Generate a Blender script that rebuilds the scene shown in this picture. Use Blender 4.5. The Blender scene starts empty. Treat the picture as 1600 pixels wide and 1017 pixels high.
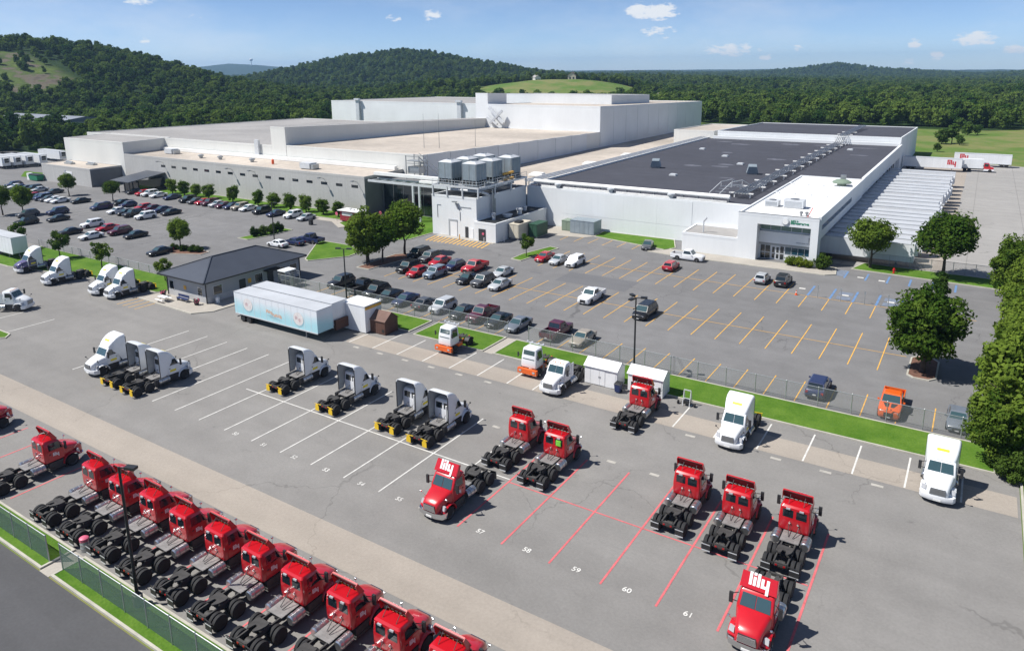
import bpy, math, random
import numpy as np
from math import sin, cos, pi, radians, sqrt
from mathutils import Vector, Matrix

# ------------------------------------------------------------------ camera, world, sun, exposure
S = bpy.context.scene
COL = S.collection
R_ = random.Random(7)

cam_data = bpy.data.cameras.new("camera")
cam = bpy.data.objects.new("camera", cam_data)
COL.objects.link(cam)
S.camera = cam
CAM_H = 33.0
_p, _r, _y = radians(13.0), radians(-0.556), radians(-32.8)
_fw = Vector((sin(_y) * cos(_p), cos(_y) * cos(_p), -sin(_p)))
_rt = Vector((cos(_y), -sin(_y), 0))
_up = _rt.cross(_fw)
_r2 = _rt * cos(_r) + _up * sin(_r)
_u2 = -_rt * sin(_r) + _up * cos(_r)
cam.matrix_world = Matrix((( _r2.x, _u2.x, -_fw.x, 0), (_r2.y, _u2.y, -_fw.y, 0), (_r2.z, _u2.z, -_fw.z, CAM_H), (0, 0, 0, 1)))
cam_data.sensor_width = 36.0
cam_data.lens = 1140.8 / 1600 * 36.0
cam_data.shift_y = -(508.5 - 370.0) / 1600          # the photograph is a crop: its optical axis lies above its middle
cam_data.clip_start = 0.5
cam_data.clip_end = 20000

SUN_EL = radians(53.7)
SUN_VEC = Vector((-0.58, -0.45, 1.0)).normalized()   # towards the sun: shadows fall to +x, +y
sun_data = bpy.data.lights.new("sun", 'SUN')
sun_data.energy = 4.1
sun_data.angle = radians(0.5)
sun_data.color = (1.0, 0.965, 0.91)
sun = bpy.data.objects.new("sun", sun_data)
COL.objects.link(sun)
sun.rotation_euler = SUN_VEC.to_track_quat('Z', 'Y').to_euler()

S.view_settings.view_transform = 'Standard'
S.view_settings.look = 'None'
S.view_settings.gamma = 1.0
S.view_settings.exposure = 0.64
S.render.engine = 'CYCLES'
S.cycles.use_denoising = True
S.cycles.max_bounces = 5
S.cycles.diffuse_bounces = 2
S.cycles.glossy_bounces = 2
S.cycles.transmission_bounces = 2
S.cycles.transparent_max_bounces = 6
S.cycles.volume_bounces = 0
S.cycles.caustics_reflective = False
S.cycles.caustics_refractive = False
S.cycles.sample_clamp_indirect = 6.0


def lin(r, g, b):
    f = lambda c: (c / 255 / 12.92) if c / 255 <= 0.04045 else ((c / 255 + 0.055) / 1.055) ** 2.4
    return (f(r), f(g), f(b))


def build_world():
    w = bpy.data.worlds.new("World")
    S.world = w
    w.use_nodes = True
    nt = w.node_tree
    nt.nodes.clear()
    N = nt.nodes.new
    L = nt.links.new
    out = N('ShaderNodeOutputWorld')
    bg = N('ShaderNodeBackground')
    bg.inputs['Strength'].default_value = 0.086
    sky = N('ShaderNodeTexSky')
    sky.sky_type = 'NISHITA'
    sky.sun_disc = False
    sky.sun_elevation = SUN_EL
    sky.sun_rotation = math.atan2(SUN_VEC.x, SUN_VEC.y)
    sky.altitude = 150
    sky.air_density = 0.46
    sky.dust_density = 0.2
    sky.ozone_density = 3.6
    co = N('ShaderNodeTexCoord')

    def math_(op, a, b=None, clamp=False):
        n = N('ShaderNodeMath')
        n.operation = op
        n.use_clamp = clamp
        for i, v in enumerate((a, b)):
            if v is None:
                continue
            if isinstance(v, (int, float)):
                n.inputs[i].default_value = v
            else:
                L(v, n.inputs[i])
        return n.outputs[0]

    sep = N('ShaderNodeSeparateXYZ')
    L(co.outputs['Generated'], sep.inputs[0])
    # cumulus: a band of scattered puffs, the same all round the horizon
    az = math_('ARCTAN2', sep.outputs[0], sep.outputs[1])
    el = math_('ARCSINE', sep.outputs[2])
    comb = N('ShaderNodeCombineXYZ')
    L(math_('MULTIPLY', math_('SINE', az), 1.0), comb.inputs[0])
    L(math_('MULTIPLY', math_('COSINE', az), 1.0), comb.inputs[1])
    L(math_('MULTIPLY', el, 2.6), comb.inputs[2])
    n1 = N('ShaderNodeTexNoise')
    n1.inputs['Scale'].default_value = 26.0
    n1.inputs['Detail'].default_value = 7.0
    n1.inputs['Roughness'].default_value = 0.55
    L(comb.outputs[0], n1.inputs['Vector'])
    n2 = N('ShaderNodeTexNoise')
    n2.inputs['Scale'].default_value = 85.0
    n2.inputs['Detail'].default_value = 5.0
    n2.inputs['Roughness'].default_value = 0.6
    L(comb.outputs[0], n2.inputs['Vector'])
    wisp = N('ShaderNodeTexNoise')
    wisp.inputs['Scale'].default_value = 3.2
    wisp.inputs['Detail'].default_value = 6.0
    wisp.inputs['Roughness'].default_value = 0.62
    L(comb.outputs[0], wisp.inputs['Vector'])
    # the single puffs seen over the hills: directions (azimuth, elevation) with half sizes, ragged by noise
    puffs = PUFFS
    total = None
    for (a0, e0, ra, re, amp) in puffs:
        da = math_('DIVIDE', math_('SUBTRACT', az, a0), ra)
        de = math_('DIVIDE', math_('SUBTRACT', el, e0), re)
        d2 = math_('ADD', math_('MULTIPLY', da, da), math_('MULTIPLY', de, de))
        m = math_('MULTIPLY', math_('SUBTRACT', 1.0, d2, True), amp)
        total = m if total is None else math_('MAXIMUM', total, m)
    rag = math_('ADD', math_('MULTIPLY', n2.outputs[0], 2.6), math_('MULTIPLY', n1.outputs[0], 2.0))
    rag = math_('SUBTRACT', rag, 2.32)
    puff = math_('ADD', math_('MULTIPLY', total, 1.15), math_('MULTIPLY', rag, math_('MINIMUM', math_('MULTIPLY', total, 3.0), 1.0)))
    mr = N('ShaderNodeMapRange')
    mr.interpolation_type = 'SMOOTHSTEP'
    mr.inputs['From Min'].default_value = 0.22
    mr.inputs['From Max'].default_value = 0.95
    L(puff, mr.inputs['Value'])
    field = N('ShaderNodeMapRange')
    field.interpolation_type = 'SMOOTHSTEP'
    field.inputs['From Min'].default_value = 0.64
    field.inputs['From Max'].default_value = 0.74
    L(n1.outputs[0], field.inputs['Value'])
    up = N('ShaderNodeMapRange')
    up.inputs['From Min'].default_value = 0.10
    up.inputs['From Max'].default_value = 0.2
    L(el, up.inputs['Value'])
    generic = math_('MULTIPLY', field.outputs[0], up.outputs[0])
    ws = N('ShaderNodeMapRange')
    ws.interpolation_type = 'SMOOTHSTEP'
    ws.inputs['From Min'].default_value = 0.44
    ws.inputs['From Max'].default_value = 0.8
    ws.inputs['To Max'].default_value = 0.36
    L(wisp.outputs[0], ws.inputs['Value'])
    cover = math_('MAXIMUM', math_('MAXIMUM', math_('MULTIPLY', mr.outputs[0], 0.92), generic), ws.outputs[0], True)
    mix = N('ShaderNodeMix')
    mix.data_type = 'RGBA'
    L(cover, mix.inputs['Factor'])
    L(sky.outputs[0], mix.inputs['A'])
    mix.inputs['B'].default_value = (6.6, 6.85, 7.1, 1)
    L(mix.outputs['Result'], bg.inputs['Color'])
    L(bg.outputs[0], out.inputs[0])


# azimuth and elevation (radians), half widths, strength of the puffs of cloud over the hills
PUFFS = [(-0.391, 0.0696, 0.0467, 0.0149, 1), (-0.3779, 0.0431, 0.0291, 0.0104, 0.8), (-0.285, 0.0201, 0.0432, 0.0102, 0.85),
         (-0.2434, 0.0092, 0.0107, 0.0063, 0.75), (-0.0195, 0.0271, 0.0266, 0.0105, 0.95), (-0.0794, 0.0229, 0.0092, 0.008, 0.85),
         (0.0209, 0.0144, 0.0196, 0.0068, 0.85), (-0.0565, 0.0088, 0.0103, 0.0072, 0.8), (-0.6736, 0.0674, 0.0158, 0.0096, 0.9),
         (-1.0227, 0.035, 0.0083, 0.0051, 0.85), (-0.7241, 0.0643, 0.014, 0.0063, 0.6), (-0.2074, 0.0211, 0.0103, 0.0069, 0.5),
         (-0.084, 0.0026, 0.0198, 0.0066, 0.45), (-1.0285, 0.0798, 0.0308, 0.0071, 0.7), (-0.9643, 0.0638, 0.0115, 0.0067, 0.4)]
build_world()

# ------------------------------------------------------------------ mesh builder and object helpers


class MB:
    """collects faces; build() links them as ONE mesh object"""

    def __init__(s):
        s.v, s.f, s.m = [], [], []

    def add(s, vs, fs, m=0):
        b = len(s.v)
        s.v += [tuple(v) for v in vs]
        s.f += [tuple(b + i for i in f) for f in fs]
        s.m += [m] * len(fs)
        return s

    def box(s, x0, x1, y0, y1, z0, z1, m=0):
        return s.add([(x0, y0, z0), (x1, y0, z0), (x1, y1, z0), (x0, y1, z0), (x0, y0, z1), (x1, y0, z1), (x1, y1, z1), (x0, y1, z1)],
                     [(3, 2, 1, 0), (4, 5, 6, 7), (0, 1, 5, 4), (1, 2, 6, 5), (2, 3, 7, 6), (3, 0, 4, 7)], m)

    def hexa(s, p, m=0):
        return s.add(p, [(3, 2, 1, 0), (4, 5, 6, 7), (0, 1, 5, 4), (1, 2, 6, 5), (2, 3, 7, 6), (3, 0, 4, 7)], m)

    def bar(s, a, b, w, h=None, m=0):
        """square bar from a to b"""
        h = w if h is None else h
        a, b = Vector(a), Vector(b)
        d = (b - a).normalized()
        ref = Vector((0, 0, 1)) if abs(d.z) < 0.95 else Vector((1, 0, 0))
        u = d.cross(ref).normalized() * (w / 2)
        v = u.normalized().cross(d) * (h / 2)
        p = [a - u - v, a + u - v, a + u + v, a - u + v, b - u - v, b + u - v, b + u + v, b - u + v]
        return s.add(p, [(3, 2, 1, 0), (4, 5, 6, 7), (0, 1, 5, 4), (1, 2, 6, 5), (2, 3, 7, 6), (3, 0, 4, 7)], m)

    def cyl(s, a, b, r0, r1=None, n=12, m=0, caps=True):
        r1 = r0 if r1 is None else r1
        a, b = Vector(a), Vector(b)
        d = (b - a).normalized()
        ref = Vector((0, 0, 1)) if abs(d.z) < 0.95 else Vector((1, 0, 0))
        u = d.cross(ref).normalized()
        v = d.cross(u)
        vs = []
        for c, r in ((a, r0), (b, r1)):
            for i in range(n):
                t = 2 * pi * i / n
                vs.append(c + u * (r * cos(t)) + v * (r * sin(t)))
        fs = [(i, (i + 1) % n, n + (i + 1) % n, n + i) for i in range(n)]
        if caps:
            fs += [tuple(range(n))[::-1], tuple(range(n, 2 * n))]
        return s.add(vs, fs, m)

    def lathe_x(s, prof, n=20, m=0, cx=0, cy=0, cz=0, caps=True):
        """profile of (x, r) turned about the x axis"""
        vs, fs = [], []
        for (x, r) in prof:
            for i in range(n):
                t = 2 * pi * i / n
                vs.append((cx + x, cy + r * cos(t), cz + r * sin(t)))
        for k in range(len(prof) - 1):
            for i in range(n):
                j = (i + 1) % n
                fs.append((k * n + i, k * n + j, (k + 1) * n + j, (k + 1) * n + i))
        if caps:
            fs += [tuple(range(n)), tuple(range((len(prof) - 1) * n, len(prof) * n))[::-1]]
        return s.add(vs, fs, m)

    def lathe_z(s, prof, n=16, m=0, cx=0, cy=0, caps=True):
        vs, fs = [], []
        for (r, z) in prof:
            for i in range(n):
                t = 2 * pi * i / n
                vs.append((cx + r * cos(t), cy + r * sin(t), z))
        for k in range(len(prof) - 1):
            for i in range(n):
                j = (i + 1) % n
                fs.append((k * n + i, k * n + j, (k + 1) * n + j, (k + 1) * n + i))
        if caps:
            fs += [tuple(range(n))[::-1], tuple(range((len(prof) - 1) * n, len(prof) * n))]
        return s.add(vs, fs, m)

    def prism(s, pts, axis, a0, a1, m=0):
        """polygon pts (2D) extruded along axis 'x','y','z'"""
        n = len(pts)
        mk = {'x': lambda p, a: (a, p[0], p[1]), 'y': lambda p, a: (p[0], a, p[1]), 'z': lambda p, a: (p[0], p[1], a)}[axis]
        vs = [mk(p, a0) for p in pts] + [mk(p, a1) for p in pts]
        fs = [(i, (i + 1) % n, n + (i + 1) % n, n + i) for i in range(n)] + [tuple(range(n))[::-1], tuple(range(n, 2 * n))]
        return s.add(vs, fs, m)

    def loft(s, rings, m=0, closed=True, caps=True):
        n = len(rings[0])
        vs = [p for r in rings for p in r]
        fs = []
        for k in range(len(rings) - 1):
            for i in range(n if closed else n - 1):
                j = (i + 1) % n
                fs.append((k * n + i, k * n + j, (k + 1) * n + j, (k + 1) * n + i))
        if caps:
            fs += [tuple(range(n))[::-1], tuple(range((len(rings) - 1) * n, len(rings) * n))]
        return s.add(vs, fs, m)

    def pane(s, a, b, c, d, t=0.012, m=0, lift=0.006):
        """a thin slab on the quad a b c d (counter-clockwise seen from outside)"""
        a, b, c, d = map(Vector, (a, b, c, d))
        n = (b - a).cross(d - a).normalized()
        p = [q + n * (lift - t) for q in (a, b, c, d)] + [q + n * lift for q in (a, b, c, d)]
        return s.add(p, [(3, 2, 1, 0), (4, 5, 6, 7), (0, 1, 5, 4), (1, 2, 6, 5), (2, 3, 7, 6), (3, 0, 4, 7)], m)

    def mesh(s, name, mats, smooth=None):
        me = bpy.data.meshes.new(name)
        me.from_pydata(s.v, [], s.f)
        for q in (mats if isinstance(mats, (list, tuple)) else [mats]):
            me.materials.append(q)
        if any(s.m):
            me.polygons.foreach_set('material_index', s.m)
        fix_normals(me)
        if smooth:
            me.polygons.foreach_set('use_smooth', [True] * len(me.polygons))
            me.set_sharp_from_angle(angle=radians(smooth))
        me.update()
        return me

    def build(s, name, mats, parent=None, smooth=None):
        return link(name, s.mesh(name, mats, smooth), parent)


import bmesh


def fix_normals(me):
    bm = bmesh.new()
    bm.from_mesh(me)
    bmesh.ops.recalc_face_normals(bm, faces=bm.faces)
    bm.to_mesh(me)
    bm.free()


WORLD_ROOTS = set()


def link(name, data, parent=None, loc=None, rz=0.0):
    o = bpy.data.objects.new(name, data)
    COL.objects.link(o)
    if parent is not None:
        o.parent = parent
        if parent.name in WORLD_ROOTS:          # parts of a building are given in world coordinates
            o.matrix_parent_inverse = Matrix.Translation(-parent.location)
    if loc is not None:
        o.location = loc
    if rz:
        o.rotation_euler = (0, 0, rz)
    return o


def tag(o, label=None, cat=None, group=None, kind=None):
    if label:
        o['label'] = label
    if cat:
        o['category'] = cat
    if group:
        o['group'] = group
    if kind:
        o['kind'] = kind
    return o


def empty(name, loc=(0, 0, 0), rz=0.0):
    o = bpy.data.objects.new(name, None)
    o.empty_display_size = 0.5
    COL.objects.link(o)
    o.location = loc
    o.rotation_euler = (0, 0, rz)
    return o


def copy_tree(o, parent=None):
    c = o.copy()
    COL.objects.link(c)
    c.parent = parent
    for ch in o.children:
        copy_tree(ch, c)
    return c


def paint_tree(o, rgb):
    """object colour for the parts that use the body paint"""
    for ch in o.children:
        ch.color = (*rgb, 1)
        paint_tree(ch, rgb)


def text_mesh(txt, size, mat, depth=0.004, spacing=1.0, bold=0.0):
    """lettering as a mesh, centred, lying in its local XY plane"""
    cu = bpy.data.curves.new('lettering', 'FONT')
    cu.body = txt
    cu.size = size
    cu.extrude = depth
    cu.offset = bold
    cu.space_character = spacing
    cu.align_x = 'CENTER'
    cu.align_y = 'CENTER'
    o = bpy.data.objects.new('lettering', cu)
    COL.objects.link(o)
    dg = bpy.context.evaluated_depsgraph_get()
    me = bpy.data.meshes.new_from_object(o.evaluated_get(dg))
    bpy.data.objects.remove(o)
    me.materials.clear()
    me.materials.append(mat)
    return me


# ------------------------------------------------------------------ materials
M = {}


def mat(name, col, rough=0.6, metal=0.0, var=0.10, scale=0.6, fine=0.0, fscale=12.0, bump=0.0, bscale=20.0, coat=0.0, spec=0.5,
        obj_col=False, local=False, streak=0.0):
    """one Principled surface whose colour is broken up by noise at two scales"""
    m = bpy.data.materials.new(name)
    m.use_nodes = True
    nt = m.node_tree
    b = nt.nodes['Principled BSDF']
    b.inputs['Roughness'].default_value = rough
    b.inputs['Metallic'].default_value = metal
    b.inputs['Specular IOR Level'].default_value = spec
    if coat:
        b.inputs['Coat Weight'].default_value = coat
        b.inputs['Coat Roughness'].default_value = 0.08
    N, L = nt.nodes.new, nt.links.new
    if local:
        co = N('ShaderNodeTexCoord').outputs['Object']
    else:
        co = N('ShaderNodeNewGeometry').outputs['Position']
    if obj_col:
        oi = N('ShaderNodeObjectInfo')
        base = oi.outputs['Color']
    else:
        rgb = N('ShaderNodeRGB')
        rgb.outputs[0].default_value = (*col, 1)
        base = rgb.outputs[0]
    fac = None

    def noise(sc, det=4.0, stretch=None):
        n = N('ShaderNodeTexNoise')
        n.inputs['Scale'].default_value = sc
        n.inputs['Detail'].default_value = det
        if stretch:
            mp = N('ShaderNodeMapping')
            mp.inputs['Scale'].default_value = stretch
            L(co, mp.inputs['Vector'])
            L(mp.outputs[0], n.inputs['Vector'])
        else:
            L(co, n.inputs['Vector'])
        return n.outputs[0]

    def mr(v, lo, hi, a=0.3, c=0.7):
        r = N('ShaderNodeMapRange')
        r.inputs['From Min'].default_value = a
        r.inputs['From Max'].default_value = c
        r.inputs['To Min'].default_value = lo
        r.inputs['To Max'].default_value = hi
        L(v, r.inputs['Value'])
        return r.outputs[0]

    def mul(a, b_):
        n = N('ShaderNodeMath')
        n.operation = 'MULTIPLY'
        L(a, n.inputs[0])
        L(b_, n.inputs[1])
        return n.outputs[0]

    if var:
        fac = mr(noise(scale), 1 - var, 1 + var)
    if fine:
        f2 = mr(noise(fscale, 3.0), 1 - fine, 1 + fine)
        fac = f2 if fac is None else mul(fac, f2)
    if streak:
        f3 = mr(noise(1.0, 3.0, (2.2, 2.2, 0.12)), 1 - streak, 1 + streak * 0.4)
        fac = f3 if fac is None else mul(fac, f3)
    if fac is not None:
        mx = N('ShaderNodeVectorMath')
        mx.operation = 'SCALE'
        L(base, mx.inputs[0])
        L(fac, mx.inputs['Scale'])
        base = mx.outputs[0]
    L(base, b.inputs['Base Color'])
    if bump:
        bn = N('ShaderNodeBump')
        bn.inputs['Strength'].default_value = bump
        bn.inputs['Distance'].default_value = 0.03
        L(noise(bscale, 3.0), bn.inputs['Height'])
        L(bn.outputs[0], b.inputs['Normal'])
    M[name] = m
    return m


def pavement_mat(name, col, crack=0.5, stain=0.3, patch=0.10, seams=None, scale=1.0, warm=0.0):
    """worn paving: patches, oil stains, wandering cracks and grit"""
    m = bpy.data.materials.new(name)
    m.use_nodes = True
    nt = m.node_tree
    b = nt.nodes['Principled BSDF']
    b.inputs['Roughness'].default_value = 0.9
    b.inputs['Specular IOR Level'].default_value = 0.25
    N, L = nt.nodes.new, nt.links.new
    pos = N('ShaderNodeNewGeometry').outputs['Position']

    def noise(sc, det=5.0, rough=0.55, vec=None, stretch=None):
        n = N('ShaderNodeTexNoise')
        n.inputs['Scale'].default_value = sc
        n.inputs['Detail'].default_value = det
        n.inputs['Roughness'].default_value = rough
        v = vec or pos
        if stretch:
            mp = N('ShaderNodeMapping')
            mp.inputs['Scale'].default_value = stretch
            L(v, mp.inputs['Vector'])
            v = mp.outputs[0]
        L(v, n.inputs['Vector'])
        return n

    def mr(v, a, c, lo, hi, smooth=False):
        r = N('ShaderNodeMapRange')
        if smooth:
            r.interpolation_type = 'SMOOTHSTEP'
        for k, x in (('From Min', a), ('From Max', c), ('To Min', lo), ('To Max', hi)):
            r.inputs[k].default_value = x
        L(v, r.inputs['Value'])
        return r.outputs[0]

    def op(o, a, c):
        n = N('ShaderNodeMath')
        n.operation = o
        for i, v in enumerate((a, c)):
            if isinstance(v, (int, float)):
                n.inputs[i].default_value = v
            else:
                L(v, n.inputs[i])
        return n.outputs[0]

    f = mr(noise(0.045 * scale, 4).outputs[0], 0.3, 0.7, 1 - patch, 1 + patch)
    f = op('MULTIPLY', f, mr(noise(0.35 * scale, 5, 0.6).outputs[0], 0.3, 0.7, 1 - patch * 0.8, 1 + patch * 0.8))
    f = op('MULTIPLY', f, mr(noise(5.0, 3).outputs[0], 0.3, 0.7, 0.94, 1.06))
    f = op('MULTIPLY', f, mr(noise(40.0, 2).outputs[0], 0.3, 0.7, 0.90, 1.10))
    # tyre polish: long faint streaks along the lanes
    f = op('MULTIPLY', f, mr(noise(0.5, 4, 0.5, stretch=(0.06, 1.0, 1.0)).outputs[0], 0.35, 0.65, 0.96, 1.04))
    if stain:
        st = noise(0.28 * scale, 4, 0.65)
        f = op('MULTIPLY', f, mr(st.outputs[0], 0.66, 0.80, 1.0, 1 - stain, True))
        st2 = noise(0.9 * scale, 3, 0.5)
        f = op('MULTIPLY', f, mr(st2.outputs[0], 0.70, 0.80, 1.0, 1 - stain * 0.9, True))
    if crack:
        warp = noise(0.25, 4, 0.6)
        vm = N('ShaderNodeVectorMath')
        vm.operation = 'MULTIPLY_ADD'
        L(warp.outputs['Color'], vm.inputs[0])
        vm.inputs[1].default_value = (5, 5, 0)
        L(pos, vm.inputs[2])
        vo = N('ShaderNodeTexVoronoi')
        vo.feature = 'DISTANCE_TO_EDGE'
        vo.inputs['Scale'].default_value = 0.075
        L(vm.outputs[0], vo.inputs['Vector'])
        line = mr(vo.outputs['Distance'], 0.0015, 0.0055, 1.0, 0.0, True)
        where = mr(noise(0.06, 3).outputs[0], 0.47, 0.58, 0.0, 1.0, True)
        f = op('MULTIPLY', f, op('SUBTRACT', 1.0, op('MULTIPLY', op('MULTIPLY', line, where), crack)))
    if seams:
        sp = N('ShaderNodeSeparateXYZ')
        L(pos, sp.inputs[0])
        for ax, step, wd in seams:
            t = op('ABSOLUTE', op('SUBTRACT', op('FRACT', op('DIVIDE', sp.outputs[ax], step), 0.0), 0.5), 0.0)
            f = op('MULTIPLY', f, mr(t, 0.5 - wd / step, 0.5, 1.0, 0.72))
    rgb = N('ShaderNodeRGB')
    rgb.outputs[0].default_value = (*col, 1)
    mx = N('ShaderNodeVectorMath')
    mx.operation = 'SCALE'
    L(rgb.outputs[0], mx.inputs[0])
    L(f, mx.inputs['Scale'])
    L(mx.outputs[0], b.inputs['Base Color'])
    bn = N('ShaderNodeBump')
    bn.inputs['Strength'].default_value = 0.35
    bn.inputs['Distance'].default_value = 0.02
    L(noise(30.0, 3).outputs[0], bn.inputs['Height'])
    L(bn.outputs[0], b.inputs['Normal'])
    M[name] = m
    return m


def glass_mat(name, col, rough=0.06):
    m = bpy.data.materials.new(name)
    m.use_nodes = True
    b = m.node_tree.nodes['Principled BSDF']
    b.inputs['Base Color'].default_value = (*col, 1)
    b.inputs['Roughness'].default_value = rough
    b.inputs['Specular IOR Level'].default_value = 0.7
    b.inputs['Coat Weight'].default_value = 0.5
    b.inputs['Coat Roughness'].default_value = 0.03
    M[name] = m
    return m


def leaf_mat(name, a, c, trans=0.35, scale=0.5):
    """leaves: colour wanders between two greens from clump to clump and tree to tree"""
    m = bpy.data.materials.new(name)
    m.use_nodes = True
    nt = m.node_tree
    nt.nodes.clear()
    N, L = nt.nodes.new, nt.links.new
    out = N('ShaderNodeOutputMaterial')
    d = N('ShaderNodeBsdfDiffuse')
    t = N('ShaderNodeBsdfTranslucent')
    mx = N('ShaderNodeMixShader')
    mx.inputs[0].default_value = trans
    pos = N('ShaderNodeNewGeometry')
    n = N('ShaderNodeTexNoise')
    n.inputs['Scale'].default_value = scale
    n.inputs['Detail'].default_value = 3.0
    L(pos.outputs['Position'], n.inputs['Vector'])
    oi = N('ShaderNodeObjectInfo')
    ad = N('ShaderNodeMath')
    ad.operation = 'MULTIPLY_ADD'
    L(oi.outputs['Random'], ad.inputs[0])
    ad.inputs[1].default_value = 0.5
    L(n.outputs[0], ad.inputs[2])
    mr = N('ShaderNodeMapRange')
    mr.inputs['From Min'].default_value = 0.42
    mr.inputs['From Max'].default_value = 1.05
    L(ad.outputs[0], mr.inputs['Value'])
    # each leaf a little different
    at = N('ShaderNodeAttribute')
    at.attribute_name = 'leaf'
    ad2 = N('ShaderNodeMath')
    ad2.operation = 'MULTIPLY_ADD'
    ad2.use_clamp = True
    L(at.outputs['Fac'], ad2.inputs[0])
    ad2.inputs[1].default_value = 0.35
    L(mr.outputs[0], ad2.inputs[2])
    cm = N('ShaderNodeMix')
    cm.data_type = 'RGBA'
    L(ad2.outputs[0], cm.inputs['Factor'])
    cm.inputs['A'].default_value = (*a, 1)
    cm.inputs['B'].default_value = (*c, 1)
    L(cm.outputs['Result'], d.inputs['Color'])
    L(cm.outputs['Result'], t.inputs['Color'])
    L(d.outputs[0], mx.inputs[1])
    L(t.outputs[0], mx.inputs[2])
    L(mx.outputs[0], out.inputs[0])
    M[name] = m
    return m
# ------------------------------------------------------------------ palette
mat('white_wall', (0.74, 0.76, 0.77), 0.7, var=0.05, scale=0.12, streak=0.025, bump=0.05, bscale=6)
mat('cream_wall', (0.68, 0.68, 0.65), 0.75, var=0.05, scale=0.1, streak=0.03)
mat('panel_wall', (0.70, 0.72, 0.73), 0.75, var=0.04, scale=0.15, streak=0.025)
mat('block_wall', (0.46, 0.455, 0.44), 0.85, var=0.07, scale=0.1, streak=0.07, fine=0.04, fscale=2.0)
mat('grey_wall', (0.36, 0.38, 0.40), 0.7, var=0.06, scale=0.2)
mat('guard_siding', (0.36, 0.37, 0.385), 0.7, var=0.05, scale=0.5)
mat('guard_lower', (0.47, 0.47, 0.47), 0.7, var=0.05, scale=0.5)
mat('gravel_roof', (0.44, 0.39, 0.335), 0.95, var=0.24, scale=0.035, fine=0.10, fscale=0.6)
mat('grey_roof', (0.30, 0.29, 0.28), 0.95, var=0.14, scale=0.06, fine=0.08, fscale=0.8)
mat('white_roof', (0.80, 0.80, 0.79), 0.75, var=0.04, scale=0.15)
mat('metal_roof', (0.085, 0.095, 0.115), 0.4, 0.35, var=0.06, scale=0.5)
mat('steel', (0.33, 0.34, 0.35), 0.45, 0.7, var=0.08, scale=1.5)
mat('pale_steel', (0.60, 0.62, 0.64), 0.5, 0.2, var=0.06, scale=1.0)
mat('galvanised', (0.42, 0.44, 0.45), 0.45, 0.6, var=0.08, scale=2.0)
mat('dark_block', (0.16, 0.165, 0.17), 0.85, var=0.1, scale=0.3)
mat('hall_roof', (0.20, 0.22, 0.26), 0.7, var=0.06, scale=0.1)
mat('roof_stain', (0.115, 0.12, 0.145), 0.8, var=0.3, scale=0.8)
mat('paint_hatch', (0.165, 0.195, 0.25), 0.85, var=0.15, scale=2.0)
mat('tower_metal', (0.26, 0.31, 0.345), 0.55, 0.15, var=0.10, scale=0.8, streak=0.1)
mat('dark', (0.018, 0.02, 0.022), 0.6, var=0)
mat('black_metal', (0.022, 0.023, 0.025), 0.45, var=0.1, scale=2)
mat('duct_white', (0.82, 0.82, 0.80), 0.55, var=0.03, scale=0.5)
mat('door_white', (0.80, 0.81, 0.82), 0.55, var=0.02)
mat('door_dark', (0.035, 0.038, 0.042), 0.5, var=0.1)
mat('green_paint', (0.015, 0.22, 0.11), 0.5, var=0.05)
mat('dark_green', (0.03, 0.085, 0.05), 0.5, var=0.1)
mat('sage', (0.20, 0.26, 0.20), 0.55, var=0.06)
mat('tan_metal', (0.60, 0.55, 0.44), 0.5, var=0.05)
mat('brown_siding', (0.105, 0.052, 0.038), 0.75, var=0.08, scale=1.5)
mat('brown_shingle', (0.17, 0.105, 0.085), 0.9, var=0.14, scale=1.2, fine=0.1)
mat('shed_white', (0.78, 0.79, 0.80), 0.5, var=0.03, scale=1)
mat('concrete', (0.38, 0.35, 0.305), 0.9, var=0.08, scale=0.4, fine=0.06, fscale=6)
mat('kerb_concrete', (0.44, 0.42, 0.36), 0.9, var=0.12, scale=0.8, fine=0.06, fscale=8)
mat('red_paint', (0.52, 0.01, 0.015), 0.4, var=0.04, coat=0.3)
mat('kiosk_red', (0.26, 0.02, 0.03), 0.5, var=0.06)
mat('orange_plastic', (0.75, 0.10, 0.015), 0.5, var=0.04)
mat('pink_plastic', (0.62, 0.12, 0.20), 0.5, var=0.04)
mat('blue_plastic', (0.015, 0.03, 0.11), 0.45, var=0.05)
mat('wood_grey', (0.33, 0.30, 0.26), 0.85, var=0.15, scale=3)
mat('mulch', (0.15, 0.075, 0.05), 0.95, var=0.2, scale=3)
mat('paint_white', (0.62, 0.61, 0.575), 0.8, var=0.14, scale=1.4, fine=0.10, fscale=9)
mat('paint_yellow', (0.72, 0.40, 0.07), 0.8, var=0.16, scale=1.0, fine=0.12, fscale=9)
mat('paint_red', (0.58, 0.13, 0.14), 0.8, var=0.16, scale=1.0, fine=0.12, fscale=9)
mat('paint_blue', (0.12, 0.22, 0.40), 0.8, var=0.16, scale=1.0, fine=0.12, fscale=9)
mat('paint_faded', (0.40, 0.38, 0.34), 0.85, var=0.2, scale=2.0)
glass_mat('window_glass', (0.012, 0.018, 0.022))
glass_mat('green_glass', (0.13, 0.235, 0.20), 0.12)  # base colour lightened in place of reflected sky and ground
glass_mat('blue_glass', (0.02, 0.06, 0.09), 0.08)
pavement_mat('truck_asphalt', (0.222, 0.214, 0.203), 0.22, 0.34, 0.085)
pavement_mat('lot_asphalt', (0.178, 0.176, 0.176), 0.34, 0.30, 0.11)
pavement_mat('road_asphalt', (0.088, 0.088, 0.092), 0.15, 0.12, 0.08)
pavement_mat('dark_patch', (0.145, 0.146, 0.152), 0.2, 0.1, 0.04)
pavement_mat('strip_concrete', (0.335, 0.297, 0.255), 0.16, 0.16, 0.06)
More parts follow.
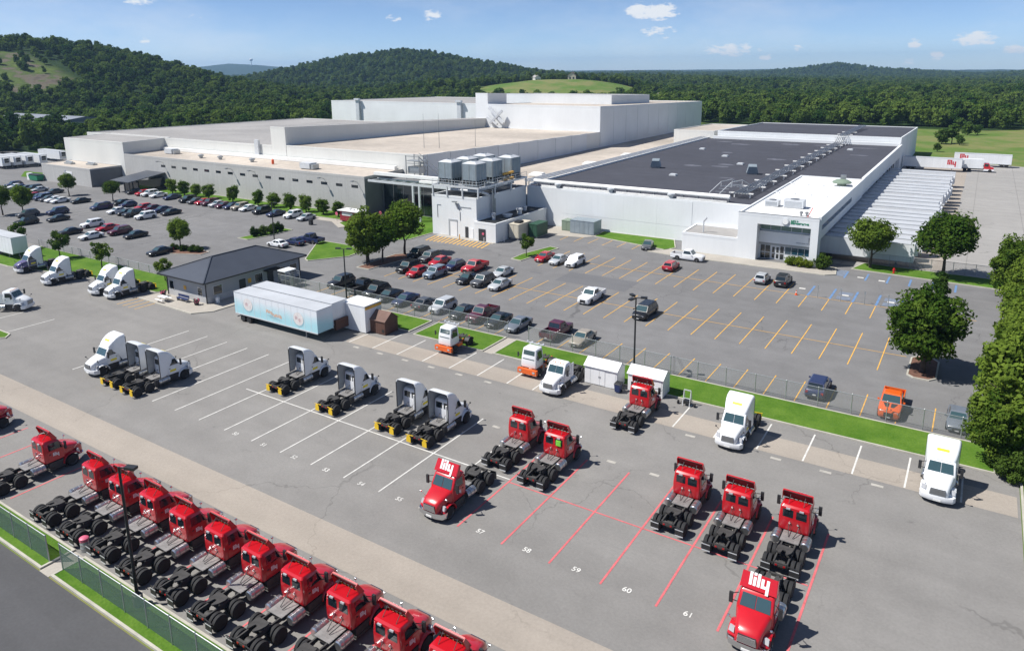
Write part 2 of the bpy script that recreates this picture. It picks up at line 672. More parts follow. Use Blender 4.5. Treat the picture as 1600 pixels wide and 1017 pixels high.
pavement_mat('yard_concrete', (0.305, 0.295, 0.28), 0.3, 0.12, 0.07, seams=[(0, 9.0, 0.12), (1, 12.0, 0.12)])
pavement_mat('dark_membrane', (0.062, 0.064, 0.078), 0.0, 0.10, 0.10, seams=[(1, 6.0, 0.10), (0, 30.0, 0.10)])


def grass_mat(name, a, c, scale=0.2):
    m = mat(name, a, 0.95, var=0, spec=0.1)
    nt = m.node_tree
    N, L = nt.nodes.new, nt.links.new
    b = nt.nodes['Principled BSDF']
    pos = N('ShaderNodeNewGeometry').outputs['Position']
    n = N('ShaderNodeTexNoise')
    n.inputs['Scale'].default_value = scale
    n.inputs['Detail'].default_value = 8
    n.inputs['Roughness'].default_value = 0.65
    L(pos, n.inputs['Vector'])
    n2 = N('ShaderNodeTexNoise')
    n2.inputs['Scale'].default_value = 6
    n2.inputs['Detail'].default_value = 4
    L(pos, n2.inputs['Vector'])
    ad = N('ShaderNodeMath')
    ad.operation = 'MULTIPLY_ADD'
    L(n2.outputs[0], ad.inputs[0])
    ad.inputs[1].default_value = 0.45
    L(n.outputs[0], ad.inputs[2])
    mr = N('ShaderNodeMapRange')
    mr.inputs['From Min'].default_value = 0.48
    mr.inputs['From Max'].default_value = 0.98
    L(ad.outputs[0], mr.inputs['Value'])
    mx = N('ShaderNodeMix')
    mx.data_type = 'RGBA'
    mx.inputs['A'].default_value = (*a, 1)
    mx.inputs['B'].default_value = (*c, 1)
    L(mr.outputs[0], mx.inputs['Factor'])
    L(mx.outputs['Result'], b.inputs['Base Color'])
    bn = N('ShaderNodeBump')
    bn.inputs['Strength'].default_value = 0.6
    bn.inputs['Distance'].default_value = 0.08
    L(n2.outputs[0], bn.inputs['Height'])
    L(bn.outputs[0], b.inputs['Normal'])
    return m


grass_mat('lawn', (0.045, 0.120, 0.010), (0.125, 0.215, 0.032), 0.30)
grass_mat('meadow', (0.075, 0.13, 0.03), (0.165, 0.195, 0.06), 0.03)

# ------------------------------------------------------------------ terrain
RIDGES = [  # (points x, y, height), half width, plateau
    ([(-789, 223, 56), (-773, 274, 58), (-753, 324, 58), (-741, 350, 57), (-728, 377, 53), (-713, 405, 47), (-696, 433, 39), (-678, 461, 29), (-663, 483, 21), (-620, 540, 6)], 300),
    ([(-1230, 860, 4), (-1186, 918, 12), (-1145, 969, 28), (-1097, 1023, 43), (-1046, 1076, 57), (-982, 1134, 65), (-933, 1174, 57), (-873, 1220, 42), (-810, 1263, 30), (-755, 1296, 22), (-699, 1327, 14)], 480),
    ([(-470, 650, 14), (-415, 684, 21), (-373, 708, 21), (-337, 726, 18), (-290, 745, 6)], 170),
    ([(-700, 1090, 18), (-606, 1150, 17), (-547, 1179, 13), (-447, 1221, 10), (-330, 1260, 4)], 260),
    ([(-1400, 2880, 0), (-1102, 3004, 2), (-810, 3096, 4), (-645, 3134, 24), (-508, 3159, 44), (-351, 3181, 22), (-180, 3195, 10), (-37, 3200, 2), (96, 3199, 14), (300, 3188, 20), (700, 3100, 12)], 620),
    ([(-5600, 3300, 30), (-5377, 3651, 55), (-5267, 3809, 80), (-5165, 3947, 100), (-5059, 4082, 80), (-4931, 4235, 45), (-4700, 4500, 20)], 900),
]


def terrain(x, y):
    x = np.asarray(x, float)
    y = np.asarray(y, float)
    h = np.zeros_like(x)
    for pts, wd in RIDGES:
        best = np.full_like(x, 1e9)
        hz = np.zeros_like(x)
        for (a, b) in zip(pts[:-1], pts[1:]):
            ax, ay, az = a
            bx, by, bz = b
            dx, dy = bx - ax, by - ay
            t = np.clip(((x - ax) * dx + (y - ay) * dy) / (dx * dx + dy * dy), 0, 1)
            d = np.hypot(x - ax - t * dx, y - ay - t * dy)
            z = az + t * (bz - az)
            k = d < best
            best = np.where(k, d, best)
            hz = np.where(k, z, hz)
        q = np.clip(1 - best / wd, 0, 1)
        h = np.maximum(h, hz * q * q * (3 - 2 * q))
    r = np.hypot(x, y)
    fall = np.clip((r - 520) / 2400, 0, 1)
    roll = 3.0 * np.sin(x * 0.011 + 1.3) * np.sin(y * 0.009 + 0.4) + 1.6 * np.sin(x * 0.031) * np.sin(y * 0.027 + 2)
    far = np.clip((r - 480) / 500, 0, 1)
    return h - 16 * fall * fall * (3 - 2 * fall) * np.clip((x + 1500) / 1500, 0, 1) + roll * far


def ground_cover(x, y):
    """0 meadow, 1 woodland floor, 2 bare clearing"""
    x = np.asarray(x, float)
    y = np.asarray(y, float)
    wob = 14 * np.sin(x * 0.021 + 0.7) + 9 * np.sin(x * 0.053 + y * 0.01) + 7 * np.sin(y * 0.037)
    wood = (y > 452 + 0.05 * x + wob) & (x > -200)
    wood |= (x <= -200) & (y > 330 + wob * 0.6)
    wood |= (x < -318 + wob * 0.5) & (y > 172)
    wood |= (x < -345) & (y > 100)
    wood |= (np.hypot(x, y) > 900)
    # open ground: the green rise, the cut on the hill side, the pasture below the round hill
    f1 = ((x + 368) / 82) ** 2 + ((y - 655) / 88) ** 2 < 1
    f2 = ((-.92 * (x + 628) + .39 * (y - 268)) / 62) ** 2 + ((.39 * (x + 628) + .92 * (y - 268)) / 44) ** 2 < 1 + .25 * np.sin(x * .09) * np.sin(y * .11)
    f3 = ((x + 735) / 55) ** 2 + ((y - 715) / 95) ** 2 < 1
    strip = (x > -130) & (y > 330) & (y < 445 + 0.05 * x + wob)
    road = np.abs(x + 318 - (y - 640) * 0.13) < 7
    wood &= ~(f1 | f3 | strip | (road & (y > 560) & (y < 900)))
    glade = (np.sin(x * .013 + 1.1) * np.sin(y * .0115 + .5) + .6 * np.sin(x * .031 + y * .023) > 1.02) & (np.hypot(x, y) < 1500) & (x > -330)
    wood &= ~glade
    bare = f2
    out = np.where(wood, 1, 0)
    return np.where(bare, 2, out)


def build_ground():
    def axis(lo, hi, core0, core1, fine, grow):
        a = list(np.arange(core0, core1 + 0.1, fine))
        s, p = fine, core1
        while p < hi:
            s *= grow
            p += s
            a.append(min(p, hi))
        s, p = fine, core0
        b = []
        while p > lo:
            s *= grow
            p -= s
            b.append(max(p, lo))
        return np.array(b[::-1] + a)
    xs = axis(-7500, 4500, -900, 300, 22, 1.09)
    ys = axis(-900, 7000, -100, 900, 22, 1.09)
    X, Y = np.meshgrid(xs, ys)
    Z = terrain(X, Y)
    site = (X > -300) & (X < 120) & (Y < 420)
    Z = np.where(site, 0, Z)
    n, k = Y.shape
    vs = np.stack([X.ravel(), Y.ravel(), Z.ravel()], 1)
    idx = np.arange(n * k).reshape(n, k)
    fs = np.stack([idx[:-1, :-1].ravel(), idx[:-1, 1:].ravel(), idx[1:, 1:].ravel(), idx[1:, :-1].ravel()], 1)
    me = bpy.data.meshes.new('ground')
    me.from_pydata(vs.tolist(), [], fs.tolist())
    me.polygons.foreach_set('use_smooth', [True] * len(me.polygons))
    cov = ground_cover(X.ravel(), Y.ravel())
    att = me.attributes.new('cover', 'FLOAT', 'POINT')
    att.data.foreach_set('value', cov.astype(np.float32))
    m = mat('ground_cover', (0.1, 0.15, 0.04), 0.95, var=0, spec=0.1)
    nt = m.node_tree
    N, L = nt.nodes.new, nt.links.new
    b = nt.nodes['Principled BSDF']
    pos = N('ShaderNodeNewGeometry').outputs['Position']

    def noise(sc, det=6, stretch=None):
        q = N('ShaderNodeTexNoise')
        q.inputs['Scale'].default_value = sc
        q.inputs['Detail'].default_value = det
        q.inputs['Roughness'].default_value = 0.62
        L(pos, q.inputs['Vector'])
        return q.outputs[0]

    def ramp(v, cols):
        r = N('ShaderNodeValToRGB')
        e = r.color_ramp.elements
        while len(e) < len(cols):
            e.new(0.5)
        for i, (p, c) in enumerate(cols):
            e[i].position = p
            e[i].color = (*c, 1)
        L(v, r.inputs[0])
        return r.outputs[0]
    mead = ramp(noise(0.035), [(0.28, (0.075, 0.15, 0.022)), (0.45, (0.11, 0.17, 0.04)), (0.58, (0.19, 0.19, 0.075)), (0.72, (0.10, 0.18, 0.03))])
    wood = ramp(noise(0.1), [(0.3, (0.012, 0.03, 0.008)), (0.7, (0.03, 0.055, 0.015))])
    bare = ramp(noise(0.05), [(0.3, (0.075, 0.066, 0.05)), (0.44, (0.135, 0.115, 0.088)), (0.52, (0.07, 0.10, 0.03)), (0.66, (0.11, 0.15, 0.035))])
    at = N('ShaderNodeAttribute')
    at.attribute_name = 'cover'

    def mixc(f, a, c):
        q = N('ShaderNodeMix')
        q.data_type = 'RGBA'
        L(f, q.inputs['Factor'])
        L(a, q.inputs['A'])
        L(c, q.inputs['B'])
        return q.outputs['Result']

    def mr(a, c):
        q = N('ShaderNodeMapRange')
        q.inputs['From Min'].default_value = a
        q.inputs['From Max'].default_value = c
        L(at.outputs['Fac'], q.inputs['Value'])
        return q.outputs[0]
    L(mixc(mr(1.3, 1.8), mixc(mr(0.35, 0.65), mead, wood), bare), b.inputs['Base Color'])
    me.materials.append(m)
    return tag(link('ground', me), kind='structure')


build_ground()

# ------------------------------------------------------------------ paving: sheets, each a little above the one below


def sheet(name, pts, z, m, parent=None):
    me = bpy.data.meshes.new(name)
    me.from_pydata([(x, y, z) for x, y in pts], [], [tuple(range(len(pts)))])
    me.materials.append(M[m])
    fix_normals(me)
    o = link(name, me, parent)
    if parent is None:
        tag(o, kind='structure')
    return o


def rect(name, x0, x1, y0, y1, z, m, parent=None):
    return sheet(name, [(x0, y0), (x1, y0), (x1, y1), (x0, y1)], z, m, parent)


TRUCK = rect('truck_yard', -210, 5.6, 21.3, 66.9, 0.020, 'truck_asphalt')
ROAD = rect('road', -420, 160, 2, 18.9, 0.020, 'road_asphalt')
LOT = sheet('parking_lot', [(-330, 60), (-102, 66.9), (9, 66.9), (9, 128.0), (-40, 133.4), (-262, 133.4), (-330, 125)], 0.016, 'lot_asphalt')
YARD = sheet('dock_yard', [(-24, 128.2), (70, 128.2), (70, 262), (26, 285), (-24, 300)], 0.012, 'yard_concrete')
rect('dock_apron', -24, -3.0, 134, 292, 0.018, 'strip_concrete', YARD)
sheet('access_road', [(-330, 60), (-262, 133), (-262, 148), (-420, 150), (-420, 60)], 0.012, 'lot_asphalt')
rect('service_road', 26, 160, 285, 300, 0.012, 'yard_concrete')
FRONT_STRIP = rect('concrete_strip', -210, 5.6, 29.9, 33.22, 0.026, 'strip_concrete', TRUCK)
REAR_STRIP = rect('concrete_strip', -64, 5.4, 60.8, 63.95, 0.026, 'strip_concrete', TRUCK)
rect('asphalt_patch', -55.0, -42.9, 97.7, 103.3, 0.022, 'dark_patch', LOT)
rect('asphalt_patch', -60.8, -58.6, 99.6, 100.2, 0.022, 'dark_patch', LOT)
rect('asphalt_patch', -77.5, -74.5, 108.2, 108.8, 0.022, 'dark_patch', LOT)

LINE_MESH = {}


def stripe(parent, x, y0, y1, col, w=0.10, z=0.031, along='y'):
    """one painted line; alike lines share a mesh"""
    key = (round(y1 - y0, 2), col, w, along)
    if key not in LINE_MESH:
        h = (y1 - y0) / 2
        b = MB()
        b.box(-w / 2, w / 2, -h, h, -0.002, 0.002) if along == 'y' else b.box(-h, h, -w / 2, w / 2, -0.002, 0.002)
        LINE_MESH[key] = b.mesh('painted_line', M[col])
    c = (y0 + y1) / 2
    return link('painted_line', LINE_MESH[key], parent, (x, c, z) if along == 'y' else (c, x, z))


# truck yard: white stalls to the left, red stalls to the right, numbers at the near ends
for k in range(0, 13):
    x = -84.4 + 3.9 * k
    if x < -37:
        stripe(TRUCK, x, 38.2, 52.9, 'paint_white', 0.13)
stripe(TRUCK, -33.4, 38.2, 52.4, 'paint_white', 0.13)
stripe(TRUCK, 45.25, -63.0, -29.6, 'paint_white', 0.12, 0.035, along='x')
for x in (-29.5, -25.6, -21.7, -17.83, -13.97, -10.06, -6.15):
    stripe(TRUCK, x, 37.9, 51.4, 'paint_red', 0.15)
stripe(TRUCK, 44.9, -29.4, -6.3, 'paint_red', 0.12, 0.035, along='x')
for k in range(-5, 11):
    stripe(TRUCK, -61.9 + 3.9 * k, 22.0, 28.6, 'paint_red', 0.14)
for x in (-63.5, -59.6, -55.7, -51.8, -47.9, -44.0, -40.1, -36.9, -21.5, -17.6, -13.75, -9.88, -6.0, -2.13, 1.75):
    if not (-36 < x < -23):
        stripe(TRUCK, x, 60.9, 66.3, 'paint_white', 0.14)
for x in (-118.5, -111.5, -104.5):
    stripe(TRUCK, x, 38.0, 46.0, 'paint_white', 0.13)
for k in range(4):
    stripe(TRUCK, -103.6 + 1.5 * k, 54.2, 57.6, 'paint_yellow', 0.12)


def ground_text(parent, txt, x, y, size, col='paint_white', z=0.033, rz=0.0):
    me = text_mesh(txt, size, M[col], 0.002, bold=0.008)
    return link('stall_number', me, parent, (x, y, z), rz)


for n, x in ((50, -55.6), (51, -51.65), (52, -47.6), (53, -43.65), (54, -39.6), (55, -35.5), (57, -27.7), (58, -23.7), (59, -19.8), (60, -16.1), (61, -12.0)):
    ground_text(TRUCK, str(n), x, 38.3, 0.62)
for x in (-55.6, -51.6, -47.6, -35.6, -31.5, -27.6, -23.7, -19.8, -15.9, -12.0):
    rect('paint_smudge', x - 0.4, x + 0.4, 52.0, 52.35, 0.033, 'paint_faded', TRUCK)
for x in (-61.5, -57.6, -53.7, -49.8, -45.9, -42.0, -19.5, -11.9, -7.9, -4.0):
    rect('paint_smudge', x - 0.45, x + 0.45, 59.9, 60.25, 0.033, 'paint_faded', TRUCK)

# parking lot: yellow stalls 3.04 m apart; blue ones by the entrance
for k in range(-22, 11):
    x = -31.3 + 3.04 * k
    if x < -84 or x > 2.5:
        continue
    if not (-47.5 < x < -45.0):
        stripe(LOT, x, 72.5, 78.0, 'paint_yellow', 0.11)
    if x > -80 and x < -4.5:
        stripe(LOT, x, 85.3, 97.0, 'paint_yellow', 0.11)
    if -64 < x < -20:
        stripe(LOT, x, 103.7, 115.4, 'paint_yellow', 0.11)
    elif -20 < x < 2:
        stripe(LOT, x, 103.6, 109.4, 'paint_yellow', 0.11)
        stripe(LOT, x, 109.6, 115.3, 'paint_blue', 0.3)
    if -68 < x < -50:
        stripe(LOT, x, 122.6, 127.2, 'paint_yellow', 0.11)
    if -19 < x < 3:
        stripe(LOT, x, 122.3, 126.6, 'paint_blue', 0.28)
stripe(LOT, 91.2, -79.0, -4.6, 'paint_yellow', 0.09, 0.035, along='x')
stripe(LOT, 109.5, -64.0, 2.0, 'paint_yellow', 0.09, 0.035, along='x')
for k in range(6):
    rect('painted_hatch', -15.9 + 6.08 * (k % 3) + 0.5, -15.9 + 6.08 * (k % 3) + 2.4, 110.2 + 2.4 * (k // 3), 111.9 + 2.4 * (k // 3), 0.028, 'paint_hatch', LOT)
rect('painted_hatch', -19.4, -16.2, 123.2, 127.0, 0.028, 'paint_hatch', LOT)
for x, y in ((-20.5, 113.0), (-14.4, 112.6), (-8.4, 112.4), (-2.4, 112.2), (-13.9, 123.8), (-10.8, 123.4), (-4.9, 123.2)):
    rect('access_symbol', x - 0.45, x + 0.45, y - 0.3, y + 0.3, 0.032, 'paint_white', LOT)
for k in range(15):   # slanted hatching before the plant room
    x = -90.6 + 0.95 * k
    b = MB()
    b.hexa([(x, 108.9, .029), (x + .3, 108.9, .029), (x - .55, 113.2, .029), (x - .85, 113.2, .029), (x, 108.9, .033), (x + .3, 108.9, .033), (x - .55, 113.2, .033), (x - .85, 113.2, .033)])
    b.build('painted_line', M['paint_yellow'], LOT)
for k in range(-6, 9):   # faded stalls of the far lot
    stripe(LOT, -172 + 3.04 * k, 86.2, 101.8, 'paint_faded', 0.09)

# ------------------------------------------------------------------ kerbs, lawns, islands


def lawn(name, pts, m='lawn', h=0.12, kerb=True):
    """raised bed: grass on top, a concrete kerb round its rim (a part)"""
    pts = list(pts)
    ar = sum(pts[i][0] * pts[(i + 1) % len(pts)][1] - pts[(i + 1) % len(pts)][0] * pts[i][1] for i in range(len(pts)))
    if ar < 0:
        pts = pts[::-1]
    b = MB()
    b.prism(pts, 'z', 0.0, h)
    o = tag(b.build(name, M[m]), kind='structure')
    if kerb:
        n = len(pts)
        k = MB()
        out, inn = [], []
        for i in range(n):
            p0, p1, p2 = Vector(pts[i - 1]), Vector(pts[i]), Vector(pts[(i + 1) % n])
            e1, e2 = (p1 - p0).normalized(), (p2 - p1).normalized()
            n1, n2 = Vector((e1.y, -e1.x)), Vector((e2.y, -e2.x))
            v = (n1 + n2)
            v = v / max(0.35, v.dot(n1))
            out.append(p1 + v * 0.14)
            inn.append(p1 - v * 0.03)
        vs = [(p.x, p.y, 0.0) for p in out] + [(p.x, p.y, h + 0.03) for p in out] + [(p.x, p.y, h + 0.03) for p in inn] + [(p.x, p.y, 0.0) for p in inn]
        fs = []
        for i in range(n):
            j = (i + 1) % n
            for r in range(4):
                s_ = (r + 1) % 4
                fs.append((r * n + i, r * n + j, s_ * n + j, s_ * n + i))
        k.add(vs, fs)
        k.build('kerb', M['kerb_concrete'], o)
    return o


lawn('grass_verge', [(-300, 19.15), (-50.9, 19.15), (-50.9, 21.2), (-300, 21.2)])
lawn('grass_verge', [(-49.3, 19.15), (60, 19.15), (60, 21.2), (-49.3, 21.2)])
rect('footpath', -50.7, -49.5, 18.9, 21.3, 0.03, 'concrete')
lawn('grass_verge', [(-58.2, 67.1), (-47.6, 67.1), (-47.6, 72.1), (-58.2, 72.1)])
lawn('grass_verge', [(-45.9, 67.1), (3.9, 67.1), (3.9, 71.9), (-45.9, 72.1)])
rect('footpath', -47.4, -46.1, 66.9, 72.4, 0.03, 'concrete')
lawn('grass_verge', [(-90, 67.6), (-59.5, 67.6), (-59.5, 72.1), (-90, 72.1)])
lawn('grass_verge', [(-152, 56.0), (-141, 56.0), (-120.6, 59.9), (-104, 60.5), (-102.6, 62.0), (-102.6, 66.5), (-152, 66.5)])
lawn('grass_verge', [(-130, 20.0 + 9), (-104.5, 37.2), (-102.2, 38.9), (-103.2, 39.8), (-130, 39.8)])
lawn('grass_verge', [(5.8, 20), (60, 20), (60, 125), (5.6, 125), (4.6, 100), (4.4, 76), (5.8, 66)])
lawn('lawn', [(-99.6, 86.3), (-98.3, 85.7), (-94.3, 91.6), (-94.8, 94.8), (-99.7, 97.8), (-106.6, 97.8), (-107.2, 96.0)])
lawn('lawn', [(-96.0, 104.9), (-93.6, 107.5), (-93.4, 114.2), (-93.4, 128), (-106, 128.6), (-117.5, 121.0), (-117.5, 112.0), (-104.0, 104.6)])
lawn('lawn', [(-63.2, 128.6), (-47.2, 125.1), (-46.0, 127.4), (-48.4, 133.3), (-63.4, 133.3)])
lawn('lawn', [(-250, 113.6), (-263, 112.5), (-276, 119.5), (-262, 121)], kerb=False, h=0.06)
lawn('planting_strip', [(-195.8, 114.6), (-120.5, 114.6), (-119, 121.2), (-195.8, 121.2)])
lawn('planting_island', [(-124.4, 91.0), (-121.6, 91.0), (-120.6, 96.5), (-121.0, 101.8), (-123.4, 101.8)])
lawn('planting_island', [(-128.2, 76.9), (-125.0, 75.9), (-119.0, 78.6), (-119.4, 80.6), (-126.0, 81.0)], 'mulch')
lawn('planting_island', [(-87.6, 87.0), (-85.0, 87.0), (-83.9, 96.0), (-85.6, 99.4), (-87.9, 97.0)], 'mulch')
lawn('planting_island', [(-67.9, 105.2), (-65.9, 105.0), (-64.6, 116.0), (-66.4, 116.4), (-68.0, 109.0)])
lawn('planting_island', [(-4.0, 85.6), (-3.4, 85.0), (-2.0, 85.0), (-1.4, 85.8), (-1.4, 91.0), (-2.0, 91.8), (-3.4, 91.8), (-4.0, 91.0)], 'mulch')
lawn('planting_island', [(-4.6, 110.8), (-1.4, 110.8), (-1.0, 118.6), (-4.6, 118.6)])
lawn('grass_verge', [(-15.8, 128.4), (3.6, 127.2), (9, 126.4), (9, 132.6), (-14.6, 133.2)])
lawn('pavement', [(-49.2, 122.6), (-45.0, 122.0), (-19.0, 122.3), (-17.6, 123.4), (-18.2, 127.6), (-20.9, 127.8), (-20.9, 126.0), (-46.6, 126.0), (-47.4, 124.6)], 'concrete')
lawn('pavement', [(-103.4, 57.6), (-90.2, 57.2), (-88.4, 59.4), (-88.2, 66.5), (-102.4, 66.5)], 'concrete')
lawn('pavement', [(-196, 112.2), (-120, 112.2), (-114, 108.4), (-113.4, 109.6), (-119, 114.4), (-196, 114.4)], 'concrete', kerb=False, h=0.1)
lawn('pavement', [(-91.4, 112.9), (-77.2, 112.9), (-77.0, 114.4), (-91.4, 114.6)], 'concrete', kerb=False, h=0.08)
lawn('pavement', [(-74.6, 124.6), (-64.6, 126.6), (-63.4, 128.5), (-63.4, 133.3), (-74.6, 133.3)], 'concrete', kerb=False, h=0.06)
# ------------------------------------------------------------------ buildings


def mass(root, x0, x1, y0, y1, zf, zb, wall, roof, p=0.35, cop=None, z0=0.0, pw=0.3):
    """walls, a roof sheet falling from zf (near) to zb (far) and a parapet round it"""
    b = MB()
    b.hexa([(x0, y0, z0), (x1, y0, z0), (x1, y1, z0), (x0, y1, z0), (x0, y0, zf), (x1, y0, zf), (x1, y1, zb), (x0, y1, zb)])
    w = b.build('wall', M[wall], root)
    r = MB()
    r.hexa([(x0 + .1, y0 + .1, zf + .005), (x1 - .1, y0 + .1, zf + .005), (x1 - .1, y1 - .1, zb + .005), (x0 + .1, y1 - .1, zb + .005),
            (x0 + .1, y0 + .1, zf + .05), (x1 - .1, y0 + .1, zf + .05), (x1 - .1, y1 - .1, zb + .05), (x0 + .1, y1 - .1, zb + .05)])
    r.build('roof', M[roof], root)
    if p:
        k = MB()
        e = 0.025
        k.hexa([(x0 - e, y0 - e, zf - .25), (x1 + e, y0 - e, zf - .25), (x1 + e, y0 + pw, zf - .25), (x0 - e, y0 + pw, zf - .25),
                (x0 - e, y0 - e, zf + p), (x1 + e, y0 - e, zf + p), (x1 + e, y0 + pw, zf + p), (x0 - e, y0 + pw, zf + p)])
        k.hexa([(x0 - e, y1 - pw, zb - .25), (x1 + e, y1 - pw, zb - .25), (x1 + e, y1 + e, zb - .25), (x0 - e, y1 + e, zb - .25),
                (x0 - e, y1 - pw, zb + p), (x1 + e, y1 - pw, zb + p), (x1 + e, y1 + e, zb + p), (x0 - e, y1 + e, zb + p)])
        for xa, xb in ((x0 - e, x0 + pw), (x1 - pw, x1 + e)):
            ya, yb = y0 + pw + .002, y1 - pw - .002
            k.hexa([(xa, ya, zf - .25), (xb, ya, zf - .25), (xb, yb, zb - .25), (xa, yb, zb - .25), (xa, ya, zf + p), (xb, ya, zf + p), (xb, yb, zb + p), (xa, yb, zb + p)])
        k.build('parapet', M[cop or wall], root)
    return w


def bldg(name, label, x, y, cat='building', group=None):
    o = tag(empty(name, (x, y, 0)), label, cat, group)
    WORLD_ROOTS.add(o.name)
    return o


def abs_child(mb, name, m, root, smooth=None):
    return mb.build(name, M[m], root, smooth)


def under_(mb, name, m, root):
    f = mb.build(name, M[m], None)
    f.parent = root
    f.matrix_parent_inverse = Matrix.Translation(root.location).inverted()
    return f


def front_window(root, x0, x1, z0, z1, y, m='window_glass', frame='pale_steel', fr=0.06, proud=0.03, mull=0):
    """window in a wall that faces -y"""
    f = MB()
    f.box(x0 - fr, x1 + fr, y - proud, y + .02, z0 - fr, z0)
    f.box(x0 - fr, x1 + fr, y - proud, y + .02, z1, z1 + fr)
    f.box(x0 - fr, x0, y - proud, y + .02, z0 + .001, z1 - .001)
    f.box(x1, x1 + fr, y - proud, y + .02, z0 + .001, z1 - .001)
    for k in range(mull):
        xm = x0 + (x1 - x0) * (k + 1) / (mull + 1)
        f.box(xm - fr / 2, xm + fr / 2, y - proud, y + .02, z0 + .001, z1 - .001)
    w = f.build('window', M[frame], root)
    g = MB()
    g.box(x0, x1, y - .012, y + .01, z0, z1)
    g.build('pane', M[m], w)
    return w


def side_window(root, y0, y1, z0, z1, x, m='window_glass', frame='pale_steel', fr=0.06, proud=0.03):
    """window in a wall that faces +x"""
    f = MB()
    f.box(x - .02, x + proud, y0 - fr, y1 + fr, z0 - fr, z0)
    f.box(x - .02, x + proud, y0 - fr, y1 + fr, z1, z1 + fr)
    f.box(x - .02, x + proud, y0 - fr, y0, z0 + .001, z1 - .001)
    f.box(x - .02, x + proud, y1, y1 + fr, z0 + .001, z1 - .001)
    w = f.build('window', M[frame], root)
    g = MB()
    g.box(x - .01, x + .012, y0, y1, z0, z1)
    g.build('pane', M[m], w)
    return w


# --- office block with the recessed entrance -------------------------------------------------
OX0, OX1, OY0, OY1, OZ = -34.3, -21.1, 126.1, 176.0, 8.0
off = bldg('office_building', 'white two storey office block with recessed entrance and green sign on its front', -28, 126, 'office')
b = MB()
b.box(OX0, -31.0, OY0, OY1, 0, OZ)
b.box(-31.0, -22.3, OY0, OY1, 6.55, OZ)
b.box(-31.0, -22.3, OY0 + 2.2, OY1, 0, 6.549)
b.box(-22.3, OX1, OY0, OY0 + 2.6, 0, OZ)
b.box(-22.3, OX1, OY0 + 2.6, OY1, 4.5, OZ)
b.box(-22.3, -22.2, OY0 + 2.6, OY1, 0, 4.499)
b.build('wall', M['white_wall'], off)
b = MB()
b.box(OX0 + .2, OX1 - .2, OY0 + .2, OY1, OZ + .004, OZ + .05)
b.build('roof', M['white_roof'], off)
b = MB()
b.box(OX0 - .02, OX1 + .02, OY0 - .02, OY0 + .28, OZ - .1, OZ + .32)
b.box(OX0 - .02, OX0 + .28, OY0 + .282, OY1, OZ - .1, OZ + .32)
b.box(OX1 - .28, OX1 + .22, OY0 + .282, OY1, OZ - .1, OZ + .62)  # dock side raised and pushed out to widen its shadow on the trailers
b.build('parapet', M['white_wall'], off)
b = MB()
b.box(OX0 - .035, OX1 + .035, OY0 - .035, OY0 + .295, OZ + .322, OZ + .38)
b.build('coping', M['steel'], off)
yr = OY0 + 2.2
b = MB()
b.box(-30.99, -22.31, yr - .55, yr, 3.05, 5.05)
sp = b.build('spandrel', M['white_wall'], off)
# upper band of green glass, five panes
for k in range(5):
    xa = -30.9 + k * 1.72
    front_window(off, xa, xa + 1.6, 5.3, 6.42, yr - .01, 'green_glass', 'pale_steel', 0.05)
b = MB()
b.box(-30.98, -22.32, yr - .12, yr - .005, 2.62, 3.04)
b.build('canopy_fascia', M['grey_wall'], off)
for k, (xa, xb) in enumerate(((-30.7, -30.0), (-29.9, -29.1))):
    front_window(off, xa, xb, 0.15, 1.15, yr - .01)
    front_window(off, xa, xb, 1.3, 2.5, yr - .01)
dr = MB()
dr.box(-29.0, -27.5, yr - .06, yr - .005, 0.1, 2.5)
door = dr.build('door', M['pale_steel'], off)
for xa in (-28.75, -28.05):
    for z0, z1 in ((0.3, 1.1), (1.3, 2.3)):
        g = MB()
        g.box(xa, xa + .42, yr - .075, yr - .055, z0, z1)
        g.build('pane', M['window_glass'], door)
h = MB()
h.box(-28.3, -28.24, yr - .12, yr - .06, 1.0, 1.35)
h.build('door_handle', M['steel'], door)
for z0, z1 in ((0.15, 1.15), (1.3, 2.5)):
    front_window(off, -27.4, -26.8, z0, z1, yr - .01)
for k in range(4):
    xa = -26.6 + k * 1.07
    front_window(off, xa, xa + .98, 1.25, 2.5, yr - .01, 'blue_glass')
# the sign: a round emblem and two lines of green lettering (too small to read in the photograph)
b = MB()
b.lathe_z([(0.62, -0.05), (0.62, 0.05), (0.50, 0.08), (0.50, 0.10)], 28)
em = b.build('emblem', M['pale_steel'], off, 40)
em.location = (-26.4, OY0 - .08, 7.36)
em.rotation_euler = (radians(90), 0, 0)
b = MB()
b.lathe_z([(0.47, 0.08), (0.45, 0.13)], 28)
emd = b.build('emblem_disc', M['duct_white'], em, 40)


def strokes(name, x0, x1, z0, z1, n, y, m, root, seed):
    """a line of blocky strokes: lettering that cannot be made out"""
    rr = random.Random(seed)
    q = MB()
    w = (x1 - x0) / n
    for i in range(n):
        xa = x0 + i * w
        q.box(xa, xa + w * 0.28, y - .05, y, z0, z1)
        q.box(xa + w * 0.28 + .002, xa + w * 0.8, y - .05, y, z0 + (z1 - z0) * rr.choice((0, .38, .72)), z0 + (z1 - z0) * rr.choice((.80, 1.0)))
    return q.build(name, M[m], root)


strokes('sign_lettering', -25.55, -24.25, 7.42, 7.72, 4, OY0 - .001, 'green_paint', off, 3)
strokes('sign_lettering', -25.55, -22.65, 7.06, 7.36, 10, OY0 - .001, 'green_paint', off, 4)
strokes('door_lettering', -24.75, -22.35, 3.45, 3.62, 14, yr - .551, 'grey_wall', off, 5)
me = text_mesh('1', 1.15, M['grey_wall'], 0.03)
o = link('house_number', me, off, (-22.75, yr - .585, 4.15))
o.rotation_euler = (radians(90), 0, 0)
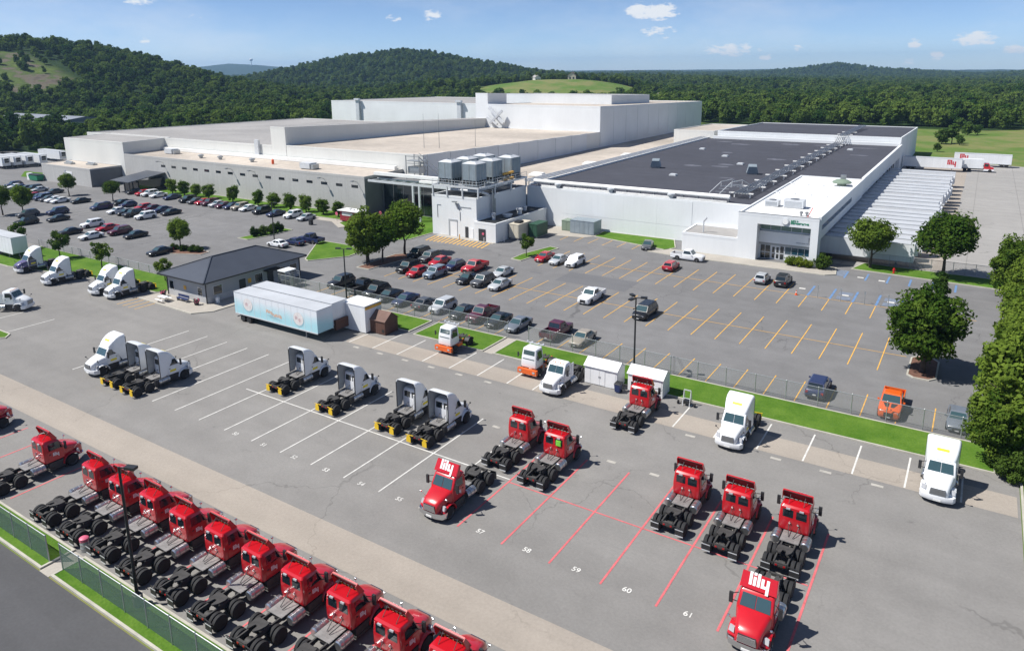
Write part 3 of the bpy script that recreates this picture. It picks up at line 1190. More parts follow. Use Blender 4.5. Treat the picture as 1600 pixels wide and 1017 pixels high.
# ribbon window of the side wall
for k in range(6):
    ya = OY0 + 3 + k * 5.2
    side_window(off, ya, ya + 5.0, 6.0, 6.75, OX1, 'blue_glass', 'steel', 0.05)
# roof plant
for (x, y, sx, sy, sz) in ((-31.0, 136.0, 1.2, 1.0, 1.1), (-27.2, 136.2, 1.7, 1.2, 1.5)):
    a = tag(empty('roof_air_unit', (x, y, OZ + .05)), 'grey rooftop air unit on the white office roof, ' + ('smaller and nearer the left edge' if x < -30 else 'larger, with a box cowl'), 'air unit', 'air units on the office roof')
    q = MB()
    q.box(-sx, sx, -sy, sy, 0.12, sz)
    q.build('casing', M['pale_steel'], a)
    q = MB()
    q.box(-sx * .8, sx * .8, -sy, sy, 0, .118)
    q.build('base_frame', M['steel'], a)
    q = MB()
    q.lathe_z([(sy * .6, sz), (sy * .62, sz + .12), (sy * .5, sz + .12)], 18)
    q.build('fan_cowl', M['steel'], a, 40)
    for i in range(5):
        z = .25 + i * (sz - .4) / 5
        q = MB()
        q.box(-sx * .85, sx * .85, -sy - .03, -sy - .002, z, z + .08)
        q.build('louvre', M['grey_wall'], a)
a = tag(empty('roof_fan', (-24.0, 165.9, OZ + .05)), 'big mushroom shaped exhaust fan standing at the back of the white roof', 'roof fan')
q = MB()
q.lathe_z([(0.9, 0), (0.9, .55), (1.9, .7), (1.9, .95), (1.2, 1.35), (.2, 1.5)], 20)
q.build('hood', M['sage'], a, 35)
q = MB()
q.box(-.5, .5, 1.0, 2.0, 1.0, 2.2)
q.build('motor_box', M['steel'], a)
for x in (-24.5, -23.6):
    a = tag(link('roof_vent', MB().lathe_z([(.18, 0), (.18, .5), (.3, .52), (.3, .75), (.1, .85)], 12).mesh('roof_vent', M['steel'], 35), None, (x, 128.6, OZ + .05)),
            'little dark roof vent behind the sign, ' + ('left one of the pair' if x < -24 else 'right one beside the red pole'), 'vent', 'vents behind the sign')
q = MB()
q.bar((-23.4, 128.4, OZ + .05), (-22.9, 129.6, OZ + 1.5), .1)
tag(q.build('red_pole', M['red_paint']), 'short leaning red pole on the white roof above the sign', 'pole')
for i, y in enumerate((150.0, 163.0)):
    q = MB()
    q.cyl((-34.0, y, OZ + .35), (-21.6, y, OZ + .35), .09, n=8)
    for x in (-33, -30, -27, -24):
        q.box(x - .1, x + .1, y - .1, y + .1, OZ + .05, OZ + .26)
    tag(q.build('roof_pipe', M['pale_steel']), 'thin pipe crossing the white roof, ' + ('the nearer of two' if i == 0 else 'the farther of two'), 'pipe')

# low annex between office and warehouse, shaded flat roof
an = bldg('entrance_annex', 'low white annex with a flat dark roof left of the office', -40, 126)
mass(an, -44.3, -34.32, 126.2, 133.4, 3.4, 3.6, 'white_wall', 'grey_roof', 0.18)
q = MB()
q.cyl((-41.0, 128, 3.5), (-41.0, 128, 5.6), .12, n=8)
q.cyl((-41.0, 128, 5.6), (-40.4, 127.8, 6.3), .18, n=8)
tag(q.build('vent_stack', M['pale_steel']), 'crooked white vent stack on the low annex roof', 'vent stack')

# --- warehouse with the dark roof ---------------------------------------------------------------
wh = bldg('warehouse', 'long white warehouse with a wide dark membrane roof', -50, 133, 'warehouse')
WX0, WX1, WY0, WY1, WZ = -82.0, -21.25, 133.5, 257.0, 8.15
b = MB()
b.box(WX0, -34.32, WY0, WY1, 0, WZ)
b.box(-34.318, -22.25, OY1 + .01, WY1, 0, WZ)
b.box(-22.248, WX1, OY1 + .01, WY1, 4.6, WZ)
b.build('wall', M['white_wall'], wh)
b = MB()
b.add([(WX0 + .3, WY0 + .9, WZ + .03), (-34.4, WY0 + .9, WZ + .03), (-34.4, OY1 + .05, WZ + .03), (WX1 - .3, OY1 + .05, WZ + .03), (WX1 - .3, WY1 - .3, WZ + .03), (WX0 + .3, WY1 - .3, WZ + .03)], [(0, 1, 2, 3, 4, 5)])
b.build('roof', M['dark_membrane'], wh)
b = MB()
b.box(WX0, WX0 + .3, WY0 + .91, WY1, WZ - .2, WZ + .45)
b.box(WX1 - .28, WX1 + .36, OY1 + .02, WY1, WZ - .2, WZ + .55)  # dock side built taller and thicker for a wider shadow on trailers
b.box(-34.32, WX1 + .02, OY1 - .3, OY1, WZ - .3, WZ + .25)
b.build('parapet', M['panel_wall'], wh)
for k in range(16):       # wall panels of the front, with their joints
    xa = -73.5 + k * 7.1
    if xa + 7.1 < -44.5:
        q = MB()
        q.box(xa, xa + 7.09, WY0 - .05, WY0 - .002, 0.1, 2.9)
        q.build('wall_panel', M['white_wall'], wh)
        q = MB()
        q.box(xa, xa + 7.09, WY0 - .05, WY0 - .002, 2.95, 7.9)
        q.build('wall_panel', M['white_wall'], wh)
for k in range(11):       # panels of the dock side above the doors
    ya = OY1 + .6 + k * 7.3
    q = MB()
    q.box(WX1 - .01, WX1 + .05, ya, ya + 7.2, 4.7, WZ - .22)
    q.build('wall_panel', M['panel_wall'], wh)
for k in range(24):       # dock doors in the recessed lower wall, with seals
    y = 137.5 + k * 4.9
    if y < WY1 - 2:
        q = MB()
        xd = -22.2 if y < OY1 else -22.24
        q.box(xd, xd + .22, y - 1.5, y + 1.5, 1.2, 4.2)
        dd = q.build('dock_door', M['dark'], wh)
        q = MB()
        q.box(xd + .225, xd + .26, y - 1.2, y + 1.2, 1.3, 3.9)
        q.build('door_leaf', M['grey_wall'], dd)
# the big white duct along the front of the roof, on stands
q = MB()
q.cyl((-81.0, 134.9, 9.15), (-38.5, 134.9, 9.15), .42, n=14)
du = tag(q.build('roof_duct', M['duct_white'], None, 40), 'long fat white duct along the front edge of the dark roof', 'duct')
for k in range(15):
    x = -80 + k * 2.95
    q = MB()
    q.box(x - .08, x + .08, 134.55, 134.7, 8.2, 8.75)
    q.box(x - .08, x + .08, 135.1, 135.25, 8.2, 8.75)
    q.build('stand', M['steel'], du)
q = MB()
for k in range(3):
    q.cyl((-79, 134.05 + k * .16, 8.28 + .14 * (k % 2)), (-38.8, 134.05 + k * .16, 8.28 + .14 * (k % 2)), .07, n=6)
tag(q.build('pipe_run', M['steel']), 'bundle of thin grey pipes below the white roof duct', 'pipes')
for i, x in enumerate((-74.6, -62.4, -49.6)):
    q = MB()
    q.lathe_z([(.45, 0), (.45, .55), (.75, .6), (.75, .9), (.3, 1.05)], 12)
    tag(link('roof_vent', q.mesh('roof_vent', M['pale_steel'], 35), None, (x, 134.0, 8.16)),
        'mushroom vent on the warehouse wall top, ' + ('left', 'middle', 'right')[i] + ' one under the white duct', 'vent', 'vents on the wall top')
# tilted hoods on the dark roof
for i, (x, y) in enumerate(((-68.7, 173.9), (-44.8, 174.1))):
    a = tag(empty('roof_hood', (x, y, WZ + .03), 0.3), 'pale slanted roof hood standing alone on the dark roof, ' + ('left' if i == 0 else 'right') + ' one', 'roof hood', 'hoods on the dark roof')
    q = MB()
    q.hexa([(-1.3, -1.2, .3), (1.3, -1.2, .3), (1.3, 1.2, .3), (-1.3, 1.2, .3), (-.9, -1.6, 1.9), (.9, -1.6, 1.9), (.9, .3, 2.3), (-.9, .3, 2.3)])
    q.build('cowl', M['tower_metal'], a)
    q = MB()
    q.box(-1.0, 1.0, -.9, .9, 0, .299)
    q.build('kerb', M['steel'], a)
for i, (x, y) in enumerate(((-60, 163), (-60.5, 205), (-52, 190), (-38.5, 158), (-72, 220), (-33, 238))):
    q = MB()
    q.box(-.8, .8, -.8, .8, 0, .28)
    q.box(-.65, .65, -.65, .65, .281, .42)
    tag(link('skylight', q.mesh('skylight', M['pale_steel']), None, (x, y, WZ + .03)),
        'small square pale skylight curb on the dark roof ' + ('nearest the front duct', 'farther back on the left', 'in the middle', 'beside the pipe rack', 'farthest left', 'near the dock side')[i], 'skylight', 'skylights on the dark roof')
# pipe rack: cross bars on posts, pipes between, running away from the office roof
rk = tag(empty('pipe_rack', (-38, 141, WZ)), 'long rack of pipes on pale cross bars running back over the dark roof', 'pipe rack')
for k in range(15):
    y = 141 + k * 9.2
    zt = WZ + (1.0 if y < 250 else 2.8)
    q = MB()
    q.box(-40.4, -35.8, y - .22, y + .22, zt - .2, zt)
    for x in (-39.4, -36.4):
        q.box(x - .09, x + .09, y - .09, y + .09, WZ, zt - .141)
    f = q.build('cross_bar', M['duct_white'], None)
    f.parent = rk
    f.matrix_parent_inverse = Matrix.Translation((38, -141, -WZ))
for k, x in enumerate((-39.0, -38.5, -38.0, -37.4, -36.9)):
    q = MB()
    q.cyl((x, 139, WZ + 1.12), (x, 249, WZ + 1.12), .11, n=8)
    q.cyl((x, 249, WZ + 1.12), (x, 254, WZ + 2.95), .11, n=8)
    q.cyl((x, 254, WZ + 2.95), (x, 300, WZ + 2.95), .11, n=8)
    f = q.build('pipe', M['steel'], None)
    f.parent = rk
    f.matrix_parent_inverse = Matrix.Translation((38, -141, -WZ))
for x, y, sx, sy in ((-62, 182, 2.5, 1.2), (-55, 183.5, 3.0, .8), (-55, 188, 2.6, .9), (-47, 205, 3, 1), (-66, 240, 4, 1), (-52, 247, 4, 1.2), (-42, 248, 3, .9), (-73, 246, 3, 1), (-48, 165, 1.8, .5), (-29, 225, 2.5, .8), (-30, 245, 4, .8), (-63, 215, 2, 1)):
    n_ = 14
    rr = random.Random(int(x * 7 + y))
    q = MB()
    q.add([(x + sx * cos(2 * pi * k / n_) * rr.uniform(.6, 1.1), y + 1.6 * sy * sin(2 * pi * k / n_) * rr.uniform(.6, 1.1), WZ + .036) for k in range(n_)], [tuple(range(n_))])
    q.build('dried_puddle', M['roof_stain'], wh)
# stair rails over the roof edge
rl = tag(empty('roof_stair', (-40, 139, WZ)), 'grey steel crossover stair with handrails at the roof edge', 'stair')
q = MB()
for s_ in (0, 1):
    for (ya, za, yb, zb) in ((138, 0, 142, 1.7), (142, 1.7, 146, 1.7), (146, 1.7, 150, 0)):
        q.bar((-43.4 + 2 * s_ + (ya - 138) * .25, ya, WZ + za + 1.0), (-43.4 + 2 * s_ + (yb - 138) * .25, yb, WZ + zb + 1.0), .1)
        q.bar((-43.4 + 2 * s_ + (ya - 138) * .25, ya, WZ + za), (-43.4 + 2 * s_ + (ya - 138) * .25, ya, WZ + za + 1.0), .08)
f = q.build('handrail', M['pale_steel'], None)
f.parent = rl
f.matrix_parent_inverse = Matrix.Translation((40, -139, -WZ))
q = MB()
for i in range(12):
    t = i / 11
    y = 138 + 12 * t
    z = min(1.7, (y - 138) * .42, (150 - y) * .42)
    q.box(-43.4 + (y - 138) * .25, -41.4 + (y - 138) * .25, y - .3, y + .3, WZ + z + .04, WZ + z + .09)
f = q.build('tread', M['steel'], None)
f['kind'] = 'stuff'
f.parent = rl
f.matrix_parent_inverse = Matrix.Translation((40, -139, -WZ))

# rear bay, one step higher
rb = bldg('rear_bay', 'white rear bay one step higher behind the dark roof', -50, 258, 'warehouse')
mass(rb, -79.0, -21.3, 257.2, 318, 10.5, 9.4, 'white_wall', 'dark_membrane', 0.3)
b = MB()
b.box(-80, -21.4, 255.4, 256.6, 8.2, 9.1)
b.build('kerb_wall', M['white_wall'], rb)
lp = bldg('link_block', 'pale link block beyond the tall wall panels', -90, 262)
mass(lp, -95, -80.2, 257, 300, 10.4, 9.6, 'cream_wall', 'gravel_roof', 0.3)

# --- strip roof between the dark roof and the tall panelled wall
st = bldg('service_block', 'low block with a pale gravel strip roof beside the tall panelled wall', -97, 133)
mass(st, -111.9, -82.4, 133, 300, 5.9, 5.4, 'grey_wall', 'gravel_roof', 0.2)
q = MB()
for k in range(4):
    q.cyl((-83.2 - k * .55, 137, 8.5 + .2 * (k % 2)), (-82.6 - k * .55, 256, 8.5 + .2 * (k % 2)), .16, n=8)
pr = tag(q.build('pipe_run', M['pale_steel']), 'run of four pale pipes along the left edge of the dark roof', 'pipes')
for k in range(14):
    y = 139 + k * 8.8
    q = MB()
    q.box(-85.2, -82.7, y - .1, y + .1, 8.15, 8.28)
    q.box(-85.0, -84.8, y - .1, y + .1, 5.9, 8.15)
    q.build('stand', M['steel'], pr)
for i, (x, y) in enumerate(((-93, 186), (-92, 210), (-95, 160))):
    q = MB()
    q.box(-2.2, 2.2, -1.2, 1.2, 0, .5)
    q.box(-1.6, 1.6, -.9, .9, .501, .9)
    tag(link('insulation_stack', q.mesh('insulation_stack', M['duct_white']), None, (x, y, 6.0)),
        'white stack of sheets lying on the gravel strip roof, ' + ('middle', 'farthest', 'nearest')[i] + ' one', 'sheet stack', 'stacks on the strip roof')

# --- the group of pale blocks behind
mid = bldg('middle_block', 'wide cream block with a tan gravel roof and a grey panelled side', -136, 135)
mass(mid, -160, -112, 134.9, 230.6, 12.9, 11.0, 'cream_wall', 'gravel_roof', 0.12)
tall = bldg('tall_block', 'tallest white block with a grey side of vertical wall panels', -136, 231)
mass(tall, -159.1, -112, 230.7, 338, 19.6, 16.9, 'white_wall', 'gravel_roof', 0.25)
for k in range(19):
    ya = 135.0 + k * 10.7
    zt = 12.75 if ya < 225 else None
    q = MB()
    if ya < 219:
        q.box(-112.0 + .002, -111.86, ya, ya + 10.5, 5.6, 12.9 - (ya - 134.9) * .0198)
        q.build('wall_panel', M['panel_wall'], mid)
for k in range(10):
    ya = 230.8 + k * 10.72
    q = MB()
    z1 = 19.5 - (ya - 230.7) * .0252
    q.hexa([(-111.998, ya, 5.4), (-111.86, ya, 5.4), (-111.86, ya + 10.55, 5.4), (-111.998, ya + 10.55, 5.4), (-111.998, ya, z1), (-111.86, ya, z1), (-111.86, ya + 10.55, z1 - .27), (-111.998, ya + 10.55, z1 - .27)])
    q.build('wall_panel', M['panel_wall'], tall)
nb = bldg('ridge_block', 'long narrow raised block with a shaded grey side over the tan roof', -163, 135)
mass(nb, -166, -160.1, 134.85, 231, 17.8, 14.4, 'cream_wall', 'grey_roof', 0.1)
lb = bldg('left_block', 'cream block with a grey gravel roof left of the narrow raised block', -190, 135)
mass(lb, -262, -166.1, 134.9, 232, 12.5, 11.4, 'cream_wall', 'grey_roof', 0.25)
q = MB()
q.box(-172.5, -170.9, 134.2, 134.89, 9.2, 14.0)
tag(q.build('wall_duct', M['pale_steel']), 'square pale duct climbing the cream wall above the low roof', 'duct')
tw = bldg('stair_tower', 'small white tower rising at the corner of the tallest block', -162, 231, 'tower')
mass(tw, -164.7, -159.15, 230.9, 244, 23.7, 23.2, 'white_wall', 'grey_roof', 0.15)
pb = bldg('penthouse_block', 'long pale grey penthouse wall behind the tallest roof', -150, 262)
mass(pb, -180.5, -122.5, 262, 300, 22.3, 21.2, 'panel_wall', 'grey_roof', 0.2)
bk = bldg('back_block', 'far white block behind the left roofs with two square ducts', -215, 251)
mass(bk, -263.5, -165.2, 251, 330, 18.6, 17.4, 'white_wall', 'grey_roof', 0.2)
for x in (-245.5, -187.0):
    q = MB()
    q.box(x - 1.0, x + 1.0, 249.8, 250.99, 9, 19.2)
    q.box(x - 1.5, x + 1.5, 249.2, 250.5, 19.201, 20.0)
    q.build('duct', M['pale_steel'], bk)
# big slanted duct by the tower
cd_ = tag(empty('conveyor_duct', (-153, 229, 12.5)), 'slanted pale ducts and frame where the tower meets the tan roof', 'duct')
for a_, c_, w_ in (((-158, 230.2, 18.6), (-150.5, 228.6, 13.0), 1.0), ((-156.5, 228.4, 12.8), (-151.5, 229.2, 17.6), .8), ((-158.5, 229.5, 15.0), (-153.0, 228.0, 12.6), .7)):
    q = MB()
    q.bar(a_, c_, w_)
    under_(q, 'duct', 'pale_steel', cd_)
for i, (x, y, h) in enumerate(((-124, 150, 9.0), (-120.5, 152, 9.0), (-114.5, 160, 7.0))):
    q = MB()
    q.cyl((0, 0, 0), (0, 0, h), .07, .03, n=6)
    tag(link('roof_mast', q.mesh('roof_mast', M['steel']), None, (x, y, 12.6)), 'thin steel mast above the tan roof, ' + ('left', 'middle', 'right')[i] + ' of three', 'mast', 'masts on the tan roof')

# --- low block wall with the row of slot windows
lw = bldg('low_building', 'long low concrete block building with a row of slot windows', -168, 121)
mass(lw, -216.5, -118.4, 121.4, 134.8, 8.7, 8.9, 'block_wall', 'gravel_roof', 0.35, pw=0.25)
for k in range(16):
    x = -197.0 + k * 5.03
    front_window(lw, x - 1.0, x + 1.0, 6.3, 6.85, 121.4, 'window_glass', 'dark', 0.05, 0.02)
q = MB()
q.box(-216, -120, 133.6, 134.6, 9.0, 9.9)
tag(q.build('roof_duct', M['duct_white']), 'long white duct at the back of the low gravel roof', 'duct')
for i, (x, y) in enumerate(((-141.5, 126.0), (-204.5, 129.5))):
    a = tag(empty('roof_air_unit', (x, y, 8.9)), 'pale box air unit on the low gravel roof, ' + ('right one, by the slot windows' if i == 0 else 'left one, beside the tower'), 'air unit', 'units on the low roof')
    q = MB()
    q.box(-2.2, 1.4, -1.2, 1.2, .15, 1.5)
    q.build('casing', M['pale_steel'], a)
    q = MB()
    q.box(1.402, 2.4, -1.0, 1.0, .15, 1.2)
    q.build('intake', M['galvanised'], a)
    q = MB()
    q.box(-2, 2.2, -1.0, 1.0, 0, .148)
    q.build('base_frame', M['steel'], a)
for i, (x, y) in enumerate(((-187, 127), (-179, 127.5), (-166, 128))):
    q = MB()
    q.lathe_z([(.5, 0), (.5, .4), (.8, .5), (.8, .8), (.3, 1.0)], 12)
    tag(link('roof_vent', q.mesh('roof_vent', M['galvanised'], 35), None, (x, y, 8.95)), 'grey vent on the low gravel roof, ' + ('leftmost', 'second', 'third')[i] + ' from the tower', 'vent', 'vents on the low roof')
q = MB()
q.lathe_z([(.35, 0), (.35, 1.0), (.1, 1.3)], 10)
tag(link('roof_marker', q.mesh('roof_marker', M['orange_plastic'], 35), None, (-157, 127.5, 8.95)), 'orange marker standing on the low gravel roof', 'marker')
for i, x in enumerate((-217 + 20, -166, -157.0, -131.5, -120.6)):   # arm lamps on the wall
    q = MB()
    q.bar((x, 121.39, 7.6), (x + .1, 120.0, 8.1), .1)
    q.box(x - .25, x + .35, 119.4, 120.0, 7.95, 8.2)
    tag(q.build('wall_lamp', M['steel']), 'arm lamp on the slot window wall, ' + ('first', 'second', 'third', 'fourth', 'fifth')[i] + ' from the left', 'wall lamp', 'arm lamps on the low building')
for x, w in ((-149.5, .9), (-119.8, .5)):
    q = MB()
    q.box(x - w / 2, x + w / 2, 121.32, 121.398, .1, 2.3)
    q.build('door', M['door_dark'], lw)
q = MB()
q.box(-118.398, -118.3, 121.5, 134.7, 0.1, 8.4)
q.build('side_slab', M['dark_block'], lw)  # separate dark grey slab added to darken this end wall
pc = bldg('shade_block', 'dark glazed block added to darken the shaded passage behind the pipe bridge', -106, 127, 'shade block')  # added block whose dark walls stand in for the passage's shade
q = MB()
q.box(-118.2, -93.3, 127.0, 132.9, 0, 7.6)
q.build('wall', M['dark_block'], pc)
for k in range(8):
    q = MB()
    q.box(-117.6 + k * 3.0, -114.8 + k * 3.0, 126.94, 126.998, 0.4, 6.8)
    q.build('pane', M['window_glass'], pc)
# left tower and the garage annex
lt = bldg('west_tower', 'cream tower block at the left end of the low building', -233, 121, 'tower')
mass(lt, -250.5, -216.6, 121.4, 137, 12.3, 12.6, 'cream_wall', 'grey_roof', 0.15)
ga = bldg('garage_annex', 'small block garage annex with a tall white door below the tower', -233, 112, 'garage')
mass(ga, -246.9, -218.7, 111.9, 121.35, 5.2, 5.3, 'block_wall', 'gravel_roof', 0.2)
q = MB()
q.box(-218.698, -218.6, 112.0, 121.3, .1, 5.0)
q.build('side_slab', M['dark_block'], ga)  # dark grey slab added over the annex's right side as well
q = MB()
q.box(-232.4, -229.0, 111.82, 111.898, .05, 3.9)
dd = q.build('door', M['door_white'], ga)
q = MB()
q.box(-233.4, -232.45, 111.8, 111.898, .05, 4.3)
q.build('door_jamb', M['grey_wall'], ga)
q = MB()
q.box(-236.6, -235.7, 111.82, 111.898, .05, 2.4)
q.build('door', M['door_dark'], ga)
for i, (x, y) in enumerate(((-238, 116), (-229, 118))):
    q = MB()
    q.box(-2.0, 2.0, -.7, .7, 0, .5)
    q.cyl((-2, 0, .7), (2, 0, .7), .2, n=8)
    tag(link('roof_pipework', q.mesh('roof_pipework', M['galvanised']), None, (x, y, 5.3)), 'grey pipework on the garage annex roof, ' + ('left' if i == 0 else 'right') + ' piece', 'pipework', 'pipework on the annex')
# dark porch
po = bldg('porch', 'dark glazed entrance porch with a sloping grey roof against the low building', -200, 116, 'porch')
q = MB()
q.hexa([(-205.4, 110.2, 3.2), (-196.2, 110.2, 3.2), (-196.2, 121.3, 4.6), (-205.4, 121.3, 4.6), (-205.4, 110.2, 3.4), (-196.2, 110.2, 3.4), (-196.2, 121.3, 4.8), (-205.4, 121.3, 4.8)])
q.build('roof', M['metal_roof'], po)
for x in (-205.0, -202, -199, -196.6):
    q = MB()
    q.box(x - .12, x + .12, 110.5, 110.74, 0, 3.19)
    q.build('post', M['black_metal'], po)
q = MB()
q.box(-204.6, -196.8, 113.5, 121.3, 0, 3.3)
q.build('glazed_box', M['window_glass'], po)
q = MB()
q.box(-196.75, -196.55, 110.8, 121.2, 0, 1.0)
q.build('rail', M['black_metal'], po)

# --- plant room with cooling towers
pm = bldg('plant_room', 'white plant room under the cooling towers with a roller door', -87, 114, 'plant room')
mass(pm, -93.2, -82.1, 114.6, 133.2, 8.1, 8.1, 'white_wall', 'dark', 0.15)
q = MB()
q.box(-88.6, -86.9, 114.5, 114.598, .05, 3.1)
q.build('roller_door', M['door_white'], pm)
q = MB()
q.box(-89.0, -88.62, 114.48, 114.598, .05, 3.5)
q.box(-88.618, -86.9, 114.48, 114.598, 3.11, 3.5)
q.build('door_frame', M['grey_wall'], pm)
q = MB()
q.box(-84.9, -84.2, 114.52, 114.598, .05, 2.3)
q.build('door', M['door_dark'], pm)
q = MB()
q.box(-83.9, -82.9, 114.52, 114.598, .05, 2.1)
q.build('door', M['door_white'], pm)
q = MB()
q.bar((-86.2, 114.59, 5.4), (-86.9, 114.2, 7.2), .12)
q.box(-87.6, -86.6, 113.9, 114.4, 7.1, 7.3)
q.bar((-86.1, 114.55, 5.2), (-86.1, 114.55, 3.4), .07)
q.build('wall_lamp', M['steel'], pm)
q = MB()
q.bar((-91.8, 114.55, 6.2), (-91.8, 114.55, 3.6), .07)
q.bar((-91.8, 114.55, 6.2), (-90.9, 114.55, 6.2), .07)
q.bar((-86.0, 114.55, 6.2), (-83.4, 114.55, 6.2), .08)
q.build('conduit', M['galvanised'], pm)
ax = bldg('plant_annex', 'low white annex with a dark flat roof against the plant room', -79, 114, 'annex')
mass(ax, -82.05, -77.0, 113.7, 133.2, 3.7, 3.7, 'white_wall', 'dark', 0.15)
q = MB()
q.box(-81.0, -79.4, 113.6, 113.698, .1, 2.5)
dd = q.build('door', M['door_dark'], ax)
q = MB()
q.lathe_x([(0, .28), (.03, .28)], 8)
sg = q.build('warning_sign', M['pink_plastic'], dd)
sg.location = (-79.9, 113.58, 1.6)
sg.rotation_euler = (0, 0, radians(-90))
for i, (x, y, r, h) in enumerate(((-79.8, 117.2, .35, 1.3), (-79.0, 121.0, .8, .6), (-78.4, 124.6, .5, 1.2), (-79.6, 128.6, .4, .9))):
    q = MB()
    q.lathe_z([(r, 0), (r, h * .7), (r * 1.3, h * .75), (r * 1.3, h), (r * .3, h * 1.1)], 14)
    tag(link('roof_vent', q.mesh('roof_vent', M['pale_steel'], 35), None, (x, y, 3.76)), 'pale vent on the dark annex roof, ' + ('first', 'second and widest', 'third', 'last')[i] + ' from the front', 'vent', 'vents on the plant annex')
for i in range(3):
    q = MB()
    q.cyl((-81.6, 119.5 + i * .5, 3.75), (-81.6, 119.5 + i * .5, 9.4 - i), .14, n=8)
    tag(q.build('riser_pipe', M['galvanised']), 'grey riser pipe on the plant room side, ' + ('front', 'middle', 'rear')[i] + ' of three', 'pipe', 'riser pipes')
# deck on posts
dk = tag(empty('tower_deck', (-87.5, 114.5, 8.1)), 'pale steel deck on short posts carrying the cooling towers', 'steel deck')


def under(mb, name, m, root, smooth=None):
    """part given in world coordinates under a root that stands elsewhere"""
    f = mb.build(name, M[m], None, smooth)
    f.parent = root
    f.matrix_parent_inverse = Matrix.Translation(root.location).inverted()
    return f


q = MB()
q.box(-93.0, -81.4, 114.4, 114.7, 10.0, 10.35)
q.box(-93.0, -81.4, 132.3, 132.6, 10.0, 10.35)
q.box(-93.0, -92.7, 114.702, 132.298, 10.0, 10.35)
q.box(-81.7, -81.4, 114.702, 132.298, 10.0, 10.35)
for k in range(7):
    q.box(-92.69, -81.71, 116.6 + k * 2.3, 116.8 + k * 2.3, 10.05, 10.3)
under(q, 'beam', 'pale_steel', dk)
for x in (-92.8, -89.2, -85.4, -81.6):
    for y in (114.55, 120.4, 126.4, 132.4):
        q = MB()
        q.box(x - .13, x + .13, y - .13, y + .13, 8.1, 9.999)
        under(q, 'post', 'pale_steel', dk)
for (xa, ya, xb, yb) in ((-92.9, 114.5, -81.5, 114.5), (-81.5, 114.5, -81.5, 132.5)):
    q = MB()
    for z in (10.85, 11.35):
        q.bar((xa, ya, z), (xb, yb, z), .06)
    for i in range(9):
        t = i / 8
        q.bar((xa + (xb - xa) * t, ya + (yb - ya) * t, 10.36), (xa + (xb - xa) * t, ya + (yb - ya) * t, 11.38), .06)
    under(q, 'railing', 'pale_steel', dk)
q = MB()
q.cyl((-90, 117, 9.1), (-82.5, 117, 9.1), .28, n=10)
q.cyl((-84, 117, 9.1), (-84, 131, 9.1), .28, n=10)
q.cyl((-82.5, 117, 9.1), (-81.9, 118.5, 8.4), .28, n=10)
under(q, 'pipe', 'pale_steel', dk)


def cooling_tower():
    r = empty('cooling_tower')
    q = MB()
    q.hexa([(-1.75, -1.75, 1.05), (1.75, -1.75, 1.05), (1.75, 1.75, 1.05), (-1.75, 1.75, 1.05), (-1.75, -1.75, 4.3), (1.75, -1.75, 4.3), (1.75, 1.75, 4.3), (-1.75, 1.75, 4.3)])
    q.build('casing', M['tower_metal'], r)
    q = MB()
    q.box(-1.6, 1.6, -1.6, 1.6, .1, 1.049)
    q.build('plenum', M['dark'], r)
    q = MB()
    for i in range(5):
        x = -1.7 + i * .85
        q.box(x - .04, x + .04, -1.74, -1.62, 0, 1.048)
        q.box(x - .06, x + .06, 1.60, 1.76, 0, 1.048)
        q.box(-1.76, -1.60, x - .06, x + .06, 0, 1.046)
        q.box(1.60, 1.76, x - .06, x + .06, 0, 1.046)
    q.box(-1.8, 1.8, -1.8, 1.8, 0, .099)
    q.build('frame', M['tower_metal'], r)
    q = MB()
    for x in (-1.76, 1.76):
        for i in range(3):
            q.box(x - .02, x + .02, -1.7 + i * 1.2, -1.62 + i * 1.2, 1.06, 4.28)
    for i in range(3):
        q.box(-1.7 + i * 1.6, -1.6 + i * 1.6, -1.79, -1.751, 1.06, 4.28)
    q.build('rib', M['galvanised'], r)
    q = MB()
    q.hexa([(-1.75, -1.75, 4.301), (1.75, -1.75, 4.301), (1.75, 1.75, 4.301), (-1.75, 1.75, 4.301), (-.8, -.8, 4.72), (.8, -.8, 4.72), (.8, .8, 4.72), (-.8, .8, 4.72)])
    q.build('cap', M['pale_steel'], r)
    q = MB()
    q.lathe_z([(.72, 4.721), (.70, 4.86), (.62, 4.86), (.60, 4.75)], 18)
    q.build('fan_ring', M['galvanised'], r, 40)
    return r


ct0 = cooling_tower()
for i, (x, y) in enumerate(((-90.6, 117.6), (-84.6, 117.6), (-90.6, 123.4), (-84.6, 123.4), (-90.6, 129.6), (-84.2, 129.8))):
    o = ct0 if i == 0 else copy_tree(ct0)
    o.location = (x, y, 10.36)
    tag(o, 'blue grey cooling tower with a fan on top, ' + ('front left of the six', 'front right of the six', 'middle left of the six', 'middle right of the six', 'rear left of the six', 'rear right of the six')[i], 'cooling tower', 'cooling towers on the plant room')
q = MB()
for z in (0, 1.2):
    q.cyl((-82.2, 124.5, 10.6 + z), (-82.2, 128.2, 10.6 + z), .25, n=10)
tag(q.build('yellow_pipes', M['paint_yellow']), 'two short yellow pipes between the cooling towers', 'pipes')
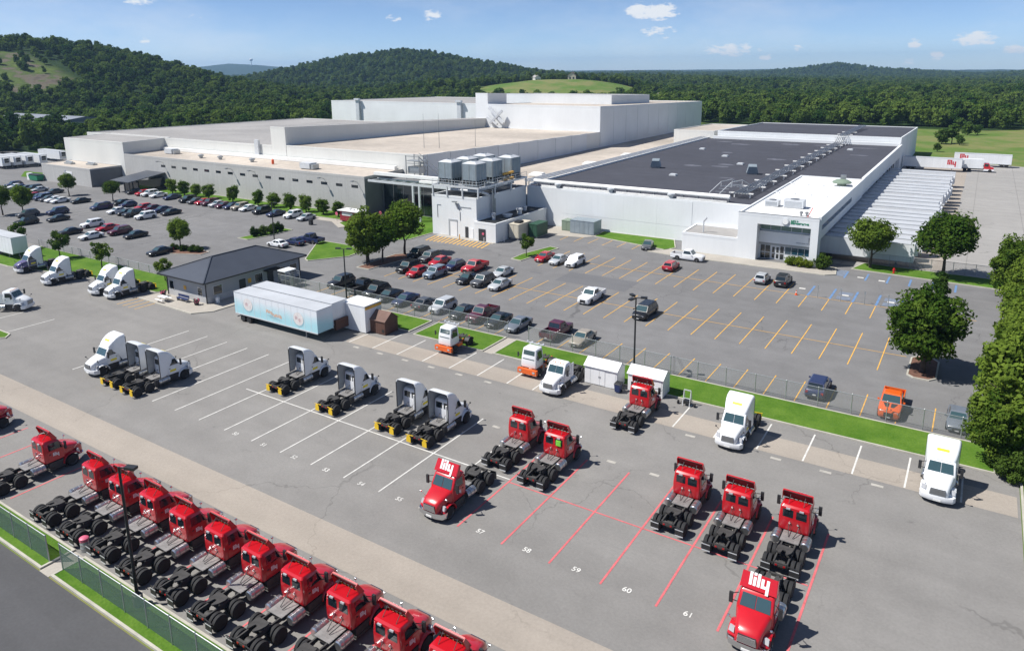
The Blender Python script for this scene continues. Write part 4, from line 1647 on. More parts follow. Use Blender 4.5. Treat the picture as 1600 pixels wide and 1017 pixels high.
# pipe bridge to the low building
pbz = tag(empty('pipe_bridge', (-105, 123, 0)), 'pipe bridge with white ducts from the low building to the plant room', 'pipe bridge')
q = MB()
q.box(-117.5, -93.3, 123.6, 124.6, 9.3, 9.95)
under(q, 'duct', 'duct_white', pbz)
q = MB()
q.box(-102.5, -93.3, 121.8, 122.6, 8.8, 9.3)
under(q, 'duct', 'duct_white', pbz)
q = MB()
q.box(-117.5, -93.3, 121.6, 121.8, 8.0, 8.5)
q.box(-117.5, -93.3, 124.7, 124.9, 8.0, 8.5)
for k in range(9):
    q.box(-117 + k * 2.9, -116.8 + k * 2.9, 121.801, 124.699, 8.1, 8.4)
under(q, 'truss', 'pale_steel', pbz)
for x in (-104.2, -102.4):
    q = MB()
    q.box(x - .2, x + .2, 121.5, 121.9, 0.12, 7.999)
    under(q, 'column', 'pale_steel', pbz)
ss = tag(empty('exterior_stair', (-112, 132, 8)), 'grey steel stair tower between the roofs beside the pipe bridge', 'stair')
q = MB()
for (x, y) in ((-114, 131), (-110, 131), (-114, 134), (-110, 134)):
    q.bar((x, y, 6), (x, y, 13.2), .16)
for z in (9.5, 11.4, 13.0):
    q.bar((-114, 131, z), (-110, 131, z), .1)
    q.bar((-114, 134, z), (-110, 134, z), .1)
q.bar((-110, 131, 13.0), (-104, 131, 9.0), .3, .14)
q.bar((-110, 131, 14.0), (-104, 131, 10.0), .08)
q.bar((-104, 131, 9.0), (-101.5, 131, 9.0), .3, .14)
under(q, 'frame', 'steel', ss)
q = MB()
q.box(-114, -110, 131, 134, 11.9, 12.0)
q.box(-113.8, -110.4, 131.4, 133.8, 9.0, 10.6)
under(q, 'platform', 'galvanised', ss)

# boxes in the corner yard
for nm, lab, cat, x0, x1, y0, y1, z0, z1, m in (
        ('generator_cabinet', 'tan generator cabinet on a frame beside the plant annex', 'generator', -76.6, -74.4, 117.8, 122.6, .45, 3.1, 'tan_metal'),
        ('green_compactor', 'dark green compactor box behind the tan generator', 'compactor', -74.2, -72.2, 121.2, 125.4, .3, 2.7, 'dark_green'),
        ('transformer', 'sage green transformer box next to the grey container', 'transformer', -71.6, -69.3, 130.2, 132.6, .1, 2.1, 'sage'),
        ('storage_container', 'pale blue grey storage container against the white warehouse wall', 'container', -69.0, -63.6, 129.0, 132.4, .1, 2.7, 'tower_metal')):
    a = tag(empty(nm, (x0, y0, 0)), lab, cat)
    q = MB()
    q.box(x0, x1, y0, y1, z0, z1)
    under(q, 'casing', m, a)
    q = MB()
    q.box(x0 - .05, x1 + .05, y0 - .05, y1 + .05, z1 + .001, z1 + .12)
    under(q, 'lid', m, a)
    q = MB()
    q.box(x0 + .1, x1 - .1, y0 + .1, y1 - .1, .06, z0 - .001)
    under(q, 'skid', 'steel', a)
    n = max(2, int((x1 - x0) / .9))
    for i in range(n):
        xa = x0 + .08 + i * (x1 - x0 - .16) / n
        q = MB()
        q.box(xa, xa + (x1 - x0 - .16) / n - .05, y0 - .03, y0 - .002, z0 + .12, z1 - .12)
        under(q, 'panel', m, a)
    if nm == 'generator_cabinet':
        q = MB()
        q.box(x0 + .6, x0 + 1.8, y0 + 1.0, y0 + 2.6, z1 + .121, z1 + .5)
        under(q, 'exhaust', 'dark', a)
# ------------------------------------------------------------------ guard house
gh = tag(empty('guard_house', (-96.7, 61, 0)), 'single storey grey guard house with a dark ribbed hip roof', 'guard house')
GX0, GX1, GY0, GY1, GZ = -101.3, -92.0, 61.0, 78.3, 3.45
q = MB()
q.box(GX0, GX1, GY0, GY1, .1, GZ)
under(q, 'wall', 'guard_siding', gh)
q = MB()
q.box(GX0 - .03, GX1 + .03, GY0 - .03, GY0 - .002, .12, 1.0)
q.box(GX1 + .002, GX1 + .03, GY0 - .001, GY1, .12, 1.0)
under(q, 'base_cladding', 'guard_lower', gh)
ex0, ex1, ey0, ey1, ez = GX0 - .9, GX1 + .9, GY0 - .9, GY1 + .9, 3.5
rx, ry0, ry1, rz = (GX0 + GX1) / 2, GY0 + 4.6, GY1 - 4.6, 5.55
q = MB()
q.add([(ex0, ey0, ez), (ex1, ey0, ez), (ex1, ey1, ez), (ex0, ey1, ez), (rx, ry0, rz), (rx, ry1, rz)],
      [(0, 1, 4), (1, 2, 5, 4), (2, 3, 5), (3, 0, 4, 5), (3, 2, 1, 0)])
rf = under(q, 'roof', 'metal_roof', gh)


def rib(a, c, root=rf):
    q = MB()
    q.bar(a, c, .07, .11)
    f = q.build('standing_seam', M['metal_roof'], None)
    f.parent = root
    f.matrix_parent_inverse = Matrix.Translation(gh.location).inverted()


for k in range(1, 22):                       # ribs of the front hip
    t = k / 22
    x = ex0 + (ex1 - ex0) * t
    s_ = 1 - abs(2 * t - 1)
    rib((x, ey0, ez + .04), (x, ey0 + (ry0 - ey0) * s_, ez + (rz - ez) * s_ + .04))
for k in range(1, 38):                       # ribs of the long side
    y = ey0 + (ey1 - ey0) * k / 38
    s_ = min(1, (y - ey0) / (ry0 - ey0), (ey1 - y) / (ey1 - ry1))
    rib((ex1, y, ez + .04), (ex1 + (rx - ex1) * s_, y, ez + (rz - ez) * s_ + .04))
q = MB()
for a, c in (((ex0, ey0, ez), (rx, ry0, rz)), ((ex1, ey0, ez), (rx, ry0, rz)), ((rx, ry0, rz), (rx, ry1, rz)), ((rx, ry1, rz), (ex1, ey1, ez)), ((rx, ry1, rz), (ex0, ey1, ez))):
    q.bar((a[0], a[1], a[2] + .06), (c[0], c[1], c[2] + .06), .16, .08)
under(q, 'ridge_cap', 'metal_roof', gh)
q = MB()
q.box(ex0 - .12, ex1 + .12, ey0 - .12, ey0 - .002, ez - .16, ez + .02)
q.box(ex1 + .002, ex1 + .12, ey0 - .001, ey1, ez - .16, ez + .02)
under(q, 'gutter', 'black_metal', gh)
for (x, y) in ((GX0 - .05, GY0 - .06), (GX1 + .06, GY0 - .06), (GX1 + .06, GY1)):
    q = MB()
    q.box(x - .06, x + .06, y - .06, y + .06, .1, 3.4)
    under(q, 'downpipe', 'black_metal', gh)


def gwin_f(x, z0=1.1, z1=2.4, w=.5):
    f = front_window(None, x - w, x + w, z0, z1, GY0 - .03, 'window_glass', 'pale_steel', 0.07, 0.03)
    f.parent = gh
    f.matrix_parent_inverse = Matrix.Translation(gh.location).inverted()


def gwin_s(y, z0=1.1, z1=2.4, w=.7, m='window_glass'):
    f = side_window(None, y - w, y + w, z0, z1, GX1 + .03, m, 'pale_steel', 0.07, 0.03)
    f.parent = gh
    f.matrix_parent_inverse = Matrix.Translation(gh.location).inverted()


gwin_f(-100.3)
gwin_f(-93.4)
for y in (62.9, 70.2, 74.6, 77.0):
    gwin_s(y)
for y, h in ((67.2, 2.3), (72.4, 2.2)):
    q = MB()
    q.box(GX1 + .002, GX1 + .07, y - .55, y + .55, .12, h)
    under(q, 'door', 'door_dark', gh)
q = MB()
q.box(GX1 + .05, GX1 + 1.2, 71.2, 73.6, 2.55, 2.75)
under(q, 'awning', 'black_metal', gh)
for (x0, x1, y0, y1, z0, z1) in ((-97.3, -96.7, GY0 - .06, GY0 - .032, 1.5, 2.1), (GX1 + .032, GX1 + .06, 68.2, 68.8, 1.4, 2.1)):
    q = MB()
    q.box(x0, x1, y0, y1, z0, z1)
    under(q, 'notice', 'paint_yellow', gh)
# things on its pavement
bn = tag(empty('bench', (-96.2, 59.9, .12)), 'blue bench against the guard house front wall', 'bench')
q = MB()
q.box(-1.3, 1.3, -.25, .25, .42, .48)
q.build('seat', M['blue_plastic'], bn)
q = MB()
q.box(-1.3, 1.3, .2, .26, .6, .95)
q.build('backrest', M['blue_plastic'], bn)
for x in (-1.1, 1.1):
    q = MB()
    q.box(x - .04, x + .04, -.22, .22, 0, .419)
    q.box(x - .03, x + .03, .2, .25, .481, .6)
    q.build('leg', M['steel'], bn)
tb = tag(empty('picnic_table', (-98.6, 58.4, .12)), 'white picnic table on the pavement before the guard house', 'table')
q = MB()
q.box(-.9, .9, -.4, .4, .70, .76)
q.build('table_top', M['shed_white'], tb)
for y in (-.75, .75):
    q = MB()
    q.box(-.9, .9, y - .13, y + .13, .42, .46)
    q.build('seat', M['shed_white'], tb)
for x in (-.6, .6):
    q = MB()
    q.bar((x, -.6, 0), (x, .25, .7), .06)
    q.bar((x, .6, 0), (x, -.25, .7), .06)
    q.build('leg', M['steel'], tb)
for i, (x, y) in enumerate(((-101.0, 59.9), (-92.9, 59.9))):
    a = tag(empty('flower_tub', (x, y, .12)), 'dark tub of pink flowers at the guard house front, ' + ('left' if i == 0 else 'right') + ' corner', 'flower tub', 'flower tubs at the guard house')
    q = MB()
    q.lathe_z([(.28, 0), (.38, .5), (.34, .5)], 12)
    q.build('tub', M['black_metal'], a, 40)
    q = MB()
    rr = random.Random(i)
    for k in range(70):
        t, u, r = rr.random() * 6.28, rr.random(), .42 * rr.random() ** .4
        p = (r * cos(t), r * sin(t), .5 + .38 * u)
        s_ = .07
        q.hexa([(p[0] - s_, p[1] - s_, p[2] - s_), (p[0] + s_, p[1] - s_, p[2] - s_), (p[0] + s_, p[1] + s_, p[2] - s_), (p[0] - s_, p[1] + s_, p[2] - s_), (p[0] - s_ * .3, p[1] - s_ * .3, p[2] + s_), (p[0] + s_ * .3, p[1] - s_ * .3, p[2] + s_), (p[0] + s_ * .3, p[1] + s_ * .3, p[2] + s_), (p[0] - s_ * .3, p[1] + s_ * .3, p[2] + s_)], k % 2)
    f = q.build('flowers', [M['pink_plastic'], M['dark_green']], a)
    f['kind'] = 'stuff'
a = tag(empty('litter_bin', (-91.2, 62.2, .12)), 'white litter bin by the guard house side door', 'litter bin')
q = MB()
q.lathe_z([(.27, 0), (.3, .75), (.22, .9)], 14)
q.build('barrel', M['shed_white'], a, 40)
q = MB()
q.lathe_z([(.31, .74), (.31, .82), (.1, 1.0)], 14)
q.build('lid', M['pale_steel'], a, 40)
# gate cage with canopy behind the trailers
tg = tag(empty('turnstile', (-88.6, 73.4, .02)), 'full height turnstile cage with a small white canopy beside the guard house', 'turnstile')
q = MB()
for x in (-1.2, 0, 1.2):
    for y in (-.9, .9):
        q.bar((x, y, 0), (x, y, 2.5), .08)
for z in (.3, 1.2, 2.1, 2.5):
    q.bar((-1.2, -.9, z), (1.2, -.9, z), .06)
    q.bar((-1.2, .9, z), (1.2, .9, z), .06)
q.build('cage', M['galvanised'], tg)
q = MB()
q.box(-1.5, .3, -1.1, 1.1, 2.55, 2.72)
q.build('canopy', M['shed_white'], tg)
q = MB()
q.cyl((.6, 0, 0), (.6, 0, 2.4), .09, n=8)
for k in range(5):
    for t in (0, 2.1, 4.2):
        q.bar((.6, 0, .4 + k * .4), (.6 + .55 * cos(t), .55 * sin(t), .4 + k * .4), .05)
q.build('rotor', M['steel'], tg)
# ------------------------------------------------------------------ vehicles
mat('car_paint', (0.5, 0.5, 0.5), 0.32, var=0.03, scale=1.5, coat=0.6, obj_col=True)
mat('tyre', (0.020, 0.020, 0.021), 0.85, var=0.15, scale=4, local=True)
mat('rim', (0.33, 0.34, 0.36), 0.35, 0.7, var=0.05, local=True)
mat('rim_dark', (0.10, 0.10, 0.11), 0.45, 0.5, var=0.1, local=True)
mat('chrome', (0.72, 0.73, 0.75), 0.16, 1.0, var=0.04, local=True)
mat('tank_metal', (0.55, 0.56, 0.57), 0.28, 0.9, var=0.10, scale=2, local=True)
mat('lamp_clear', (0.42, 0.43, 0.45), 0.12, var=0, spec=0.8)
mat('lamp_red', (0.35, 0.01, 0.012), 0.2, var=0)
mat('lamp_amber', (0.8, 0.30, 0.03), 0.25, var=0)
mat('trim', (0.022, 0.022, 0.024), 0.6, var=0.1, local=True)
mat('grime', (0.050, 0.048, 0.046), 0.75, var=0.25, scale=3, fine=0.1, local=True)
mat('deck_metal', (0.30, 0.29, 0.28), 0.55, 0.4, var=0.18, scale=2.5, local=True)
mat('truck_red', (0.50, 0.008, 0.016), 0.30, var=0.05, scale=1.2, coat=0.6)
mat('truck_white', (0.76, 0.775, 0.79), 0.35, var=0.03, scale=1.2, coat=0.4)
mat('truck_violet', (0.10, 0.085, 0.20), 0.35, var=0.25, scale=1.4, coat=0.5)
mat('yard_orange', (0.72, 0.12, 0.012), 0.4, var=0.05, coat=0.3)
mat('flap_yellow', (0.75, 0.50, 0.02), 0.6, var=0.10, scale=3)
mat('logo_yellow', (0.80, 0.66, 0.02), 0.5, var=0.02)
mat('logo_white', (0.80, 0.80, 0.79), 0.5, var=0.02)
mat('logo_red', (0.52, 0.02, 0.03), 0.5, var=0.03)
mat('plate_white', (0.70, 0.70, 0.68), 0.5, var=0.05)
mat('trailer_white', (0.74, 0.76, 0.78), 0.45, var=0.04, scale=0.3, streak=0.06)
mat('trailer_roof', (0.47, 0.49, 0.515), 0.55, var=0.09, scale=0.25)
mat('shell_inside', (0.40, 0.42, 0.43), 0.6, var=0.10, scale=2, local=True)
mat('plate_back', (0.075, 0.008, 0.012), 0.6, var=0.2, scale=3, local=True)  # truck red darkened: shade put into the back of the deflector
mat('sage_hi_vis', (0.20, 0.62, 0.06), 0.6, var=0.05)
glass_mat('auto_glass', (0.012, 0.020, 0.026), 0.05)
glass_mat('windscreen', (0.04, 0.08, 0.09), 0.06)


def rrect(hx, y0, y1, z, r=0.12, n=3):
    """ring: rounded rectangle in the plan, half width hx, from y0 to y1, at height z"""
    pts = []
    for (cx, cy, a0) in ((hx - r, y1 - r, 0), (-hx + r, y1 - r, 90), (-hx + r, y0 + r, 180), (hx - r, y0 + r, 270)):
        for i in range(n + 1):
            a = radians(a0 + 90 * i / n)
            pts.append((cx + r * cos(a), cy + r * sin(a), z))
    return pts


def wheel_meshes(r, w, dish=0.35, rim_m='rim'):
    t = MB()
    t.lathe_x([(-w / 2, r * .62), (-w / 2, r * .90), (-w * .40, r * .985), (-w * .2, r), (w * .2, r), (w * .40, r * .985), (w / 2, r * .90), (w / 2, r * .62)], 20)
    q = MB()
    q.lathe_x([(-w / 2 - .004, r * .60), (-w * .42, r * .55), (-w * dish, r * .30), (-w * dish - .05, r * .22), (-w * dish - .05, r * .02)], 16, caps=False)
    q.lathe_x([(w / 2 + .004, r * .60), (w * .42, r * .55), (w * dish, r * .30), (w * dish + .05, r * .22), (w * dish + .05, r * .02)], 16, caps=False)
    return t.mesh('wheel', M['tyre'], 40), q.mesh('rim', M[rim_m], 40)


def lily_mesh(m, h):
    """the blocky four letter wordmark, centred, h = height of the tall strokes"""
    q = MB()
    for (x0, x1, y0, y1) in ((0, .23, 0, 1), (.31, .54, 0, .68), (.31, .54, .78, 1), (.62, .85, 0, 1), (.93, 1.16, .0, .70), (1.161, 1.339, 0, .22), (1.34, 1.57, -.42, .70)):
        q.box((x0 - .785) * h, (x1 - .785) * h, (y0 - .32) * h, (y1 - .32) * h, -.004, .004)
    return q.mesh('lettering', M[m])


CAR_WHEEL = wheel_meshes(.335, .22, .30)
TRUCK_WHEEL = wheel_meshes(.51, .27, .10, 'rim_dark')
STEER_WHEEL = wheel_meshes(.51, .29, .30, 'chrome')
TRAILER_WHEEL = wheel_meshes(.50, .50, .35, 'rim_dark')


def add_wheel(root, pair, x, y, z, s=1.0):
    w = link('wheel', pair[0], root, (x, y, z))
    link('rim', pair[1], w)
    if s != 1.0:
        w.scale = (1, s, s)
    return w


CARS = {   # length, width, height, belt, cowl y, roof front y, roof rear y, rear glass foot y, tail top z, hood z
    'sedan': (4.7, 1.82, 1.44, .92, 1.05, .30, -1.05, -1.65, .98, .80),
    'hatch': (4.2, 1.78, 1.50, .95, 1.00, .35, -1.45, -1.98, .96, .84),
    'suv': (4.75, 1.90, 1.74, 1.08, 1.05, .50, -1.75, -2.22, 1.08, .98),
    'minivan': (5.05, 1.98, 1.78, 1.05, 1.55, .85, -1.95, -2.42, 1.05, .92),
    'pickup': (5.75, 2.0, 1.88, 1.15, 1.20, .65, -.55, -.80, 1.15, 1.08),
}


def make_car(kind, full=True):
    L_, W, H, belt, yc, yf, yb, yr, zt, zh = CARS[kind]
    hw = W / 2
    root = empty('parked_car' if kind != 'pickup' else 'pickup_truck')
    f, r = L_ / 2, -L_ / 2
    bed = kind == 'pickup'

    def ring(y, w, zb, ztop):
        zm = zb + (ztop - zb) * .45
        half = [(w * .90, zb), (w, zb + .14), (w * 1.0, zm), (w * .965, ztop - .07), (w * .86, ztop)]
        return [(x, y, z) for x, z in half] + [(-x, y, z) for x, z in half[::-1]]
    prof = [(f, .72, .34, zh - .22), (f - .10, .88, .24, zh - .10), (f - .45, .97, .22, zh), (yc + .12, 1.0, .22, belt - .01), (yc - .3, 1.0, .22, belt), (0, 1.0, .22, belt)]
    if bed:
        prof += [(yr + .05, 1.0, .25, belt), (yr, 1.0, .28, .70), (r + .1, .99, .34, .70), (r, .95, .45, .68)]
    else:
        prof += [(yr, 1.0, .24, zt), (r + .12, .94, .28, zt - (.04 if kind == 'sedan' else .02)), (r, .82, .36, zt - .22)]
    b_ = MB()
    b_.loft([ring(y, w * hw, zb, z) for y, w, zb, z in prof])
    body = b_.build('body', M['car_paint'], root, 38)
    # cabin with a rounded roof
    wr = hw * (.72 if kind in ('sedan', 'hatch') else .80)
    c = MB()
    w1 = hw * .90
    lo = [(w1, yc, belt - .03), (w1, yr, (zt if not bed else belt) - .03), (-w1, yr, (zt if not bed else belt) - .03), (-w1, yc, belt - .03)]
    up = [(wr, yf, H - .07), (wr, yb, H - .07), (-wr, yb, H - .07), (-wr, yf, H - .07)]
    tp = [(wr * .82, yf - .10, H), (wr * .82, yb + .10, H - .01), (-wr * .82, yb + .10, H - .01), (-wr * .82, yf - .10, H)]
    c.loft([lo, up, tp])
    c.build('cabin', M['car_paint'], root)

    def pt(A, B_, C, D, u, v):
        a = Vector(A).lerp(Vector(B_), u)
        d = Vector(D).lerp(Vector(C), u)
        return a.lerp(d, v)

    def glass(nm, A, B_, C, D, u0, u1, v0, v1, m='auto_glass'):
        g = MB()
        g.pane(pt(A, B_, C, D, u0, v0), pt(A, B_, C, D, u1, v0), pt(A, B_, C, D, u1, v1), pt(A, B_, C, D, u0, v1), .02, 0, .008)
        g.build(nm, M[m], root)
    glass('windscreen', lo[3], lo[0], up[0], up[3], .05, .95, .10, .94, 'windscreen')
    glass('rear_window', lo[1], lo[2], up[2], up[1], .07, .93, .15, .92)
    for s_ in (0, 1):
        A, B_, C, D = (lo[0], lo[1], up[1], up[0]) if s_ == 0 else (lo[2], lo[3], up[3], up[2])
        cuts = ((.16, .50), (.54, .90)) if not bed else ((.12, .90),)
        for u0, u1 in cuts:
            if s_:
                u0, u1 = 1 - u1, 1 - u0
            glass('side_window', A, B_, C, D, u0, u1, .14, .90)
    # arches and wheels
    wy = (f - .88, r + .92) if not bed else (f - .98, r + 1.28)
    k = 1.0 if kind in ('sedan', 'hatch') else 1.12
    rr = .335 * k
    for y in wy:
        for s_ in (-1, 1):
            a = MB()
            a.lathe_x([(-.004, rr * 1.20), (.006, rr * 1.20)], 20, cx=s_ * (hw + .002), cy=y, cz=rr * 1.02)
            a.build('wheel_arch', M['trim'], root)
            add_wheel(root, CAR_WHEEL, s_ * (hw - .085), y, rr, k)
    # lamps, bumpers, plates, mirrors
    for s_ in (-1, 1):
        q = MB()
        q.box(s_ * hw * .62 - .17, s_ * hw * .62 + .17, f - .14, f - .03, zh - .30, zh - .15)
        q.build('headlight', M['lamp_clear'], root)
        q = MB()
        zl = (zt if not bed else belt) - .26
        q.box(s_ * hw * .76 - .13, s_ * hw * .76 + .11, r + (.0 if bed else .0), r + .12, zl - .12, zl + .12)
        q.build('tail_light', M['lamp_red'], root)
        if full:
            q = MB()
            q.box(s_ * (hw + .02) - .0, s_ * (hw + .20), yc - .38, yc - .24, belt + .02, belt + .16) if s_ > 0 else q.box(-(hw + .20), -(hw + .02), yc - .38, yc - .24, belt + .02, belt + .16)
            q.build('mirror', M['car_paint'], root)
    q = MB()
    q.box(-hw * .42, hw * .42, f - .04, f + .012, .36, zh - .27)
    q.build('grille', M['trim'], root)
    if full:
        q = MB()
        q.box(-.16, .16, f + .013, f + .025, .30, .40)
        q.build('licence_plate', M['plate_white'], root)
        q = MB()
        zp = .62 if kind != 'pickup' else .55
        q.box(-.16, .16, r - .014, r + .02, zp - .06, zp + .05)
        q.build('licence_plate', M['plate_white'], root)
        q = MB()
        q.box(-hw * .86, hw * .86, r - .03, r + .1, .34, .50)
        q.build('bumper', M['trim' if kind != 'pickup' else 'chrome'], root)
    if bed:
        q = MB()
        for s_ in (-1, 1):
            q.hexa([(s_ * hw - s_ * .10 * (s_ > 0) * 2 + (.0), r, .701)] * 0 or [(min(s_ * hw, s_ * (hw - .10)), r, .70), (max(s_ * hw, s_ * (hw - .10)), r, .70), (max(s_ * hw, s_ * (hw - .10)), yr, .70), (min(s_ * hw, s_ * (hw - .10)), yr, .70),
                    (min(s_ * hw * .97, s_ * (hw - .12)), r, belt), (max(s_ * hw * .97, s_ * (hw - .12)), r, belt), (max(s_ * hw * .97, s_ * (hw - .12)), yr, belt), (min(s_ * hw * .97, s_ * (hw - .12)), yr, belt)])
        q.box(-hw + .101, hw - .101, r, r + .08, .70, belt - .01)
        q.build('bed_side', M['car_paint'], root)
        q = MB()
        q.box(-hw + .105, hw - .105, r + .081, yr - .01, .701, .74)
        q.build('bed_floor', M['trim'], root)
    return root


PAINT = {'black': (.012, .013, .015), 'white': (.76, .77, .78), 'silver': (.46, .48, .50), 'charcoal': (.075, .08, .088), 'navy': (.018, .028, .085), 'slate': (.15, .17, .20),
         'red': (.42, .012, .025), 'maroon': (.085, .012, .030), 'tan': (.34, .30, .24), 'orange': (.75, .12, .012), 'steel': (.17, .22, .28)}
PROTO = {}


def car(kind, colour, x, y, rz, label, group, full=True):
    key = (kind, full)
    if key not in PROTO:
        PROTO[key] = make_car(kind, full)
        o = PROTO[key]
    else:
        o = copy_tree(PROTO[key])
    o.location = (x, y, .03)
    o.rotation_euler = (0, 0, rz)
    paint_tree(o, PAINT[colour])
    tag(o, label, 'pickup' if kind == 'pickup' else 'car', group)
    return o


NICE = {'sedan': 'sedan', 'hatch': 'hatchback', 'suv': 'SUV', 'minivan': 'minivan', 'pickup': 'pickup truck'}
ORD = ['first', 'second', 'third', 'fourth', 'fifth', 'sixth', 'seventh', 'eighth', 'ninth', 'tenth', 'eleventh', 'twelfth', 'thirteenth', 'fourteenth', 'fifteenth', 'sixteenth', 'seventeenth', 'eighteenth']
# rows: kind, colour, nose (-1 towards the yard fence, +1 away), x, y of the end nearer the camera
ROWS = {
    'row along the chain link fence': (True, [('suv', 'black', -1, -82.1, 75.5), ('pickup', 'black', 1, -77.4, 75.0), ('suv', 'black', -1, -73.9, 74.7), ('sedan', 'black', -1, -71.0, 74.3), ('sedan', 'navy', -1, -67.6, 74.0), ('sedan', 'charcoal', 1, -64.1, 74.3), ('suv', 'silver', -1, -61.0, 74.2), ('sedan', 'black', -1, -57.3, 73.9), ('pickup', 'maroon', -1, -54.3, 73.8), ('sedan', 'black', -1, -51.2, 73.6), ('sedan', 'slate', -1, -48.1, 73.6), ('pickup', 'maroon', 1, -42.6, 73.5), ('sedan', 'tan', -1, -38.7, 73.5), ('suv', 'navy', 1, -11.4, 73.6), ('pickup', 'orange', -1, -4.6, 72.7), ('sedan', 'slate', -1, 1.0, 73.0)]),
    'near side of the middle double row': (True, [('suv', 'black', -1, -78.7, 87.5), ('hatch', 'red', -1, -75.6, 86.4), ('suv', 'steel', -1, -72.7, 87.2), ('sedan', 'black', -1, -66.3, 87.4), ('suv', 'charcoal', -1, -63.4, 87.4), ('sedan', 'silver', -1, -60.1, 87.3), ('pickup', 'white', -1, -45.3, 88.6), ('minivan', 'black', -1, -36.0, 86.5)]),
    'far side of the middle double row': (True, [('minivan', 'black', -1, -83.2, 95.6), ('suv', 'charcoal', -1, -79.8, 94.6), ('sedan', 'red', -1, -76.7, 93.5), ('hatch', 'navy', -1, -72.8, 92.9), ('pickup', 'red', -1, -69.2, 92.9), ('sedan', 'silver', -1, -63.5, 93.2)]),
    'row before the office entrance': (True, [('sedan', 'red', -1, -62.6, 105.3), ('sedan', 'silver', -1, -59.5, 104.8), ('suv', 'white', -1, -56.4, 105.0), ('hatch', 'red', 1, -41.4, 111.1), ('hatch', 'silver', 1, -26.6, 111.4), ('suv', 'black', 1, -23.5, 111.4)]),
    'row below the slot windows': (False, [('sedan', 'black', -1, -196.6, 109.6), ('hatch', 'red', -1, -191.9, 109.4), ('suv', 'white', -1, -189.1, 109.4), ('sedan', 'white', -1, -185.1, 109.4), ('sedan', 'navy', -1, -178.9, 109.4), ('suv', 'black', -1, -171.4, 109.0), ('sedan', 'charcoal', -1, -168.0, 109.0), ('sedan', 'red', -1, -165.1, 109.2), ('suv', 'maroon', -1, -162.2, 109.0), ('sedan', 'silver', -1, -159.2, 109.0), ('sedan', 'maroon', -1, -156.4, 108.8), ('sedan', 'navy', -1, -153.5, 109.0), ('suv', 'tan', -1, -150.6, 109.1), ('sedan', 'white', -1, -147.7, 109.2), ('suv', 'black', -1, -141.9, 108.5), ('sedan', 'navy', -1, -136.6, 108.2), ('suv', 'white', -1, -131.4, 108.8), ('sedan', 'silver', -1, -126.7, 108.5)]),
    'far side of the far lot double row': (False, [('sedan', 'black', -1, -182.9, 98.2), ('hatch', 'navy', -1, -178.4, 97.3), ('hatch', 'red', -1, -171.7, 97.3), ('sedan', 'maroon', -1, -168.6, 97.5), ('sedan', 'navy', -1, -164.6, 97.5), ('sedan', 'black', -1, -159.6, 96.6)]),
    'near side of the far lot double row': (False, [('minivan', 'navy', -1, -181.0, 91.6), ('sedan', 'white', -1, -172.6, 91.0), ('sedan', 'black', -1, -169.0, 91.2), ('suv', 'black', -1, -165.5, 90.8), ('suv', 'white', -1, -160.2, 90.6)]),
    'loose group nearest the yard fence': (False, [('suv', 'white', -1, -161.9, 79.4), ('sedan', 'red', -1, -155.3, 79.1), ('suv', 'maroon', -1, -149.3, 78.4), ('sedan', 'black', -1, -143.4, 78.3), ('sedan', 'black', -1, -158.4, 72.9), ('sedan', 'white', -1, -150.3, 73.0), ('sedan', 'black', -1, -125.9, 72.6)]),
    'group by the left tree': (False, [('suv', 'black', -1, -177.5, 73.2), ('sedan', 'black', -1, -175.4, 78.9), ('suv', 'charcoal', -1, -187.1, 77.8), ('suv', 'navy', -1, -184.0, 83.0)]),
    'near side of the leftmost double row': (False, [('sedan', 'charcoal', -1, -223.6, 91.6), ('hatch', 'red', -1, -218.5, 91.9), ('sedan', 'red', -1, -214.8, 91.8), ('sedan', 'navy', -1, -211.5, 91.6), ('suv', 'navy', -1, -208.6, 91.4), ('sedan', 'charcoal', -1, -205.8, 91.4), ('sedan', 'white', -1, -203.0, 91.5), ('sedan', 'white', -1, -200.0, 91.5), ('sedan', 'black', -1, -194.9, 94.0)]),
    'far side of the leftmost double row': (False, [('suv', 'navy', -1, -240.4, 98.2), ('sedan', 'white', -1, -236.6, 97.0), ('sedan', 'navy', -1, -233.8, 97.0), ('sedan', 'charcoal', -1, -230.8, 97.4), ('suv', 'black', -1, -227.8, 98.0), ('sedan', 'silver', -1, -224.4, 97.8), ('sedan', 'charcoal', -1, -216.9, 98.2)]),
}
for row, (full, lst) in ROWS.items():
    for i, (kind, colour, nose, x, y) in enumerate(lst):
        Lk = CARS[kind][0]
        lab = colour.replace('slate', 'slate grey').replace('steel', 'blue grey') + ' ' + NICE[kind] + (' from behind' if nose > 0 else '') + ', ' + ORD[i] + ' from left in the ' + row
        if row.startswith(('near', 'far')):
            lab = lab.replace('in the near side', 'on the near side').replace('in the far side', 'on the far side')
        if row.startswith('loose') or row.startswith('group'):
            lab = colour + ' ' + NICE[kind] + ', ' + ORD[i] + ' of the ' + row
        car(kind, colour, x, y + Lk / 2, pi if nose < 0 else 0.0, lab, 'cars in the ' + row if not row.startswith(('near', 'far')) else 'cars on the ' + row, full)
op = [o_ for o_ in bpy.data.objects if o_.get('label', '').startswith('orange pickup')][0]
for s_ in (-1, 1):
    q = MB()
    q.hexa([(s_ * .08, 2.62, 1.02), (s_ * .22, 2.62, 1.02), (s_ * .62, 1.36, 1.155), (s_ * .08, 1.36, 1.155), (s_ * .08, 2.62, 1.05), (s_ * .22, 2.62, 1.05), (s_ * .62, 1.36, 1.175), (s_ * .08, 1.36, 1.175)])
    q.build('hood_stripe', M['trim'], op)
car('sedan', 'charcoal', -50.4, 124.9, pi + .25, 'charcoal sedan parked alone beside the lawn under the white warehouse wall', 'lone parked cars')
